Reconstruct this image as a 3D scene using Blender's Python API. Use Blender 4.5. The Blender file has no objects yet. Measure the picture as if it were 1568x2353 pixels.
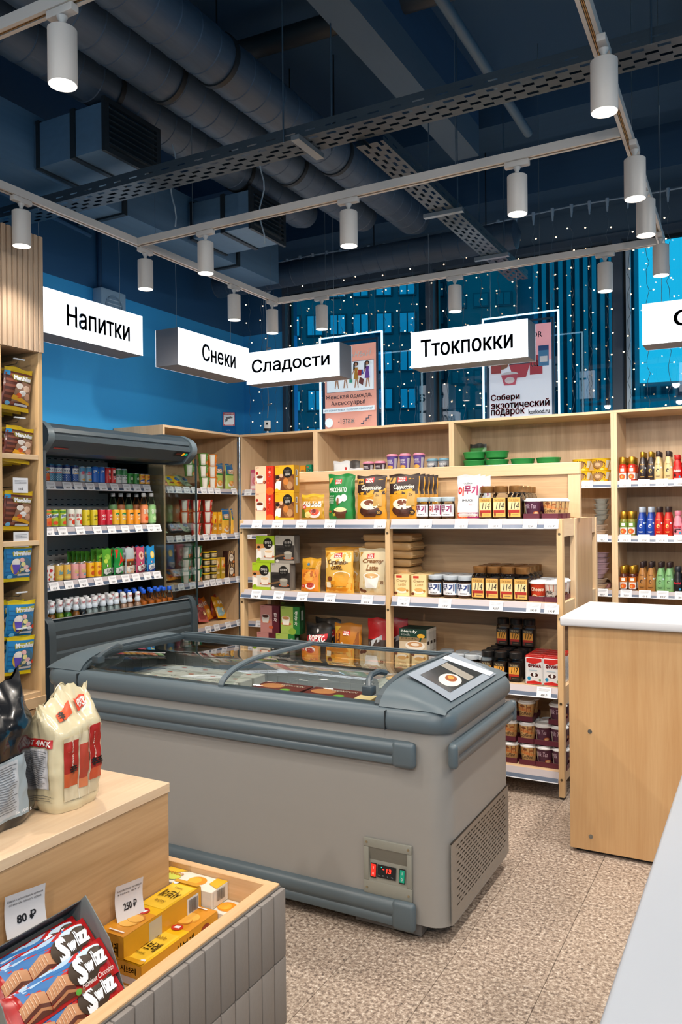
import bpy, bmesh, math, random
from mathutils import Vector, Matrix, noise
from mathutils.geometry import delaunay_2d_cdt
random.seed(7)
PI = math.pi
SC = bpy.context.scene
COL = SC.collection

# ------------------------------------------------------------ camera, world, exposure
F_PX, YAW, PITCH, ROLL, EYE = 1841.47, 0.492382, -0.0015935, -0.0101765, 1.45
def _cam_axes():
    f = Vector((-math.sin(YAW)*math.cos(PITCH), math.cos(YAW)*math.cos(PITCH), math.sin(PITCH)))
    r = Vector((math.cos(YAW), math.sin(YAW), 0)); u = r.cross(f)
    r2 = math.cos(ROLL)*r + math.sin(ROLL)*u; u2 = -math.sin(ROLL)*r + math.cos(ROLL)*u
    return r2, u2, f
CR, CU, CF = _cam_axes()
CAMP = Vector((0, 0, EYE))
cd = bpy.data.cameras.new('camera'); cam = bpy.data.objects.new('camera', cd); COL.objects.link(cam)
cam.matrix_world = Matrix(((CR.x, CU.x, -CF.x, 0), (CR.y, CU.y, -CF.y, 0), (CR.z, CU.z, -CF.z, EYE), (0, 0, 0, 1)))
cd.sensor_fit = 'VERTICAL'; cd.sensor_height = 36; cd.lens = 36*F_PX/2353; cd.clip_start = .02; cd.clip_end = 500
SC.camera = cam
SC.view_settings.view_transform = 'Standard'; SC.view_settings.look = 'None'
SC.view_settings.gamma = 1; SC.view_settings.use_curve_mapping = False
SC.view_settings.exposure = 0.9
SPOT_W, SIGN_E, SKY_E = 33.0, 1.05, 0.66

def lin(h):
    h = h.lstrip('#'); c = [int(h[i:i+2], 16)/255 for i in (0, 2, 4)]
    return tuple((x/12.92 if x <= .04045 else ((x+.055)/1.055)**2.4) for x in c) + (1,)
w = bpy.data.worlds.new('dusk_sky'); SC.world = w; w.use_nodes = True
nt = w.node_tree; bg = nt.nodes['Background']
tc = nt.nodes.new('ShaderNodeTexCoord'); sx = nt.nodes.new('ShaderNodeSeparateXYZ'); rp = nt.nodes.new('ShaderNodeValToRGB')
nt.links.new(tc.outputs['Generated'], sx.inputs[0]); nt.links.new(sx.outputs['Z'], rp.inputs[0]); nt.links.new(rp.outputs[0], bg.inputs[0])
rp.color_ramp.elements[0].position = 0.0; rp.color_ramp.elements[0].color = lin('#1cb6e0')
rp.color_ramp.elements[1].position = .7; rp.color_ramp.elements[1].color = lin('#14aada')
bg.inputs[1].default_value = SKY_E

# geometry of the photograph turned into points on real planes of the shop
def ray(u, v): return CR*((u-784)/F_PX) - CU*((v-1176.5)/F_PX) + CF
def at(u, v, **k):
    (a, val), = k.items(); i = 'xyz'.index(a); d = ray(u, v)
    return CAMP + d*((val-CAMP[i])/d[i])
def wx(u, y, z):                      # x of the point in column u of the picture on the line (y, z)
    a, b = (u-784)/F_PX, None
    n = CR - CF*a
    return -(n.y*y + n.z*(z-EYE))/n.x
def wy(u, x, z):
    a = (u-784)/F_PX; n = CR - CF*a
    return -(n.x*x + n.z*(z-EYE))/n.y

# ------------------------------------------------------------ materials
_M = {}
def M(h, rough=.5, metal=0., spec=.5, em=0., var=.06, coat=0., bump=0., bscale=60):
    k = (h, rough, metal, spec, em, var, coat, bump, bscale)
    if k in _M: return _M[k]
    m = bpy.data.materials.new('paint_'+h.strip('#')); m.use_nodes = True; t = m.node_tree; b = t.nodes['Principled BSDF']
    b.inputs['Roughness'].default_value = rough; b.inputs['Metallic'].default_value = metal
    b.inputs['Specular IOR Level'].default_value = spec; b.inputs['Coat Weight'].default_value = coat
    c = lin(h); b.inputs['Base Color'].default_value = c
    if em:
        b.inputs['Emission Color'].default_value = c; b.inputs['Emission Strength'].default_value = em
    n = t.nodes.new('ShaderNodeTexNoise'); n.inputs['Scale'].default_value = 9; n.inputs['Detail'].default_value = 2
    if var and not em:
        mx = t.nodes.new('ShaderNodeMix'); mx.data_type = 'RGBA'
        mx.inputs[6].default_value = c; mx.inputs[7].default_value = tuple(x*(1-var) for x in c[:3])+(1,)
        t.links.new(n.outputs[0], mx.inputs[0]); t.links.new(mx.outputs[2], b.inputs['Base Color'])
    if bump:
        n2 = t.nodes.new('ShaderNodeTexNoise'); n2.inputs['Scale'].default_value = bscale; n2.inputs['Detail'].default_value = 3
        bp = t.nodes.new('ShaderNodeBump'); bp.inputs['Strength'].default_value = bump; bp.inputs['Distance'].default_value = .004
        t.links.new(n2.outputs[0], bp.inputs['Height']); t.links.new(bp.outputs[0], b.inputs['Normal'])
    _M[k] = m; return m
def wood(axis='Z', light='#e0c5a0', dark='#cdac84', rough=.42):
    k = ('wood', axis, light, dark)
    if k in _M: return _M[k]
    m = bpy.data.materials.new('maple_laminate_'+axis.lower()); m.use_nodes = True; t = m.node_tree; b = t.nodes['Principled BSDF']
    g = t.nodes.new('ShaderNodeNewGeometry'); mp = t.nodes.new('ShaderNodeMapping'); t.links.new(g.outputs['Position'], mp.inputs[0])
    s = {'X': (.9, 13, 13), 'Y': (13, .9, 13), 'Z': (13, 13, .9)}[axis]
    mp.inputs['Scale'].default_value = s
    n = t.nodes.new('ShaderNodeTexNoise'); n.inputs['Scale'].default_value = 1; n.inputs['Detail'].default_value = 6; n.inputs['Roughness'].default_value = .62; n.inputs['Distortion'].default_value = .6
    t.links.new(mp.outputs[0], n.inputs['Vector'])
    n3 = t.nodes.new('ShaderNodeTexNoise'); n3.inputs['Scale'].default_value = 7; mp3 = t.nodes.new('ShaderNodeMapping')
    mp3.inputs['Scale'].default_value = tuple(20 if v > 2 else .9 for v in s); t.links.new(g.outputs['Position'], mp3.inputs[0]); t.links.new(mp3.outputs[0], n3.inputs['Vector'])
    ad = t.nodes.new('ShaderNodeMath'); ad.operation = 'MULTIPLY_ADD'; ad.inputs[1].default_value = .35
    t.links.new(n3.outputs[0], ad.inputs[0]); t.links.new(n.outputs[0], ad.inputs[2])
    r = t.nodes.new('ShaderNodeValToRGB'); r.color_ramp.elements[0].position = .42; r.color_ramp.elements[1].position = .92
    r.color_ramp.elements[0].color = lin(light); r.color_ramp.elements[1].color = lin(dark)
    t.links.new(ad.outputs[0], r.inputs[0]); t.links.new(r.outputs[0], b.inputs['Base Color'])
    b.inputs['Roughness'].default_value = rough
    _M[k] = m; return m
def glass(name, tint='#ffffff', f0=1.45, k=1.0):
    kk = ('glass', name)
    if kk in _M: return _M[kk]
    m = bpy.data.materials.new(name); m.use_nodes = True; t = m.node_tree
    for n in list(t.nodes): t.nodes.remove(n)
    o = t.nodes.new('ShaderNodeOutputMaterial'); mx = t.nodes.new('ShaderNodeMixShader'); tr = t.nodes.new('ShaderNodeBsdfTransparent'); gl = t.nodes.new('ShaderNodeBsdfGlossy')
    fr = t.nodes.new('ShaderNodeFresnel'); fr.inputs[0].default_value = f0
    mu = t.nodes.new('ShaderNodeMath'); mu.operation = 'MULTIPLY'; mu.inputs[1].default_value = k; mu.use_clamp = True
    tr.inputs[0].default_value = lin(tint); gl.inputs['Roughness'].default_value = .015
    t.links.new(fr.outputs[0], mu.inputs[0]); t.links.new(mu.outputs[0], mx.inputs[0]); t.links.new(tr.outputs[0], mx.inputs[1]); t.links.new(gl.outputs[0], mx.inputs[2]); t.links.new(mx.outputs[0], o.inputs[0])
    _M[kk] = m; return m
def granite():
    m = bpy.data.materials.new('polished_granite'); m.use_nodes = True; t = m.node_tree; b = t.nodes['Principled BSDF']
    g = t.nodes.new('ShaderNodeNewGeometry')
    n = t.nodes.new('ShaderNodeTexNoise'); n.inputs['Scale'].default_value = 78; n.inputs['Detail'].default_value = 6; n.inputs['Roughness'].default_value = .75
    n2 = t.nodes.new('ShaderNodeTexVoronoi'); n2.inputs['Scale'].default_value = 150
    t.links.new(g.outputs['Position'], n.inputs['Vector']); t.links.new(g.outputs['Position'], n2.inputs['Vector'])
    r = t.nodes.new('ShaderNodeValToRGB'); cr = r.color_ramp
    cr.elements[0].position = .34; cr.elements[0].color = lin('#4a4440'); cr.elements[1].position = .68; cr.elements[1].color = lin('#e6dfd4')
    for p, c in ((.42, '#7e7066'), (.50, '#a39384'), (.57, '#bfb2a4')):
        e = cr.elements.new(p); e.color = lin(c)
    r2 = t.nodes.new('ShaderNodeValToRGB'); r2.color_ramp.elements[0].color = (.72, .68, .66, 1); r2.color_ramp.elements[1].color = (1, 1, 1, 1); r2.color_ramp.elements[1].position = .5
    t.links.new(n2.outputs['Color'], r2.inputs[0])
    mx = t.nodes.new('ShaderNodeMix'); mx.data_type = 'RGBA'; mx.blend_type = 'MULTIPLY'; mx.inputs[0].default_value = .8
    t.links.new(n.outputs[0], r.inputs[0]); t.links.new(r.outputs[0], mx.inputs[6]); t.links.new(r2.outputs[0], mx.inputs[7])
    t.links.new(mx.outputs[2], b.inputs['Base Color']); b.inputs['Roughness'].default_value = .38
    return m
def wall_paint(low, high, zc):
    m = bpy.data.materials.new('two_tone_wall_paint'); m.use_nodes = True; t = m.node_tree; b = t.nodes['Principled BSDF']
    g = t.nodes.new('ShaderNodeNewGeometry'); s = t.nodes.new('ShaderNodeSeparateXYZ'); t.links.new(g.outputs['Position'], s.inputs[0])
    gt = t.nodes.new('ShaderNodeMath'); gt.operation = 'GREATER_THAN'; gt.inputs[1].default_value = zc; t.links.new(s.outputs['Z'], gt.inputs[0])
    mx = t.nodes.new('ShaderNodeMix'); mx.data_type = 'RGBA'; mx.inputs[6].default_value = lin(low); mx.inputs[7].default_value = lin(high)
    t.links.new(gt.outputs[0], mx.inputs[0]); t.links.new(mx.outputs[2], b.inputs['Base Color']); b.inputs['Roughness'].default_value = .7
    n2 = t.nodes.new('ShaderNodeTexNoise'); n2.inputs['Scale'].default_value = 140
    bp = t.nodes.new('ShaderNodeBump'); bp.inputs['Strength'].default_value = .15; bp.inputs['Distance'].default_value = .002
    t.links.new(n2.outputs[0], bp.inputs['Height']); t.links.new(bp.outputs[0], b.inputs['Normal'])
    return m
WZ, WX, WY = wood('Z'), wood('X'), wood('Y')

# ------------------------------------------------------------ mesh builder
_TC = {}
def text_geo(s, bold=0., shear=0.):
    k = (s, bold, shear)
    if k in _TC: return _TC[k]
    cu = bpy.data.curves.new('t', 'FONT'); cu.body = s; cu.size = 1; cu.resolution_u = 2; cu.shear = shear; cu.fill_mode = 'NONE'
    ob = bpy.data.objects.new('t', cu); me = ob.to_mesh()
    P = [Vector((v.co.x, v.co.y)) for v in me.vertices]; E_ = [tuple(e.vertices) for e in me.edges]
    ob.to_mesh_clear(); bpy.data.objects.remove(ob); bpy.data.curves.remove(cu)
    vs, fs = [], []
    if P:
        adj = {}
        for a, b in E_: adj.setdefault(a, []).append(b); adj.setdefault(b, []).append(a)
        seen = set(); loops = []
        for v in range(len(P)):
            if v in seen or v not in adj: continue
            lp = [v]; seen.add(v); nx = v+1 if v+1 in adj[v] else adj[v][0]
            while nx not in seen:
                lp.append(nx); seen.add(nx); c = [q for q in adj[nx] if q not in seen]
                if not c: break
                nx = c[0]
            if len(lp) > 2: loops.append(lp)
        # group loops by glyph (boxes that overlap) so that each is filled alone
        bb = [(min(P[i].x for i in l), min(P[i].y for i in l), max(P[i].x for i in l), max(P[i].y for i in l)) for l in loops]
        grp = list(range(len(loops)))
        for i in range(len(loops)):
            for j in range(i):
                if bb[i][0] < bb[j][2] and bb[j][0] < bb[i][2] and bb[i][1] < bb[j][3] and bb[j][1] < bb[i][3]:
                    g0, g1 = grp[i], grp[j]; grp = [g1 if g == g0 else g for g in grp]
        for g in set(grp):
            ls = [loops[i] for i in range(len(loops)) if grp[i] == g]
            pts, edges = [], []
            for l in ls:
                b0 = len(pts); pts += [P[i] for i in l]; edges += [(b0+i, b0+(i+1) % len(l)) for i in range(len(l))]
            ov, oe, of, _, _, _ = delaunay_2d_cdt(pts, edges, [], 0, 1e-5)
            base = len(vs); vs += [(v.x, v.y) for v in ov]
            for f in of:
                c = (ov[f[0]]+ov[f[1]]+ov[f[2]])/3; wn = 0
                for a, b in edges:
                    p, q = pts[a], pts[b]
                    if (p.y <= c.y) != (q.y <= c.y):
                        if p.x+(c.y-p.y)/(q.y-p.y)*(q.x-p.x) > c.x: wn += 1 if q.y > p.y else -1
                if wn: fs.append(tuple(base+i for i in f))
    if not fs: vs = [(0, 0), (1, 0), (1, 1)]; fs = [(0, 1, 2)]
    if bold:                                                       # heavier strokes: shifted copies of the outline
        n = len(vs); D = ((-bold, 0), (bold, 0)) if bold < .015 else ((-bold, -bold*.6), (bold, -bold*.6), (bold, bold*.6), (-bold, bold*.6))
        vs = [(x+dx, y+dy) for dx, dy in D for x, y in vs]; fs = [tuple(j+n*k for j in f) for k in range(len(D)) for f in fs]
    x0 = min(v[0] for v in vs); x1 = max(v[0] for v in vs); y0 = min(v[1] for v in vs); y1 = max(v[1] for v in vs)
    vs = [((x-x0)/max(1e-6, x1-x0), (y-y0)/max(1e-6, y1-y0)) for x, y in vs]
    _TC[k] = (vs, fs); return _TC[k]
class MB:
    def __init__(s): s.v = []; s.f = []; s.mi = []; s.mats = []
    def m(s, mat):
        if isinstance(mat, str): mat = M(mat, .42)
        if mat not in s.mats: s.mats.append(mat)
        return s.mats.index(mat)
    def poly(s, pts, mat):
        i = len(s.v); s.v += [tuple(p) for p in pts]; s.f.append(tuple(range(i, i+len(pts)))); s.mi.append(s.m(mat)); return s
    def box(s, x0, y0, z0, x1, y1, z1, mat, rot=None):
        if x0 > x1: x0, x1 = x1, x0
        if y0 > y1: y0, y1 = y1, y0
        if z0 > z1: z0, z1 = z1, z0
        i = len(s.v); k = s.m(mat)
        P = [Vector(p) for p in ((x0, y0, z0), (x1, y0, z0), (x1, y1, z0), (x0, y1, z0), (x0, y0, z1), (x1, y0, z1), (x1, y1, z1), (x0, y1, z1))]
        if rot: P = [rot @ p for p in P]
        s.v += [tuple(p) for p in P]
        for q in ((3, 2, 1, 0), (4, 5, 6, 7), (0, 1, 5, 4), (1, 2, 6, 5), (2, 3, 7, 6), (3, 0, 4, 7)):
            s.f.append(tuple(i+j for j in q)); s.mi.append(k)
        return s
    def bbox(s, x0, y0, z0, x1, y1, z1, mat, r=.004, seg=2):       # box with rounded edges
        bm = bmesh.new(); bmesh.ops.create_cube(bm, size=1)
        for v in bm.verts: v.co = Vector((x0+(v.co.x+.5)*(x1-x0), y0+(v.co.y+.5)*(y1-y0), z0+(v.co.z+.5)*(z1-z0)))
        bmesh.ops.bevel(bm, geom=bm.edges[:], offset=r, segments=seg, affect='EDGES', profile=.5)
        i = len(s.v); k = s.m(mat); bm.verts.index_update()
        s.v += [tuple(v.co) for v in bm.verts]
        for f in bm.faces: s.f.append(tuple(i+v.index for v in f.verts)); s.mi.append(k)
        bm.free(); return s
    def lathe(s, prof, n, mat, c=(0, 0, 0), axis='z', sq=0., mats=None):
        i = len(s.v); k = s.m(mat)
        for (r, z) in prof:
            for j in range(n):
                a = 2*PI*(j+.5)/n; cx, sy = math.cos(a), math.sin(a)
                if sq:                                             # squarish section
                    q = max(abs(cx), abs(sy)); cx, sy = cx*(1-sq)+cx/q*sq*.92, sy*(1-sq)+sy/q*sq*.92
                p = (r*cx, r*sy, z)
                if axis == 'x': p = (z, r*cx, r*sy)
                if axis == 'y': p = (r*cx, z, r*sy)
                s.v.append((c[0]+p[0], c[1]+p[1], c[2]+p[2]))
        for a in range(len(prof)-1):
            kk = s.m(mats[a]) if mats else k
            for j in range(n):
                s.f.append((i+a*n+j, i+a*n+(j+1) % n, i+(a+1)*n+(j+1) % n, i+(a+1)*n+j)); s.mi.append(kk)
        if prof[0][0] > 1e-5: s.f.append(tuple(i+j for j in range(n))[::-1]); s.mi.append(s.m(mats[0]) if mats else k)
        if prof[-1][0] > 1e-5: s.f.append(tuple(i+(len(prof)-1)*n+j for j in range(n))); s.mi.append(s.m(mats[-1]) if mats else k)
        return s
    def tube(s, pts, r, n, mat):
        pts = [Vector(p) for p in pts]; i = len(s.v); k = s.m(mat)
        for a, p in enumerate(pts):
            d = (pts[min(a+1, len(pts)-1)] - pts[max(a-1, 0)]).normalized()
            u = d.cross(Vector((0, 0, 1)) if abs(d.z) < .9 else Vector((1, 0, 0))).normalized(); w2 = d.cross(u)
            for j in range(n):
                t = 2*PI*j/n; s.v.append(tuple(p+u*(r*math.cos(t))+w2*(r*math.sin(t))))
        for a in range(len(pts)-1):
            for j in range(n):
                s.f.append((i+a*n+j, i+a*n+(j+1) % n, i+(a+1)*n+(j+1) % n, i+(a+1)*n+j)); s.mi.append(k)
        s.f.append(tuple(i+j for j in range(n))[::-1]); s.mi.append(k)
        s.f.append(tuple(i+(len(pts)-1)*n+j for j in range(n))); s.mi.append(k)
        return s
    def grid(s, fn, nu, nv, mat, flip=False):
        i = len(s.v)
        for b in range(nv+1):
            for a in range(nu+1): s.v.append(tuple(fn(a/nu, b/nv)))
        for b in range(nv):
            for a in range(nu):
                q = (i+b*(nu+1)+a, i+b*(nu+1)+a+1, i+(b+1)*(nu+1)+a+1, i+(b+1)*(nu+1)+a)
                if flip: q = q[::-1]
                s.f.append(q); s.mi.append(s.m(mat((a+.5)/nu, (b+.5)/nv) if callable(mat) else mat))
        return s
    def extr(s, prof, a0, a1, mat, axis='x', caps=True):           # closed outline (p, q) swept along an axis
        i = len(s.v); k = s.m(mat); n = len(prof)
        for a in (a0, a1):
            for p, q in prof: s.v.append((a, p, q) if axis == 'x' else ((p, a, q) if axis == 'y' else (p, q, a)))
        for j in range(n): s.f.append((i+j, i+(j+1) % n, i+n+(j+1) % n, i+n+j)); s.mi.append(k)
        if caps:
            s.f.append(tuple(i+j for j in range(n))[::-1]); s.mi.append(k)
            s.f.append(tuple(i+n+j for j in range(n))); s.mi.append(k)
        return s
    def art(s, items, fn, curved=False, base=.0005, step=.00022, res=12):
        for o, it in enumerate(items):
            t = it[0]; off = base + step*o + (.0008 if curved and t == 't' else 0); c = it[-1] if t != 't' else it[6]
            if t == 'r':
                _, x0, y0, x1, y1, _c = it
                nu = max(1, int((x1-x0)*(res if curved else 1))); nv = max(1, int((y1-y0)*(res if curved else 1)))
                s.grid(lambda a, b: fn(x0+(x1-x0)*a, y0+(y1-y0)*b, off), nu, nv, c)
            elif t == 'e':
                _, cx, cy, rx, ry, _c = it; n = 18; rings = 3 if curved else 1; i = len(s.v); k = s.m(c)
                s.v.append(tuple(fn(cx, cy, off)))
                for q in range(1, rings+1):
                    for j in range(n): s.v.append(tuple(fn(cx+rx*q/rings*math.cos(2*PI*j/n), cy+ry*q/rings*math.sin(2*PI*j/n), off)))
                for j in range(n): s.f.append((i, i+1+j, i+1+(j+1) % n)); s.mi.append(k)
                for q in range(rings-1):
                    for j in range(n): s.f.append((i+1+q*n+j, i+1+(q+1)*n+j, i+1+(q+1)*n+(j+1) % n, i+1+q*n+(j+1) % n)); s.mi.append(k)
            elif t == 'p':
                if not curved: s.poly([fn(x, y, off) for x, y in it[1]], c); continue
                A_ = it[1]; N = 5; k = s.m(c)
                for q in range(1, len(A_)-1):
                    a, b, d = A_[0], A_[q], A_[q+1]; i = len(s.v); idx = {}
                    for g in range(N+1):
                        for h in range(N+1-g):
                            f1, f2 = g/N, h/N; idx[g, h] = len(s.v)
                            s.v.append(tuple(fn(a[0]+(b[0]-a[0])*f1+(d[0]-a[0])*f2, a[1]+(b[1]-a[1])*f1+(d[1]-a[1])*f2, off)))
                    for g in range(N):
                        for h in range(N-g):
                            s.f.append((idx[g, h], idx[g+1, h], idx[g, h+1])); s.mi.append(k)
                            if g+h < N-1: s.f.append((idx[g+1, h], idx[g+1, h+1], idx[g, h+1])); s.mi.append(k)
            elif t == 't':
                _, st, x0, y0, x1, y1, c, bold, shear = it[:9]; rot = it[9] if len(it) > 9 else 0
                vs, fs = text_geo(st, bold, shear); i = len(s.v); k = s.m(c)
                cx, cy = (x0+x1)/2, (y0+y1)/2
                for x, y in vs:
                    px, py = x0+(x1-x0)*x, y0+(y1-y0)*y
                    if rot:
                        dx, dy = px-cx, py-cy; px, py = cx+dx*math.cos(rot)-dy*math.sin(rot), cy+dx*math.sin(rot)+dy*math.cos(rot)
                    s.v.append(tuple(fn(px, py, off)))
                for f in fs: s.f.append(tuple(i+j for j in f)); s.mi.append(k)
        return s
    def mesh(s, name, smooth=35):
        me = bpy.data.meshes.new(name); me.from_pydata(s.v, [], s.f)
        for m_ in s.mats: me.materials.append(m_)
        me.polygons.foreach_set('material_index', s.mi)
        if smooth:
            me.polygons.foreach_set('use_smooth', [True]*len(s.f)); me.set_sharp_from_angle(angle=math.radians(smooth))
        me.update(); return me
    def obj(s, name, parent=None, loc=(0, 0, 0), rz=0, smooth=35):
        return link(name, s.mesh(name, smooth), parent, loc, rz)
def link(name, me, parent=None, loc=(0, 0, 0), rz=0):
    o = bpy.data.objects.new(name, me); COL.objects.link(o); o.location = loc; o.rotation_euler = (0, 0, rz)
    if parent: o.parent = parent
    return o
def tag(o, label=None, cat=None, group=None, kind=None):
    if label: o['label'] = label
    if cat: o['category'] = cat
    if group: o['group'] = group
    if kind: o['kind'] = kind
    return o
def thing(name, label, cat, loc=(0, 0, 0), rz=0, group=None, rot=None):
    o = bpy.data.objects.new(name, None); COL.objects.link(o); o.location = loc; o.rotation_euler = rot or (0, 0, rz)
    o.empty_display_size = .02
    return tag(o, label, cat, group)
def struct(name, mb, parent=None, smooth=0):
    o = mb.obj(name, parent, smooth=smooth); o['kind'] = 'structure'; return o
def hash1(*a): return (math.sin(sum((i+1)*12.9898*x for i, x in enumerate(a)))*43758.5453) % 1
ORD = ['first', 'second', 'third', 'fourth', 'fifth', 'sixth', 'seventh', 'eighth', 'ninth', 'tenth', 'eleventh', 'twelfth', 'thirteenth', 'fourteenth', 'fifteenth', 'sixteenth', 'seventeenth', 'eighteenth', 'nineteenth', 'twentieth']

# ------------------------------------------------------------ room shell
XL, YW, ZC = -4.45, 6.35, 4.10
XR, YB = 2.3, -2.2
GR = granite()
struct('floor', MB().box(XL-.1, YB-.1, -.12, XR+.1, YW+.3, -.02, M('#57504a', .8)))
fl = bpy.data.objects['floor']
tile_me = MB().bbox(.0007, .0007, -.02, .2993, .5993, 0, GR, r=.0008, seg=1).mesh('tile', 0)
fx0 = -.62
for i in range(-13, 10):
    for j in range(-4, 12):
        x = fx0 + .3*i; y = .6*j
        if x+.3 > XR or y+.6 > YW or x < XL or y < YB: continue
        link('tile', tile_me, fl, (x, y, 0))
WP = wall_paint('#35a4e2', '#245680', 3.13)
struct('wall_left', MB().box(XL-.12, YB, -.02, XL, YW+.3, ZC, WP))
WR = M('#b4b2b0', .8)
struct('wall_right', MB().box(XR, YB, -.02, XR+.12, YW+.3, .5, WR).box(XR, YB, 3.5, XR+.12, YW+.3, ZC, WR).box(XR, YB, .5, XR+.12, -1.6, 3.5, WR).box(XR, 1.9, .5, XR+.12, 2.3, 3.5, WR).box(XR, 5.9, .5, XR+.12, YW+.3, 3.5, WR))
struct('wall_back', MB().box(XL, YB-.12, -.02, XR, YB, .3, WR).box(XL, YB-.12, 3.5, XR, YB, ZC, WR).box(XL, YB-.12, .3, -3.9, YB, 3.5, WR).box(XR-.5, YB-.12, .3, XR, YB, 3.5, WR))
CEIL = M('#2a4c6c', .85, var=.2)  # navy, made lighter and bluer to stand in for blue ambient light
struct('ceiling', MB().box(XL-.1, YB-.1, ZC, XR+.1, YW+.3, ZC+.1, CEIL))
WZT = 3.53                                                         # window head
WFR = M('#3a4a5c', .5); WDK = M('#0c1218', .5)
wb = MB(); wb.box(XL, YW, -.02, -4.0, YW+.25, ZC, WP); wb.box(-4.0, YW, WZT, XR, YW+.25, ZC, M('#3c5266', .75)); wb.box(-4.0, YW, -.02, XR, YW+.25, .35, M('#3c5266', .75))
struct('wall_window', wb)
GL = glass('window_glass', '#f6fbfe', 1.5, 1.5)
edges = [-4.0, -2.53, -1.01, .52, XR]
for k in range(4):
    a, b = edges[k], edges[k+1]
    fr = MB(); t = .035
    fr.box(a, YW-.02, .35, a+t, YW+.12, WZT, WFR); fr.box(b-t, YW-.02, .35, b, YW+.12, WZT, WFR)
    fr.box(a+t, YW-.02, .35, b-t, YW+.12, .35+t, WFR); fr.box(a+t, YW-.02, WZT-.05, b-t, YW+.12, WZT, WFR)
    fr.box(a+t, YW+.06, .385, a+t+.018, YW+.10, WZT-.05, WDK); fr.box(b-t-.018, YW+.06, .385, b-t, YW+.10, WZT-.05, WDK); fr.box(a+t+.018, YW+.06, WZT-.075, b-t-.018, YW+.10, WZT-.05, WDK)
    if k == 2: fr.box(a+t+.018, YW+.05, .385, a+t+.05, YW+.09, WZT-.075, M('#c8dcec', .35))
    wo = struct('window_%d' % (k+1), fr)
    MB().box(a+t+.01, YW+.08, .385, b-t-.01, YW+.086, WZT-.06, GL).obj('pane', wo, smooth=0)

GS = glass('side_window_glass', '#e4f2fb', 1.5, 1.0)
for k, (y0, y1) in enumerate(((-1.6, 1.9), (2.3, 5.9))):
    fr = MB().box(XR, y0, .5, XR+.08, y0+.06, 3.5, WFR).box(XR, y1-.06, .5, XR+.08, y1, 3.5, WFR).box(XR, y0+.06, .5, XR+.08, y1-.06, .56, WFR).box(XR, y0+.06, 3.44, XR+.08, y1-.06, 3.5, WFR).box(XR, (y0+y1)/2-.03, .56, XR+.08, (y0+y1)/2+.03, 3.44, WFR)
    MB().box(XR+.03, y0+.05, .55, XR+.036, y1-.05, 3.45, GS).obj('pane', struct('window_%d' % (k+5), fr), smooth=0)
fr = MB()
for k in range(5): fr.box(-3.9+k*1.41, YB-.08, .3, -3.84+k*1.41, YB, 3.5, WFR)
fr.box(-3.84, YB-.08, .3, XR-.5, YB, .36, WFR).box(-3.84, YB-.08, 3.44, XR-.5, YB, 3.5, WFR)
MB().box(-3.86, YB-.05, .34, XR-.5, YB-.044, 3.46, GS).obj('pane', struct('window_7', fr), smooth=0)
# ceiling beams
def beam(name, a, mat=CEIL): return struct(name, MB().box(*a, mat))
beam('trim_1', (XL, 5.95, 3.80, XR, YW, ZC)); beam('trim_2', (XL, 5.05, 3.93, XR, 5.4, ZC))
beam('trim_3', (-1.72, .0, 3.62, -1.56, 4.75, 3.80), M('#4c6072', .8)); beam('trim_4', (-.35, YB, 3.85, .25, 5.0, ZC), M('#34526c', .85))
beam('trim_5', (-1.72, .0, 3.80, -1.56, 4.75, ZC))

# ------------------------------------------------------------ ceiling services
def up(x, y):                                                      # what a wire hung from above reaches first
    if -3.65 < x < -3.26 or (-3.3 < x < -2.76 and (2.8 < y < 3.28 or 4.0 < y < 4.5)): return 3.178
    for dx, dz, y1 in ((-2.22, 3.52, 5.36), (-2.52, 3.52, 5.12), (-2.90, 3.56, 4.95)):
        if abs(x-dx) < .13 and y < y1+.02: return dz-.118
    if abs(y-5.62) < .12 and x < -1.5: return 3.295
    if abs(x+1.64) < .1 and y < 4.76: return 3.618
    if abs(y-3.045) < .09: return 3.055
    if abs(x+1.525) < .085 and 3.1 < y < 5.5: return 3.035
    if y > 5.94: return 3.8
    if 5.04 < y < 5.41: return 3.93
    if -.36 < x < .26 and y < 5: return 3.85
    return ZC
DK = M('#46586c', .5, .15, var=.35, bump=.2, bscale=25)  # blue of the surrounding light put into the duct metal colour
def round_duct(name, x, z, y0, y1, r, label):
    o = thing(name, label, 'duct', (x, y0, z-r))
    L = y1-y0; prof = [(0.001, 0), (r, 0)]; n = int(L/.13)
    for i in range(n):
        y = L*i/n
        prof += [(r, y+.004), (r+.0035, y+.008), (r, y+.012)]
    prof += [(r, L-.1), (r*.8, L-.02), (.001, L)]
    MB().lathe(prof, 28, DK, (0, 0, r), 'y').obj('duct_body', o)
    for k in range(1, int(L/1.15)+1):
        MB().lathe([(r+.001, -.014), (r+.008, -.014), (r+.008, .014), (r+.001, .014)], 28, M('#2c3034', .5, .5), (0, k*1.12, r), 'y').obj('duct_collar', o)
        MB().tube([(0, k*1.12, 2*r+.004), (0, k*1.12, ZC-z+r)], .004, 6, M('#20262c', .5, .6)).obj('hanger_rod', o)
    return o
round_duct('round_duct', -2.22, 3.52, -1.5, 5.36, .115, 'rightmost round dark spiral air duct under the ceiling')
round_duct('round_duct', -2.52, 3.52, -1.5, 5.12, .115, 'middle round dark spiral air duct of the three')
round_duct('round_duct', -2.90, 3.56, -1.5, 4.95, .115, 'left round dark spiral air duct nearest the boxy duct')
o = thing('round_duct', 'cross duct running along the window side under the ceiling', 'duct', (-4.2, 5.62, 3.30))
prof = [(.001, 0)]
for i in range(20): prof += [(.1, i*.13), (.1, i*.13+.004), (.1035, i*.13+.008), (.1, i*.13+.012)]
prof += [(.1, 2.62), (.001, 2.66)]
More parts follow.
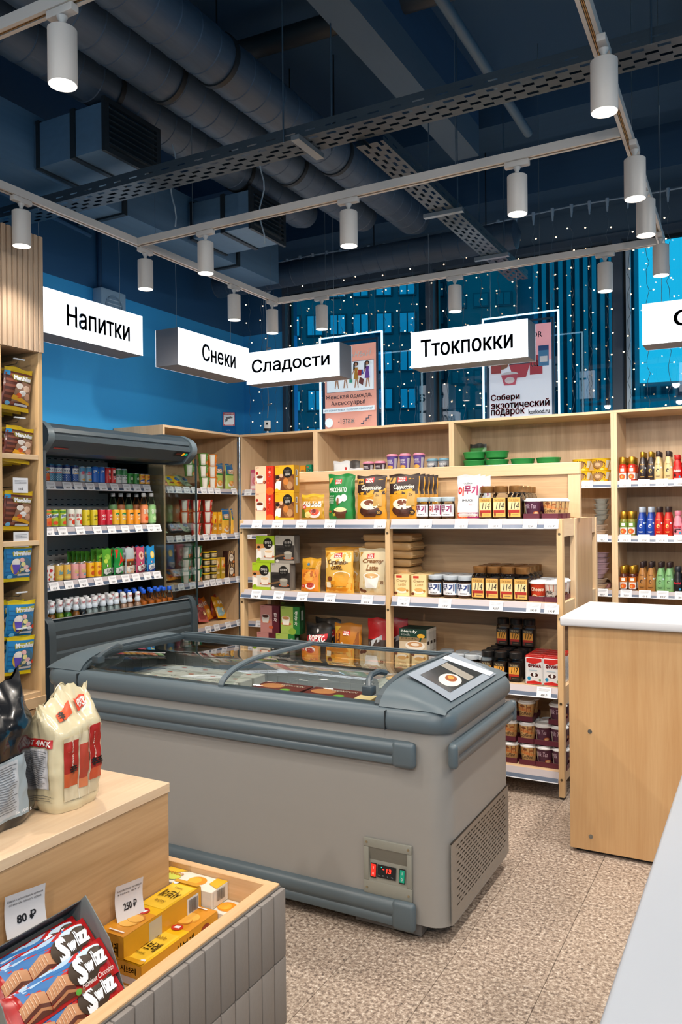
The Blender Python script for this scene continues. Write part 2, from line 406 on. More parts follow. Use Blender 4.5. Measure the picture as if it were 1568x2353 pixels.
MB().lathe(prof, 24, DK, (0, 0, .1), 'x').obj('duct_body', o)
for k in (.5, 1.5, 2.4): MB().tube([(k, 0, .2), (k, 0, ZC-3.30)], .004, 6, M('#20262c', .5, .6)).obj('hanger_rod', o)
o = thing('rectangular_duct', 'boxy sheet metal duct with two louvred outlets near the left wall', 'duct', (0, 0, 3.18))
BD = M('#5c7c98', .5, .1, var=.25)  # blue bounce from the wall put into the sheet metal colour
MB().box(-3.62, -1.5, 0, -3.28, 5.15, .30, BD).obj('duct_body', o, smooth=0)
for i in range(6):
    MB().box(-3.635, -1.0+i*1.12, -.012, -3.265, -.97+i*1.12, .312, M('#2b3238', .5, .4)).obj('flange', o, smooth=0)
for i in range(4): MB().tube([(-3.45, -.6+i*1.6, .3), (-3.45, -.6+i*1.6, ZC-3.18)], .004, 6, M('#20262c', .5, .6)).obj('hanger_rod', o)
for y0 in (2.84, 4.06):
    b_ = MB(); b_.box(-3.278, y0+.02, .02, -2.81, y0+.38, .245, BD); b_.box(-3.02, y0+.01, .012, -2.99, y0+.39, .255, M('#2b3238', .5, .4)); b_.box(-3.26, y0+.01, .012, -3.24, y0+.39, .255, M('#2b3238', .5, .4))
    ob = b_.obj('outlet_box', o, smooth=0)
    g_ = MB(); g_.box(-2.80, y0, .0, -2.78, y0+.03, .26, M('#1a2026')); g_.box(-2.80, y0+.37, .0, -2.78, y0+.40, .26, M('#1a2026')); g_.box(-2.80, y0+.03, .235, -2.78, y0+.37, .26, M('#1a2026')); g_.box(-2.80, y0+.03, .0, -2.78, y0+.37, .025, M('#1a2026'))
    for i in range(7): g_.box(-2.81, y0+.03, .04+i*.028, -2.775, y0+.37, .046+i*.028, M('#20282e'))
    g_.obj('louvre', ob, smooth=0)
def tray(name, label, p0, p1, width, z, h=.055):
    d = Vector(p1)-Vector(p0); L = d.length; a = math.atan2(d.y, d.x)
    o = thing(name, label, 'cable tray', (p0[0], p0[1], z), a)
    mt = M('#46535e', .45, .5, var=.2); mb = MB(); n = int(L/.022)*1
    lanes = [(-width/2, 0)]; rows = 9; dy = width/rows
    for i in range(n):                                             # slotted bottom: real openings
        x0, x1 = L*i/n, L*(i+1)/n; ph = i % 4
        for r_ in range(rows):
            y0 = -width/2+dy*r_; slot = (r_ in (1, 3, 5, 7)) and ((ph in (0, 1)) if r_ in (1, 5) else (ph in (2, 3))) and (i//4) % 1 == 0 and ph not in (1, 3) or (r_ in (1, 3, 5, 7) and ph in ((1,) if r_ in (1, 5) else (3,)))
            if slot: continue
            mb.poly([(x0, y0, 0), (x0, y0+dy, 0), (x1, y0+dy, 0), (x1, y0, 0)], mt)
    mb.obj('tray_base', o, smooth=0)
    for sgn in (-1, 1):
        sb = MB(); y = sgn*width/2; m_ = int(L/.05)
        for i in range(m_):
            x0, x1 = L*i/m_, L*(i+1)/m_
            for z0, z1 in ((0, .02), (.026, h)): sb.poly([(x0, y, z0), (x1, y, z0), (x1, y, z1), (x0, y, z1)], mt)
            if i % 2: sb.poly([(x0, y, .02), (x1, y, .02), (x1, y, .026), (x0, y, .026)], mt)
        sb.poly([(0, y, h), (L, y, h), (L, y-sgn*.012, h), (0, y-sgn*.012, h)], mt)
        sb.obj('side_rail', o, smooth=0)
    return o
t1 = tray('cable_tray', 'long dark perforated cable tray crossing the whole shop', (-3.95, 3.045), (XR-.1, 3.045), .15, 3.06)
t2 = tray('cable_tray', 'perforated cable tray branching off towards the window', (-1.52, 3.13), (-1.53, 5.5), .13, 3.04)
for o_, pts in ((t1, ((2.1, -.09), (2.24, .09), (3.6, -.09), (3.75, .09), (5.2, 0))), (t2, ((.9, -.08), (.9, .08), (1.75, -.08), (1.75, .08)))):
    for x, y in pts: MB().tube([(x, y, -.01), (x, y, ZC-3.05)], .0035, 6, M('#5a6e80', .4, .7)).obj('hanger_rod', o_)
for x in (.9, 1.75): MB().box(x-.015, -.11, -.022, x+.015, .11, -.001, M('#8a949c', .4, .7)).obj('support_bracket', t2, smooth=0)
MB().box(2.15, -.11, -.022, 2.19, .11, -.001, M('#8a949c', .4, .7)).obj('support_bracket', t1, smooth=0)
def cyl_thing(name, label, cat, p0, p1, r, mat, n=16):
    o = MB().tube([p0, p1], r, n, mat).obj(name); return tag(o, label, cat)
cyl_thing('water_pipe', 'thick black pipe crossing below the ceiling at the top', 'pipe', (-2.9, 3.55, 3.93), (-.42, 3.66, 3.93), .055, M('#272d33', .5))
cyl_thing('conduit', 'thin grey conduit running under the ceiling towards the window', 'pipe', (-1.15, 1.2, 3.50), (-1.15, 4.35, 3.50), .024, M('#4c6273', .5))
cyl_thing('wall_pipe', 'thin blue painted pipe along the left wall', 'pipe', (-4.41, 2.6, 3.62), (-4.41, 4.35, 3.50), .018, M('#235a86', .6), 10)
cyl_thing('wall_conduit', 'vertical blue conduit above the white wall fan box', 'pipe', (-4.43, 4.46, 3.13), (-4.43, 4.46, 3.95), .018, M('#1c4468', .6), 10)
for k in range(3): cyl_thing('cable_bundle', ['thick black cable on the left by the boxy duct', 'second black cable behind the boxy duct', 'grey cable hanging beside the boxy duct at left'][k], 'cable', (-4.1+.06*k, 2.70+.07*k, 3.0), (-4.13+.05*k, 2.70+.07*k, ZC), .016, M(['#0e1216', '#10161c', '#6a737c'][k], .5), 8)
# loose wires
wire = M('#9aa6b0', .5)
for k, (u, v, zz, lab) in enumerate(((400, 520, 3.0, 'white cable dangling above the second sign'), (603, 560, 2.95, 'white cable dangling beside the corner lamp'))):
    p = at(u, v, z=zz); pts = [p+Vector((.012*math.sin(i*1.1+k), .01*math.cos(i*.9), (up(p.x, p.y)-zz)*(i/9))) for i in range(10)]
    tag(MB().tube(pts, .004, 6, wire).obj('hanging_cable'), lab, 'cable')

# ------------------------------------------------------------ track lighting
ZT = 2.85
WH = M('#bcb8b4', .45, var=.02)
def track(label, p0, p1):
    d = Vector(p1)-Vector(p0); L = d.length; a = math.atan2(d.y, d.x)
    o = thing('light_track', label, 'light track', (p0[0], p0[1], ZT), a)
    mb = MB(); w_ = .018
    mb.box(0, -w_, 0, L, -w_+.012, .035, WH); mb.box(0, w_-.012, 0, L, w_, .035, WH); mb.box(0, -w_+.012, .014, L, w_-.012, .035, WH)
    mb.box(0, -.004, .002, L, -.001, .014, M('#9a7a52', .4, .7)); mb.box(0, .001, .002, L, .004, .014, M('#9a7a52', .4, .7))
    mb.obj('track_profile', o, smooth=0)
    for k in range(int(L/1.4)+1):
        x = min(L-.1, .35+k*1.4); h_ = up(p0[0]+d.x*x/L, p0[1]+d.y*x/L); MB().tube([(x, 0, .035), (x, 0, h_-ZT)], .0015, 5, M('#6a7680', .4, .6)).obj('suspension_wire', o)
    return o
track('left light track along the blue wall side', (-2.92, .2), (-2.92, 4.589)); track('far light track in front of the windows', (-2.90, 4.57), (-.52, 4.57))
track('middle light track crossing between the sign rows', (-2.90, 3.21), (-.488, 3.18)); track('near light track at the top left corner', (-2.90, 1.60), (-.453, 1.60))
track('right light track running towards the window', (-.40, .2), (-.50, 4.57))
R_, HL = .04, .155
lm = MB(); lm.lathe([(R_-.006, .012), (R_-.002, 0), (R_, .003), (R_, HL-.003), (R_-.004, HL), (.001, HL)], 32, WH)
ME_BODY = lm.mesh('lamp_body')
ME_REFL = MB().lathe([(R_-.006, .002), (R_-.012, .016), (.001, .018)], 32, M('#fff4e6', .5, em=6.0)).mesh('light_source')
ME_ADAPT = MB().bbox(-.014, -.05, HL+.035, .014, .05, HL+.058, WH, .003).mesh('adapter')
ME_ARM = MB().lathe([(.001, HL), (.008, HL), (.008, HL+.018), (.016, HL+.034), (.001, HL+.036)], 14, WH).mesh('swivel_arm')
def lamp(x, y, label, tx=0, ty=0, along_x=False, power=1.0, ang=125):
    o = thing('track_spotlight', label, 'spotlight', (x, y, ZT-HL-.058), PI/2 if along_x else 0, 'white cylinder spotlights on the tracks')
    link('lamp_body', ME_BODY, o); link('light_source', ME_REFL, o); link('adapter', ME_ADAPT, o); link('swivel_arm', ME_ARM, o)
    ld = bpy.data.lights.new('spot_light', 'SPOT'); ld.energy = SPOT_W*power; ld.spot_size = math.radians(ang); ld.spot_blend = .75; ld.shadow_soft_size = .032; ld.color = (1, .90, .79)
    lo = bpy.data.objects.new('spot_light', ld); COL.objects.link(lo); lo.parent = o; lo.location = (0, 0, -.006)
    v = Vector((tx, ty, -1)) if not along_x else Vector((ty, -tx, -1))
    lo.rotation_euler = v.to_track_quat('-Z', 'Y').to_euler()
    return o
LAMPS = [(-1.72, 1.60, 'nearest spotlight at the top left', 1, 0, 0), (-2.92, 2.47, 'spotlight on the left track above the slatted cabinet', 0, .3, .1), (-2.92, 3.27, 'spotlight where the left and middle tracks join', 0, -.55, .15),
         (-2.92, 4.07, 'spotlight on the left track nearest the corner', 0, -.55, .1), (-2.92, 4.50, 'spotlight right at the far corner of the tracks', 0, -.3, .4), (-2.58, 4.57, 'spotlight just right of the far track corner', 1, 0, .5),
         (-1.66, 4.57, 'spotlight in the middle of the far track', 1, 0, .5), (-.79, 4.565, 'spotlight on the far track left of its right end', 1, 0, .5), (-.485, 4.40, 'farthest spotlight on the right track', 0, .1, .4),
         (-.47, 3.72, 'second farthest spotlight on the right track', 0, -.1, .4), (-.45, 3.26, 'spotlight on the right track beside the track crossing', 0, -.2, .3), (-.43, 2.50, 'big near spotlight on the right track', 0, -.1, 0),
         (-.89, 3.19, 'spotlight on the middle track at its right part', 1, -.1, .5), (-1.66, 3.195, 'spotlight at the centre of the middle track', 1, 0, .5), (-2.47, 3.205, 'spotlight on the middle track at its left part', 1, 0, .3)]
for x, y, lab, ax, tx, ty in LAMPS: lamp(x, y, lab, tx, ty, bool(ax), .5 if y == 2.47 else 1.)
for x, y, tx, ty, p_, l_ in ((-.41, 1.1, -.5, .8, .9, 'added fill spotlight on the right track close above the viewer'), (-2.92, 1.3, .2, .6, 1., 'added fill spotlight on the left track nearest the viewer'), (-2.92, .5, .3, .5, 1.2, 'added fill spotlight at the near end of the left track'), (-.40, .4, -.6, .5, .8, 'added fill spotlight at the near end of the right track')): lamp(x, y, l_, tx, ty, False, p_)  # out-of-view lamps added on these tracks as fill light
# unseen tracks and lamps added as fill light, behind and beside the camera
track('added unseen light track over the till side of the shop', (.9, -1.1), (.9, 5.2)); track('added unseen light track behind the entrance side', (-2.92, -1.2), (1.2, -1.2))
for i, (x, y, tx, ty) in enumerate(((.9, 4.3, -.3, .5), (.9, 2.9, -1.1, .5), (.9, 1.5, -1.1, .3), (.9, .2, -1., .6))): lamp(x, y, f'added fill spotlight over the till side, {ORD[i]} from the window', tx, ty, False, 1.2)
for i, (x, y) in enumerate(((-2.2, -1.2), (-.8, -1.2), (.3, -1.2))): lamp(x, y, f'added fill spotlight behind the viewer, {ORD[i]} from the left wall', -.1, 1.3, False, 1.9)

# ------------------------------------------------------------ lightbox signs
def sign(name, text, origin, rz, label, tw=(.2, .8)):
    W_, H_, D_ = .83, .25, .20
    o = thing('hanging_lightbox_sign', label, 'sign', origin, rz)
    mb = MB(); g = M('#8e8f96', .6)
    mb.box(0, 0.004, 0, W_, D_-.004, H_, g); mb.obj('sign_housing', o, smooth=0)
    face = M('#eef6ff', .4, em=SIGN_E); ink = M('#08334f', .6)
    for side in (0, 1):
        fm = MB()
        if side == 0: fn = lambda u, v, off: Vector((u*W_, .004-off, v*H_))
        else: fn = lambda u, v, off: Vector((W_-u*W_, D_-.004+off, v*H_))
        fm.art([('r', 0, 0, 1, 1, face), ('t', text, tw[0], .27, tw[1], .76, ink, 0.020, 0)], fn, base=.002, step=.0012)
        fm.obj('lit_panel', o, smooth=0)
    for x in (.1, .73):
        gx, gy = origin[0]+x*math.cos(rz)-D_/2*math.sin(rz), origin[1]+x*math.sin(rz)+D_/2*math.cos(rz); h_ = up(gx, gy)-origin[2]
        MB().tube([(x, D_/2, H_), (x+.003, D_/2, .5), (x, D_/2, h_)], .0018, 5, M('#a8b4be', .4, .4)).obj('suspension_wire', o)
    return o
sign('a', 'Сладости', (-3.62, 5.20, 2.445), 0, 'lit white sign reading Сладости above the corner', (.06, .9))
sign('b', 'Ттокпокки', (-2.22, 5.20, 2.445), 0, 'lit white sign reading Ттокпокки before the window', (.09, .88))
sign('d', 'Соусы', (-.684, 5.20, 2.445), 0, 'lit white sign at the right edge cut off after its first letter', (.215, .82))
sign('e', 'Напитки', (-3.50, 3.06, 2.445), PI/2, 'lit white sign reading Напитки above the drinks fridge', (.25, .86))
sign('f', 'Снеки', (-3.50, 4.235, 2.445), PI/2, 'lit white sign reading Снеки beside the corner', (.31, .79))

# ------------------------------------------------------------ outside the windows
def tower(label, az, dist, wid, h, face, mats, cols, rows, z0, pitch, wsz, rotoff=0, fins=0, depth=14):
    a = math.radians(az); o = thing('apartment_tower', label, 'building', (dist*math.sin(a), dist*math.cos(a), -6), -a+math.radians(rotoff))
    MB().box(-wid/2, 0, 0, wid/2, depth, h, mats[0]).obj('wall', o, smooth=0)
    if cols:
        fm = MB().box(-wsz[0]/2, -.12, -wsz[1]/2, wsz[0]/2, .05, wsz[1]/2, mats[1]).mesh('window', 0)
        pm = MB().box(-wsz[0]/2+.12, -.16, -wsz[1]/2+.12, -.05, -.1, wsz[1]/2-.12, mats[2]).box(.05, -.16, -wsz[1]/2+.12, wsz[0]/2-.12, -.1, wsz[1]/2-.12, mats[2]).mesh('pane', 0)
        for i in range(cols):
            for j in range(rows):
                x = -wid/2+(i+.5)*wid/cols; z = z0+j*pitch
                f_ = link('window', fm, o, (x, 0, z)); link('pane', pm, f_)
    for j in range(rows if not fins else 0): MB().box(-wid/2, -.35, z0-pitch/2-.15, wid/2, .02, z0-pitch/2+.15, mats[3]).obj('floor_band', o, smooth=0)
    if fins:
        fm = MB().box(-.12, -.7, 0, .12, 0, h, mats[3]).mesh('facade_fin', 0)
        for i in range(fins): link('facade_fin', fm, o, (-wid/2+(i+.5)*wid/fins, 0, 0))
    return o
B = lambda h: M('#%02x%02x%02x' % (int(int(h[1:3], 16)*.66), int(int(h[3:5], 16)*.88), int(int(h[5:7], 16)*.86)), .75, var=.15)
GBL = M('#9ac4dc', .15, spec=.8)
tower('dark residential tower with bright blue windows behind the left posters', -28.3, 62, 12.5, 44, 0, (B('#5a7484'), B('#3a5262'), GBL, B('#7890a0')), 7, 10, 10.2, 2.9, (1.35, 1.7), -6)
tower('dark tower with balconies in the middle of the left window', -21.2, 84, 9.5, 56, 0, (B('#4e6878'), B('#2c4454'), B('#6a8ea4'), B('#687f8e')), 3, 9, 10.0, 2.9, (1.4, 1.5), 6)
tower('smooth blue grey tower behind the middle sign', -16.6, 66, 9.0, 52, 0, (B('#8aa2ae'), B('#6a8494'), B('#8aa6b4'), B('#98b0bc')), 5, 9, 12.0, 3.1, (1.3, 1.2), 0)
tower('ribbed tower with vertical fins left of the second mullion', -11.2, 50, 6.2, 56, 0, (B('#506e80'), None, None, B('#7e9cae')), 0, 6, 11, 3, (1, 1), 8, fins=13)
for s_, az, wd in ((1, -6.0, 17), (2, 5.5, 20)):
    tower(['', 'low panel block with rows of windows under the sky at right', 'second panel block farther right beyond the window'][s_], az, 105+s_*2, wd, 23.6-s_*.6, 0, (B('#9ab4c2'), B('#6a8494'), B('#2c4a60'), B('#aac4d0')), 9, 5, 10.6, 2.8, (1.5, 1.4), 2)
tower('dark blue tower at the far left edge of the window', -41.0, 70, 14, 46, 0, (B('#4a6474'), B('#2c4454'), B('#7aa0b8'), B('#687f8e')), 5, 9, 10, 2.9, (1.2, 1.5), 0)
struct('trim_6', MB().box(-120, YW+4, -6.3, 120, 180, -6, M('#1d3a4e', .8)))

# ------------------------------------------------------------ light curtain
BULB = M('#ffcf96', .4, em=5.0)
o = thing('light_curtain', 'curtain of warm fairy lights hanging in front of the windows', 'string lights', (0, 6.16, 0))
wht = M('#8fa2b4', .5); wd_ = M('#53687a', .5)
top = []; x = -4.25; xs = []
while x < 1.2: xs.append(x); x += .128+.02*hash1(x)
zt = lambda x: 3.70+.02*math.sin(x*3.1)+.035*max(0, math.sin(x*1.3+2))
MB().tube([(x+dx, 0, zt(x+dx)-.012*math.sin(PI*dx/.07)) for x in xs for dx in (0, .07)], .006, 6, wht).obj('top_cable', o)
def zigzag(i, z): return .010*math.sin(z*31+i*2.1)+.006*math.sin(z*71+i)
for i, x in enumerate(xs):
    zb = 2.02; n = 34
    pts = [(x+zigzag(i, zt(x)-(zt(x)-zb)*k/n), .004*math.sin(k*1.7+i), zt(x)-(zt(x)-zb)*k/n) for k in range(n+1)]
    s_ = MB().tube(pts, .0017, 4, wd_)
    s_.lathe([(.001, -.085), (.006, -.08), (.009, -.045), (.011, -.04), (.011, -.02), (.014, -.01), (.014, .014), (.001, .018)], 8, wht, (x, 0, zt(x)))
    so = s_.obj('strand', o)
    bl = MB(); tw = MB(); z = zt(x)-.16-.1*hash1(i, 3)
    while z > zb+.03:
        sd = 1 if hash1(i, z) > .5 else -1; xx = x+zigzag(i, z); L = .018+.016*hash1(z, i)
        bx, bz = xx+sd*L, z+.008*(hash1(i, z, 2)-.5)
        tw.tube([(xx, 0, z), (bx, 0, bz)], .0013, 4, wd_)
        bl.lathe([(.0005, -.0056), (.0046, -.0025), (.005, .0015), (.003, .005), (.0005, .0058)], 7, BULB, (bx, 0, bz), 'x')
        z -= .105+.10*hash1(i, z, 5)
    tag(bl.obj('bulbs', so), kind='stuff'); tag(tw.obj('bulb_wires', so), kind='stuff')
sp = thing('string_light_drop', 'white cable with plugs hanging in the blue corner', 'cable', (-4.02, 6.10, 2.3))
mb = MB().tube([(.012*math.sin(k*.8), 0, k*.08) for k in range(17)], .005, 6, wht)
mb.obj('cable', sp)
for k in range(7): MB().lathe([(.001, 0), (.01, .004), (.01, .02), (.006, .045), (.001, .05)], 8, wht, (0, 0, .12+k*.17), 'x').obj('plug', sp)

# ------------------------------------------------------------ window posters
def frame_poster(label, x0, x1, z0, z1, y, items, base):
    o = thing('lit_window_poster', label, 'poster', (x0, y, z0)); W_, H_ = x1-x0, z1-z0
    MB().box(0, 0, 0, W_, .012, H_, glass('acrylic_panel', '#d6ecf8', 1.3)).obj('acrylic_panel', o, smooth=0)
    e = M('#bfeaff', .3, em=1.6); f_ = MB()
    f_.box(-.006, -.004, 0, .004, .014, H_, e).box(W_-.004, -.004, 0, W_+.006, .014, H_, e).box(.004, -.004, H_-.008, W_-.004, .014, H_, e); f_.obj('lit_edge', o, smooth=0)
    fr = MB(); d = M('#16384e', .5); fr.box(.03, -.008, .0, .045, 0, H_-.05, d).box(W_-.045, -.008, 0, W_-.03, 0, H_-.05, d).box(.045, -.008, H_-.065, W_-.045, 0, H_-.05, d); fr.obj('frame', o, smooth=0)
    m_ = MB(); PW, PH = W_-.10, H_-.10
    fn = lambda u, v, off: Vector((.05+u*PW, -.006-off, .01+v*PH))
    m_.art([('r', 0, 0, 1, 1, base)]+items, fn, base=.0, step=.0008); m_.obj('printed_sheet', o, smooth=0)
    MB().box(.05, -.004, .01, W_-.05, -.001, H_-.09, M('#aab8c4', .6)).obj('backing', o, smooth=0)
    for x in (.06, W_-.06): MB().tube([(x, .006, H_), (x, .006, H_+.35)], .0015, 5, M('#c8d4dc', .4, .5)).obj('hanging_wire', o)
PK = M('#e0a08e', .6, em=.22); WHp = M('#dfeef6', .6, em=.25); INK = '#2a4a66'
y1 = 6.0
P1 = [('r', .04, .46, .96, .80, WHp), ('r', .04, .458, .96, .462, INK), ('r', .04, .80, .96, .804, INK), ('r', .04, .46, .044, .80, INK), ('r', .956, .46, .96, .80, INK)]
def lady(cx, z, dress, hair, s=1.):
    sk = '#d9a27c'
    return [('p', [(cx-.02*s, z), (cx+.0*s, z), (cx+.03*s, z+.11), (cx-.0*s, z+.11)], sk), ('p', [(cx+.05*s, z-.004), (cx+.065*s, z), (cx+.05*s, z+.11), (cx+.02*s, z+.11)], sk),
            ('p', [(cx-.035*s, z+.10), (cx+.065*s, z+.10), (cx+.045*s, z+.19), (cx+.055*s, z+.235), (cx-.02*s, z+.235), (cx-.01*s, z+.19)], dress),
            ('p', [(cx-.02*s, z+.225), (cx-.06*s, z+.16), (cx-.05*s, z+.155), (cx-.005*s, z+.21)], sk), ('r', cx+.008, z+.23, cx+.026, z+.25, sk),
            ('e', cx+.017, z+.275, .045*s, .025, hair), ('e', cx+.02, z+.27, .024*s, .02, sk), ('p', [(cx-.03, z+.28), (cx+.0, z+.285), (cx-.0, z+.22), (cx-.035, z+.20)], hair)]
P1 += lady(.22, .50, '#2f8a6a', '#3a2418')+lady(.40, .50, '#8a1f2c', '#1e1612')+lady(.62, .49, '#d89a1e', '#2a1a14')+lady(.84, .49, '#7a45b8', '#2a1410')
P1 += [('p', [(.68, .63), (.75, .625), (.76, .69), (.69, .695)], '#c8202c'), ('p', [(.75, .63), (.79, .64), (.78, .69), (.76, .69)], '#2f6ad0'), ('p', [(.70, .54), (.78, .51), (.80, .58), (.72, .61)], '#7a2a22'), ('p', [(.52, .55), (.58, .55), (.58, .59), (.52, .59)], '#3ac0a0'),
       ('t', 'Стильный', .12, .84, .95, .93, '#f4ece8', .0, .35), ('t', 'Женская одежда,', .05, .365, .95, .425, INK, .012, 0), ('t', 'Аксессуары!', .16, .285, .82, .35, INK, .012, 0), ('r', 0, .215, 1, .27, WHp),
       ('t', 'от известных производителей', .03, .225, .97, .258, INK, 0, 0), ('t', '-1этаж', .3, .08, .62, .145, '#f0f6f8', .01, 0), ('e', .12, .10, .08, .055, WHp), ('p', [(.74, .06), (.80, .06), (.80, .09), (.85, .09), (.85, .12), (.90, .12), (.90, .15), (.95, .15), (.95, .16), (.885, .16), (.885, .13), (.835, .13), (.835, .10), (.785, .10), (.785, .07), (.74, .07)], INK)]
pa = at(735, 775, y=y1); pb = at(877, 763, y=y1)
frame_poster('pink lit poster with dressed-up ladies behind the Сладости sign', pa.x, pb.x, 2.115, 2.935, y1, P1, PK)
P2 = [('r', 0, .62, 1, 1, M('#d89aa4', .6, em=.2)), ('e', .2, .62, .25, .05, M('#c8ccd6', .6, em=.2)), ('e', .65, .60, .3, .06, M('#c8ccd6', .6, em=.2)),
      ('t', 'KOR', .62, .86, .86, .92, '#27425c', .01, 0), ('p', [(.66, .48), (.86, .48), (.86, .68), (.66, .68)], '#b8283c'), ('t', 'COLA', .68, .56, .84, .63, '#e8e0e4', .02, 0), ('r', .80, .56, .96, .76, '#3f86b8'), ('r', .80, .72, .96, .77, '#1f4f8c'), ('r', .82, .60, .94, .66, '#dce6ee'),
      ('e', .5, .60, .17, .035, '#3a4454'), ('p', [(.33, .60), (.67, .60), (.60, .46), (.40, .46)], '#c0384a'), ('e', .34, .50, .14, .03, '#dde0e6'), ('p', [(.20, .50), (.48, .50), (.43, .39), (.25, .39)], '#c84a62'), ('e', .34, .44, .08, .035, '#e8d8dc'), ('e', .18, .60, .14, .045, '#8a5a3c'), ('r', .04, .52, .2, .60, '#a83a3a'),
      ('t', 'Собери', .03, .22, .50, .30, '#c01f34', .028, 0), ('t', 'экзотический', .03, .145, .97, .225, '#c01f34', .028, 0), ('t', 'подарок', .03, .06, .58, .14, '#c01f34', .028, 0), ('t', 'korfood.ru', .64, .07, .97, .12, '#2a3c54', .02, 0)]
pa = at(1110, 735, y=y1); pb = at(1283, 716, y=y1)
frame_poster('lit poster with drink cans and red lettering behind the Ттокпокки sign', pa.x, pb.x, 2.10, 2.925, y1, P2, M('#c2cad6', .6, em=.22))

# ------------------------------------------------------------ shelving
STRIP = M('#b7b0b4', .3, spec=.6); STRIPD = M('#4d5c74', .35); STRIPL = M('#dfe3ea', .3)
CLR = glass('clear_plastic', '#f4f8ff', 1.4)
_tag_me = {}
PRICES = ['190 ₽', '550 ₽', '650 ₽', '950 ₽', '1100 ₽', '240 ₽', '175 ₽', '90 ₽', '110 ₽', '850 ₽', '560 ₽', '690 ₽', '1390 ₽', '490 ₽', '330 ₽', '790 ₽', '990 ₽']
def tag_mesh(price, w_=.072, h_=.052):
    k = (price, w_)
    if k not in _tag_me:
        mb = MB().box(-w_/2, -.0008, 0, w_/2, 0, h_, M('#e9eaee', .4)); fn = lambda u, v, off: Vector((-w_/2+u*w_, -.0008-off, v*h_))
        it = [('r', .12+.04*(j % 2), .82-.09*j, .9-.1*(j == 2), .845-.09*j, '#8a8e96') for j in range(3)]
        it.append(('t', price, .30, .12, .74, .36, '#22242a', .012, 0))
        mb.art(it, fn); _tag_me[k] = mb.mesh('price_tag', 0)
    return _tag_me[k]
def price_strip(parent, L, loc, rz, tags, h=.055, tilt=.012):
    mb = MB(); mb.extr([(0, h), (-.004, h), (-.004-tilt, .002), (-tilt-.002, 0), (0, 0)], 0, L, STRIP)
    mb.extr([(-.0045-tilt*.55, h*.44), (-.0065-tilt, .004), (-.004-tilt, .004)], 0.002, L-.002, STRIPD)
    mb.extr([(-.0065-tilt, .005), (-.0085-tilt, .001), (-.0065-tilt, .0)], 0, L, STRIPL)
    o = mb.obj('price_strip', parent, loc, rz, smooth=0)
    for x, p in tags:
        t = link('price_tag', tag_mesh(p), o, (x, -.0085-tilt, .0015)); t.rotation_euler = (-math.atan2(tilt, h), 0, 0)
    return o
W16 = .018
def screw(parent, p, ax='y'):
    MB().lathe([(.0065, 0), (.0065, -.0012), (.0035, -.0016), (.001, -.0006)] if ax == 'y' else [(.0065, 0), (.0065, .0012), (.0035, .0016), (.001, .0006)], 12, M('#7c6a50', .35, .9), p, ax).obj('screw', parent)

# window wall units
WS_Y = 5.56; WS_TOP = 2.10; WS_L = [1.628, 1.265, .90, .53, .16]
def unit(label, x0, x1, tagpx, levels=WS_L, posts=True, name='shelving_unit'):
    o = thing(name, label, 'shelving', (0, 0, 0))
    yb = WS_Y+.40; t = .02
    MB().bbox(x0, WS_Y, 0, x0+t, yb, WS_TOP-W16, WZ, .001, 1).obj('side_panel', o, smooth=0); MB().bbox(x1-t, WS_Y, 0, x1, yb, WS_TOP-W16, WZ, .001, 1).obj('side_panel', o, smooth=0)
    MB().bbox(x0, WS_Y, WS_TOP-W16, x1, yb, WS_TOP, WX, .001, 1).obj('top_board', o, smooth=0)
    MB().box(x0+t, yb-.012, .05, x1-t, yb, WS_TOP-W16, wood('Z', '#c4a988', '#a58a68')).obj('back_panel', o, smooth=0)
    for i, z in enumerate(levels):
        MB().bbox(x0+t, WS_Y+.012, z-W16, x1-t, yb-.012, z, WX, .001, 1).obj('shelf', o, smooth=0)
        L = x1-x0-2*t; tg = []
        for u, p in tagpx.get(i, []):
            xx = wx(u, WS_Y-.01, z-.02)-x0-t
            if .03 < xx < L-.03: tg.append((xx, p))
        price_strip(o, L, (x0+t, WS_Y+.012, z-.043), 0, tg, .045)
    MB().box(x0+t, WS_Y+.03, 0, x1-t, WS_Y+.045, levels[-1]-W16, WX).obj('plinth', o, smooth=0)
    return o
xA, xB, xC, xD, xE = -3.948, wx(725, WS_Y, 1.9), wx(1038, WS_Y, 1.9), wx(1411, WS_Y, 1.9), .35
unit('corner maple shelving unit under the pink poster with boxes of tea', xA, xB, {0: [(569, '450 ₽')], 1: [(570, '310 ₽')], 3: [(595, '220 ₽')]})
unit('maple shelving unit with purple and pink cups behind the gondola', xB, xC, {})
unit('maple shelving unit with yellow noodle bowls at its right end', xC, xD, {0: [(1350, '350 ₽')], 1: [(1384, '290 ₽')], 2: [(1384, '360 ₽')]})
unit('right maple shelving unit filled with sauce bottles', xD, xE, {k: [(1437+dk, '320 ₽'), (1480+dk, '450 ₽'), (1521+dk, '450 ₽'), (1563+dk, '380 ₽')] for k, dk in ((0, 0), (1, 0), (2, 2))})

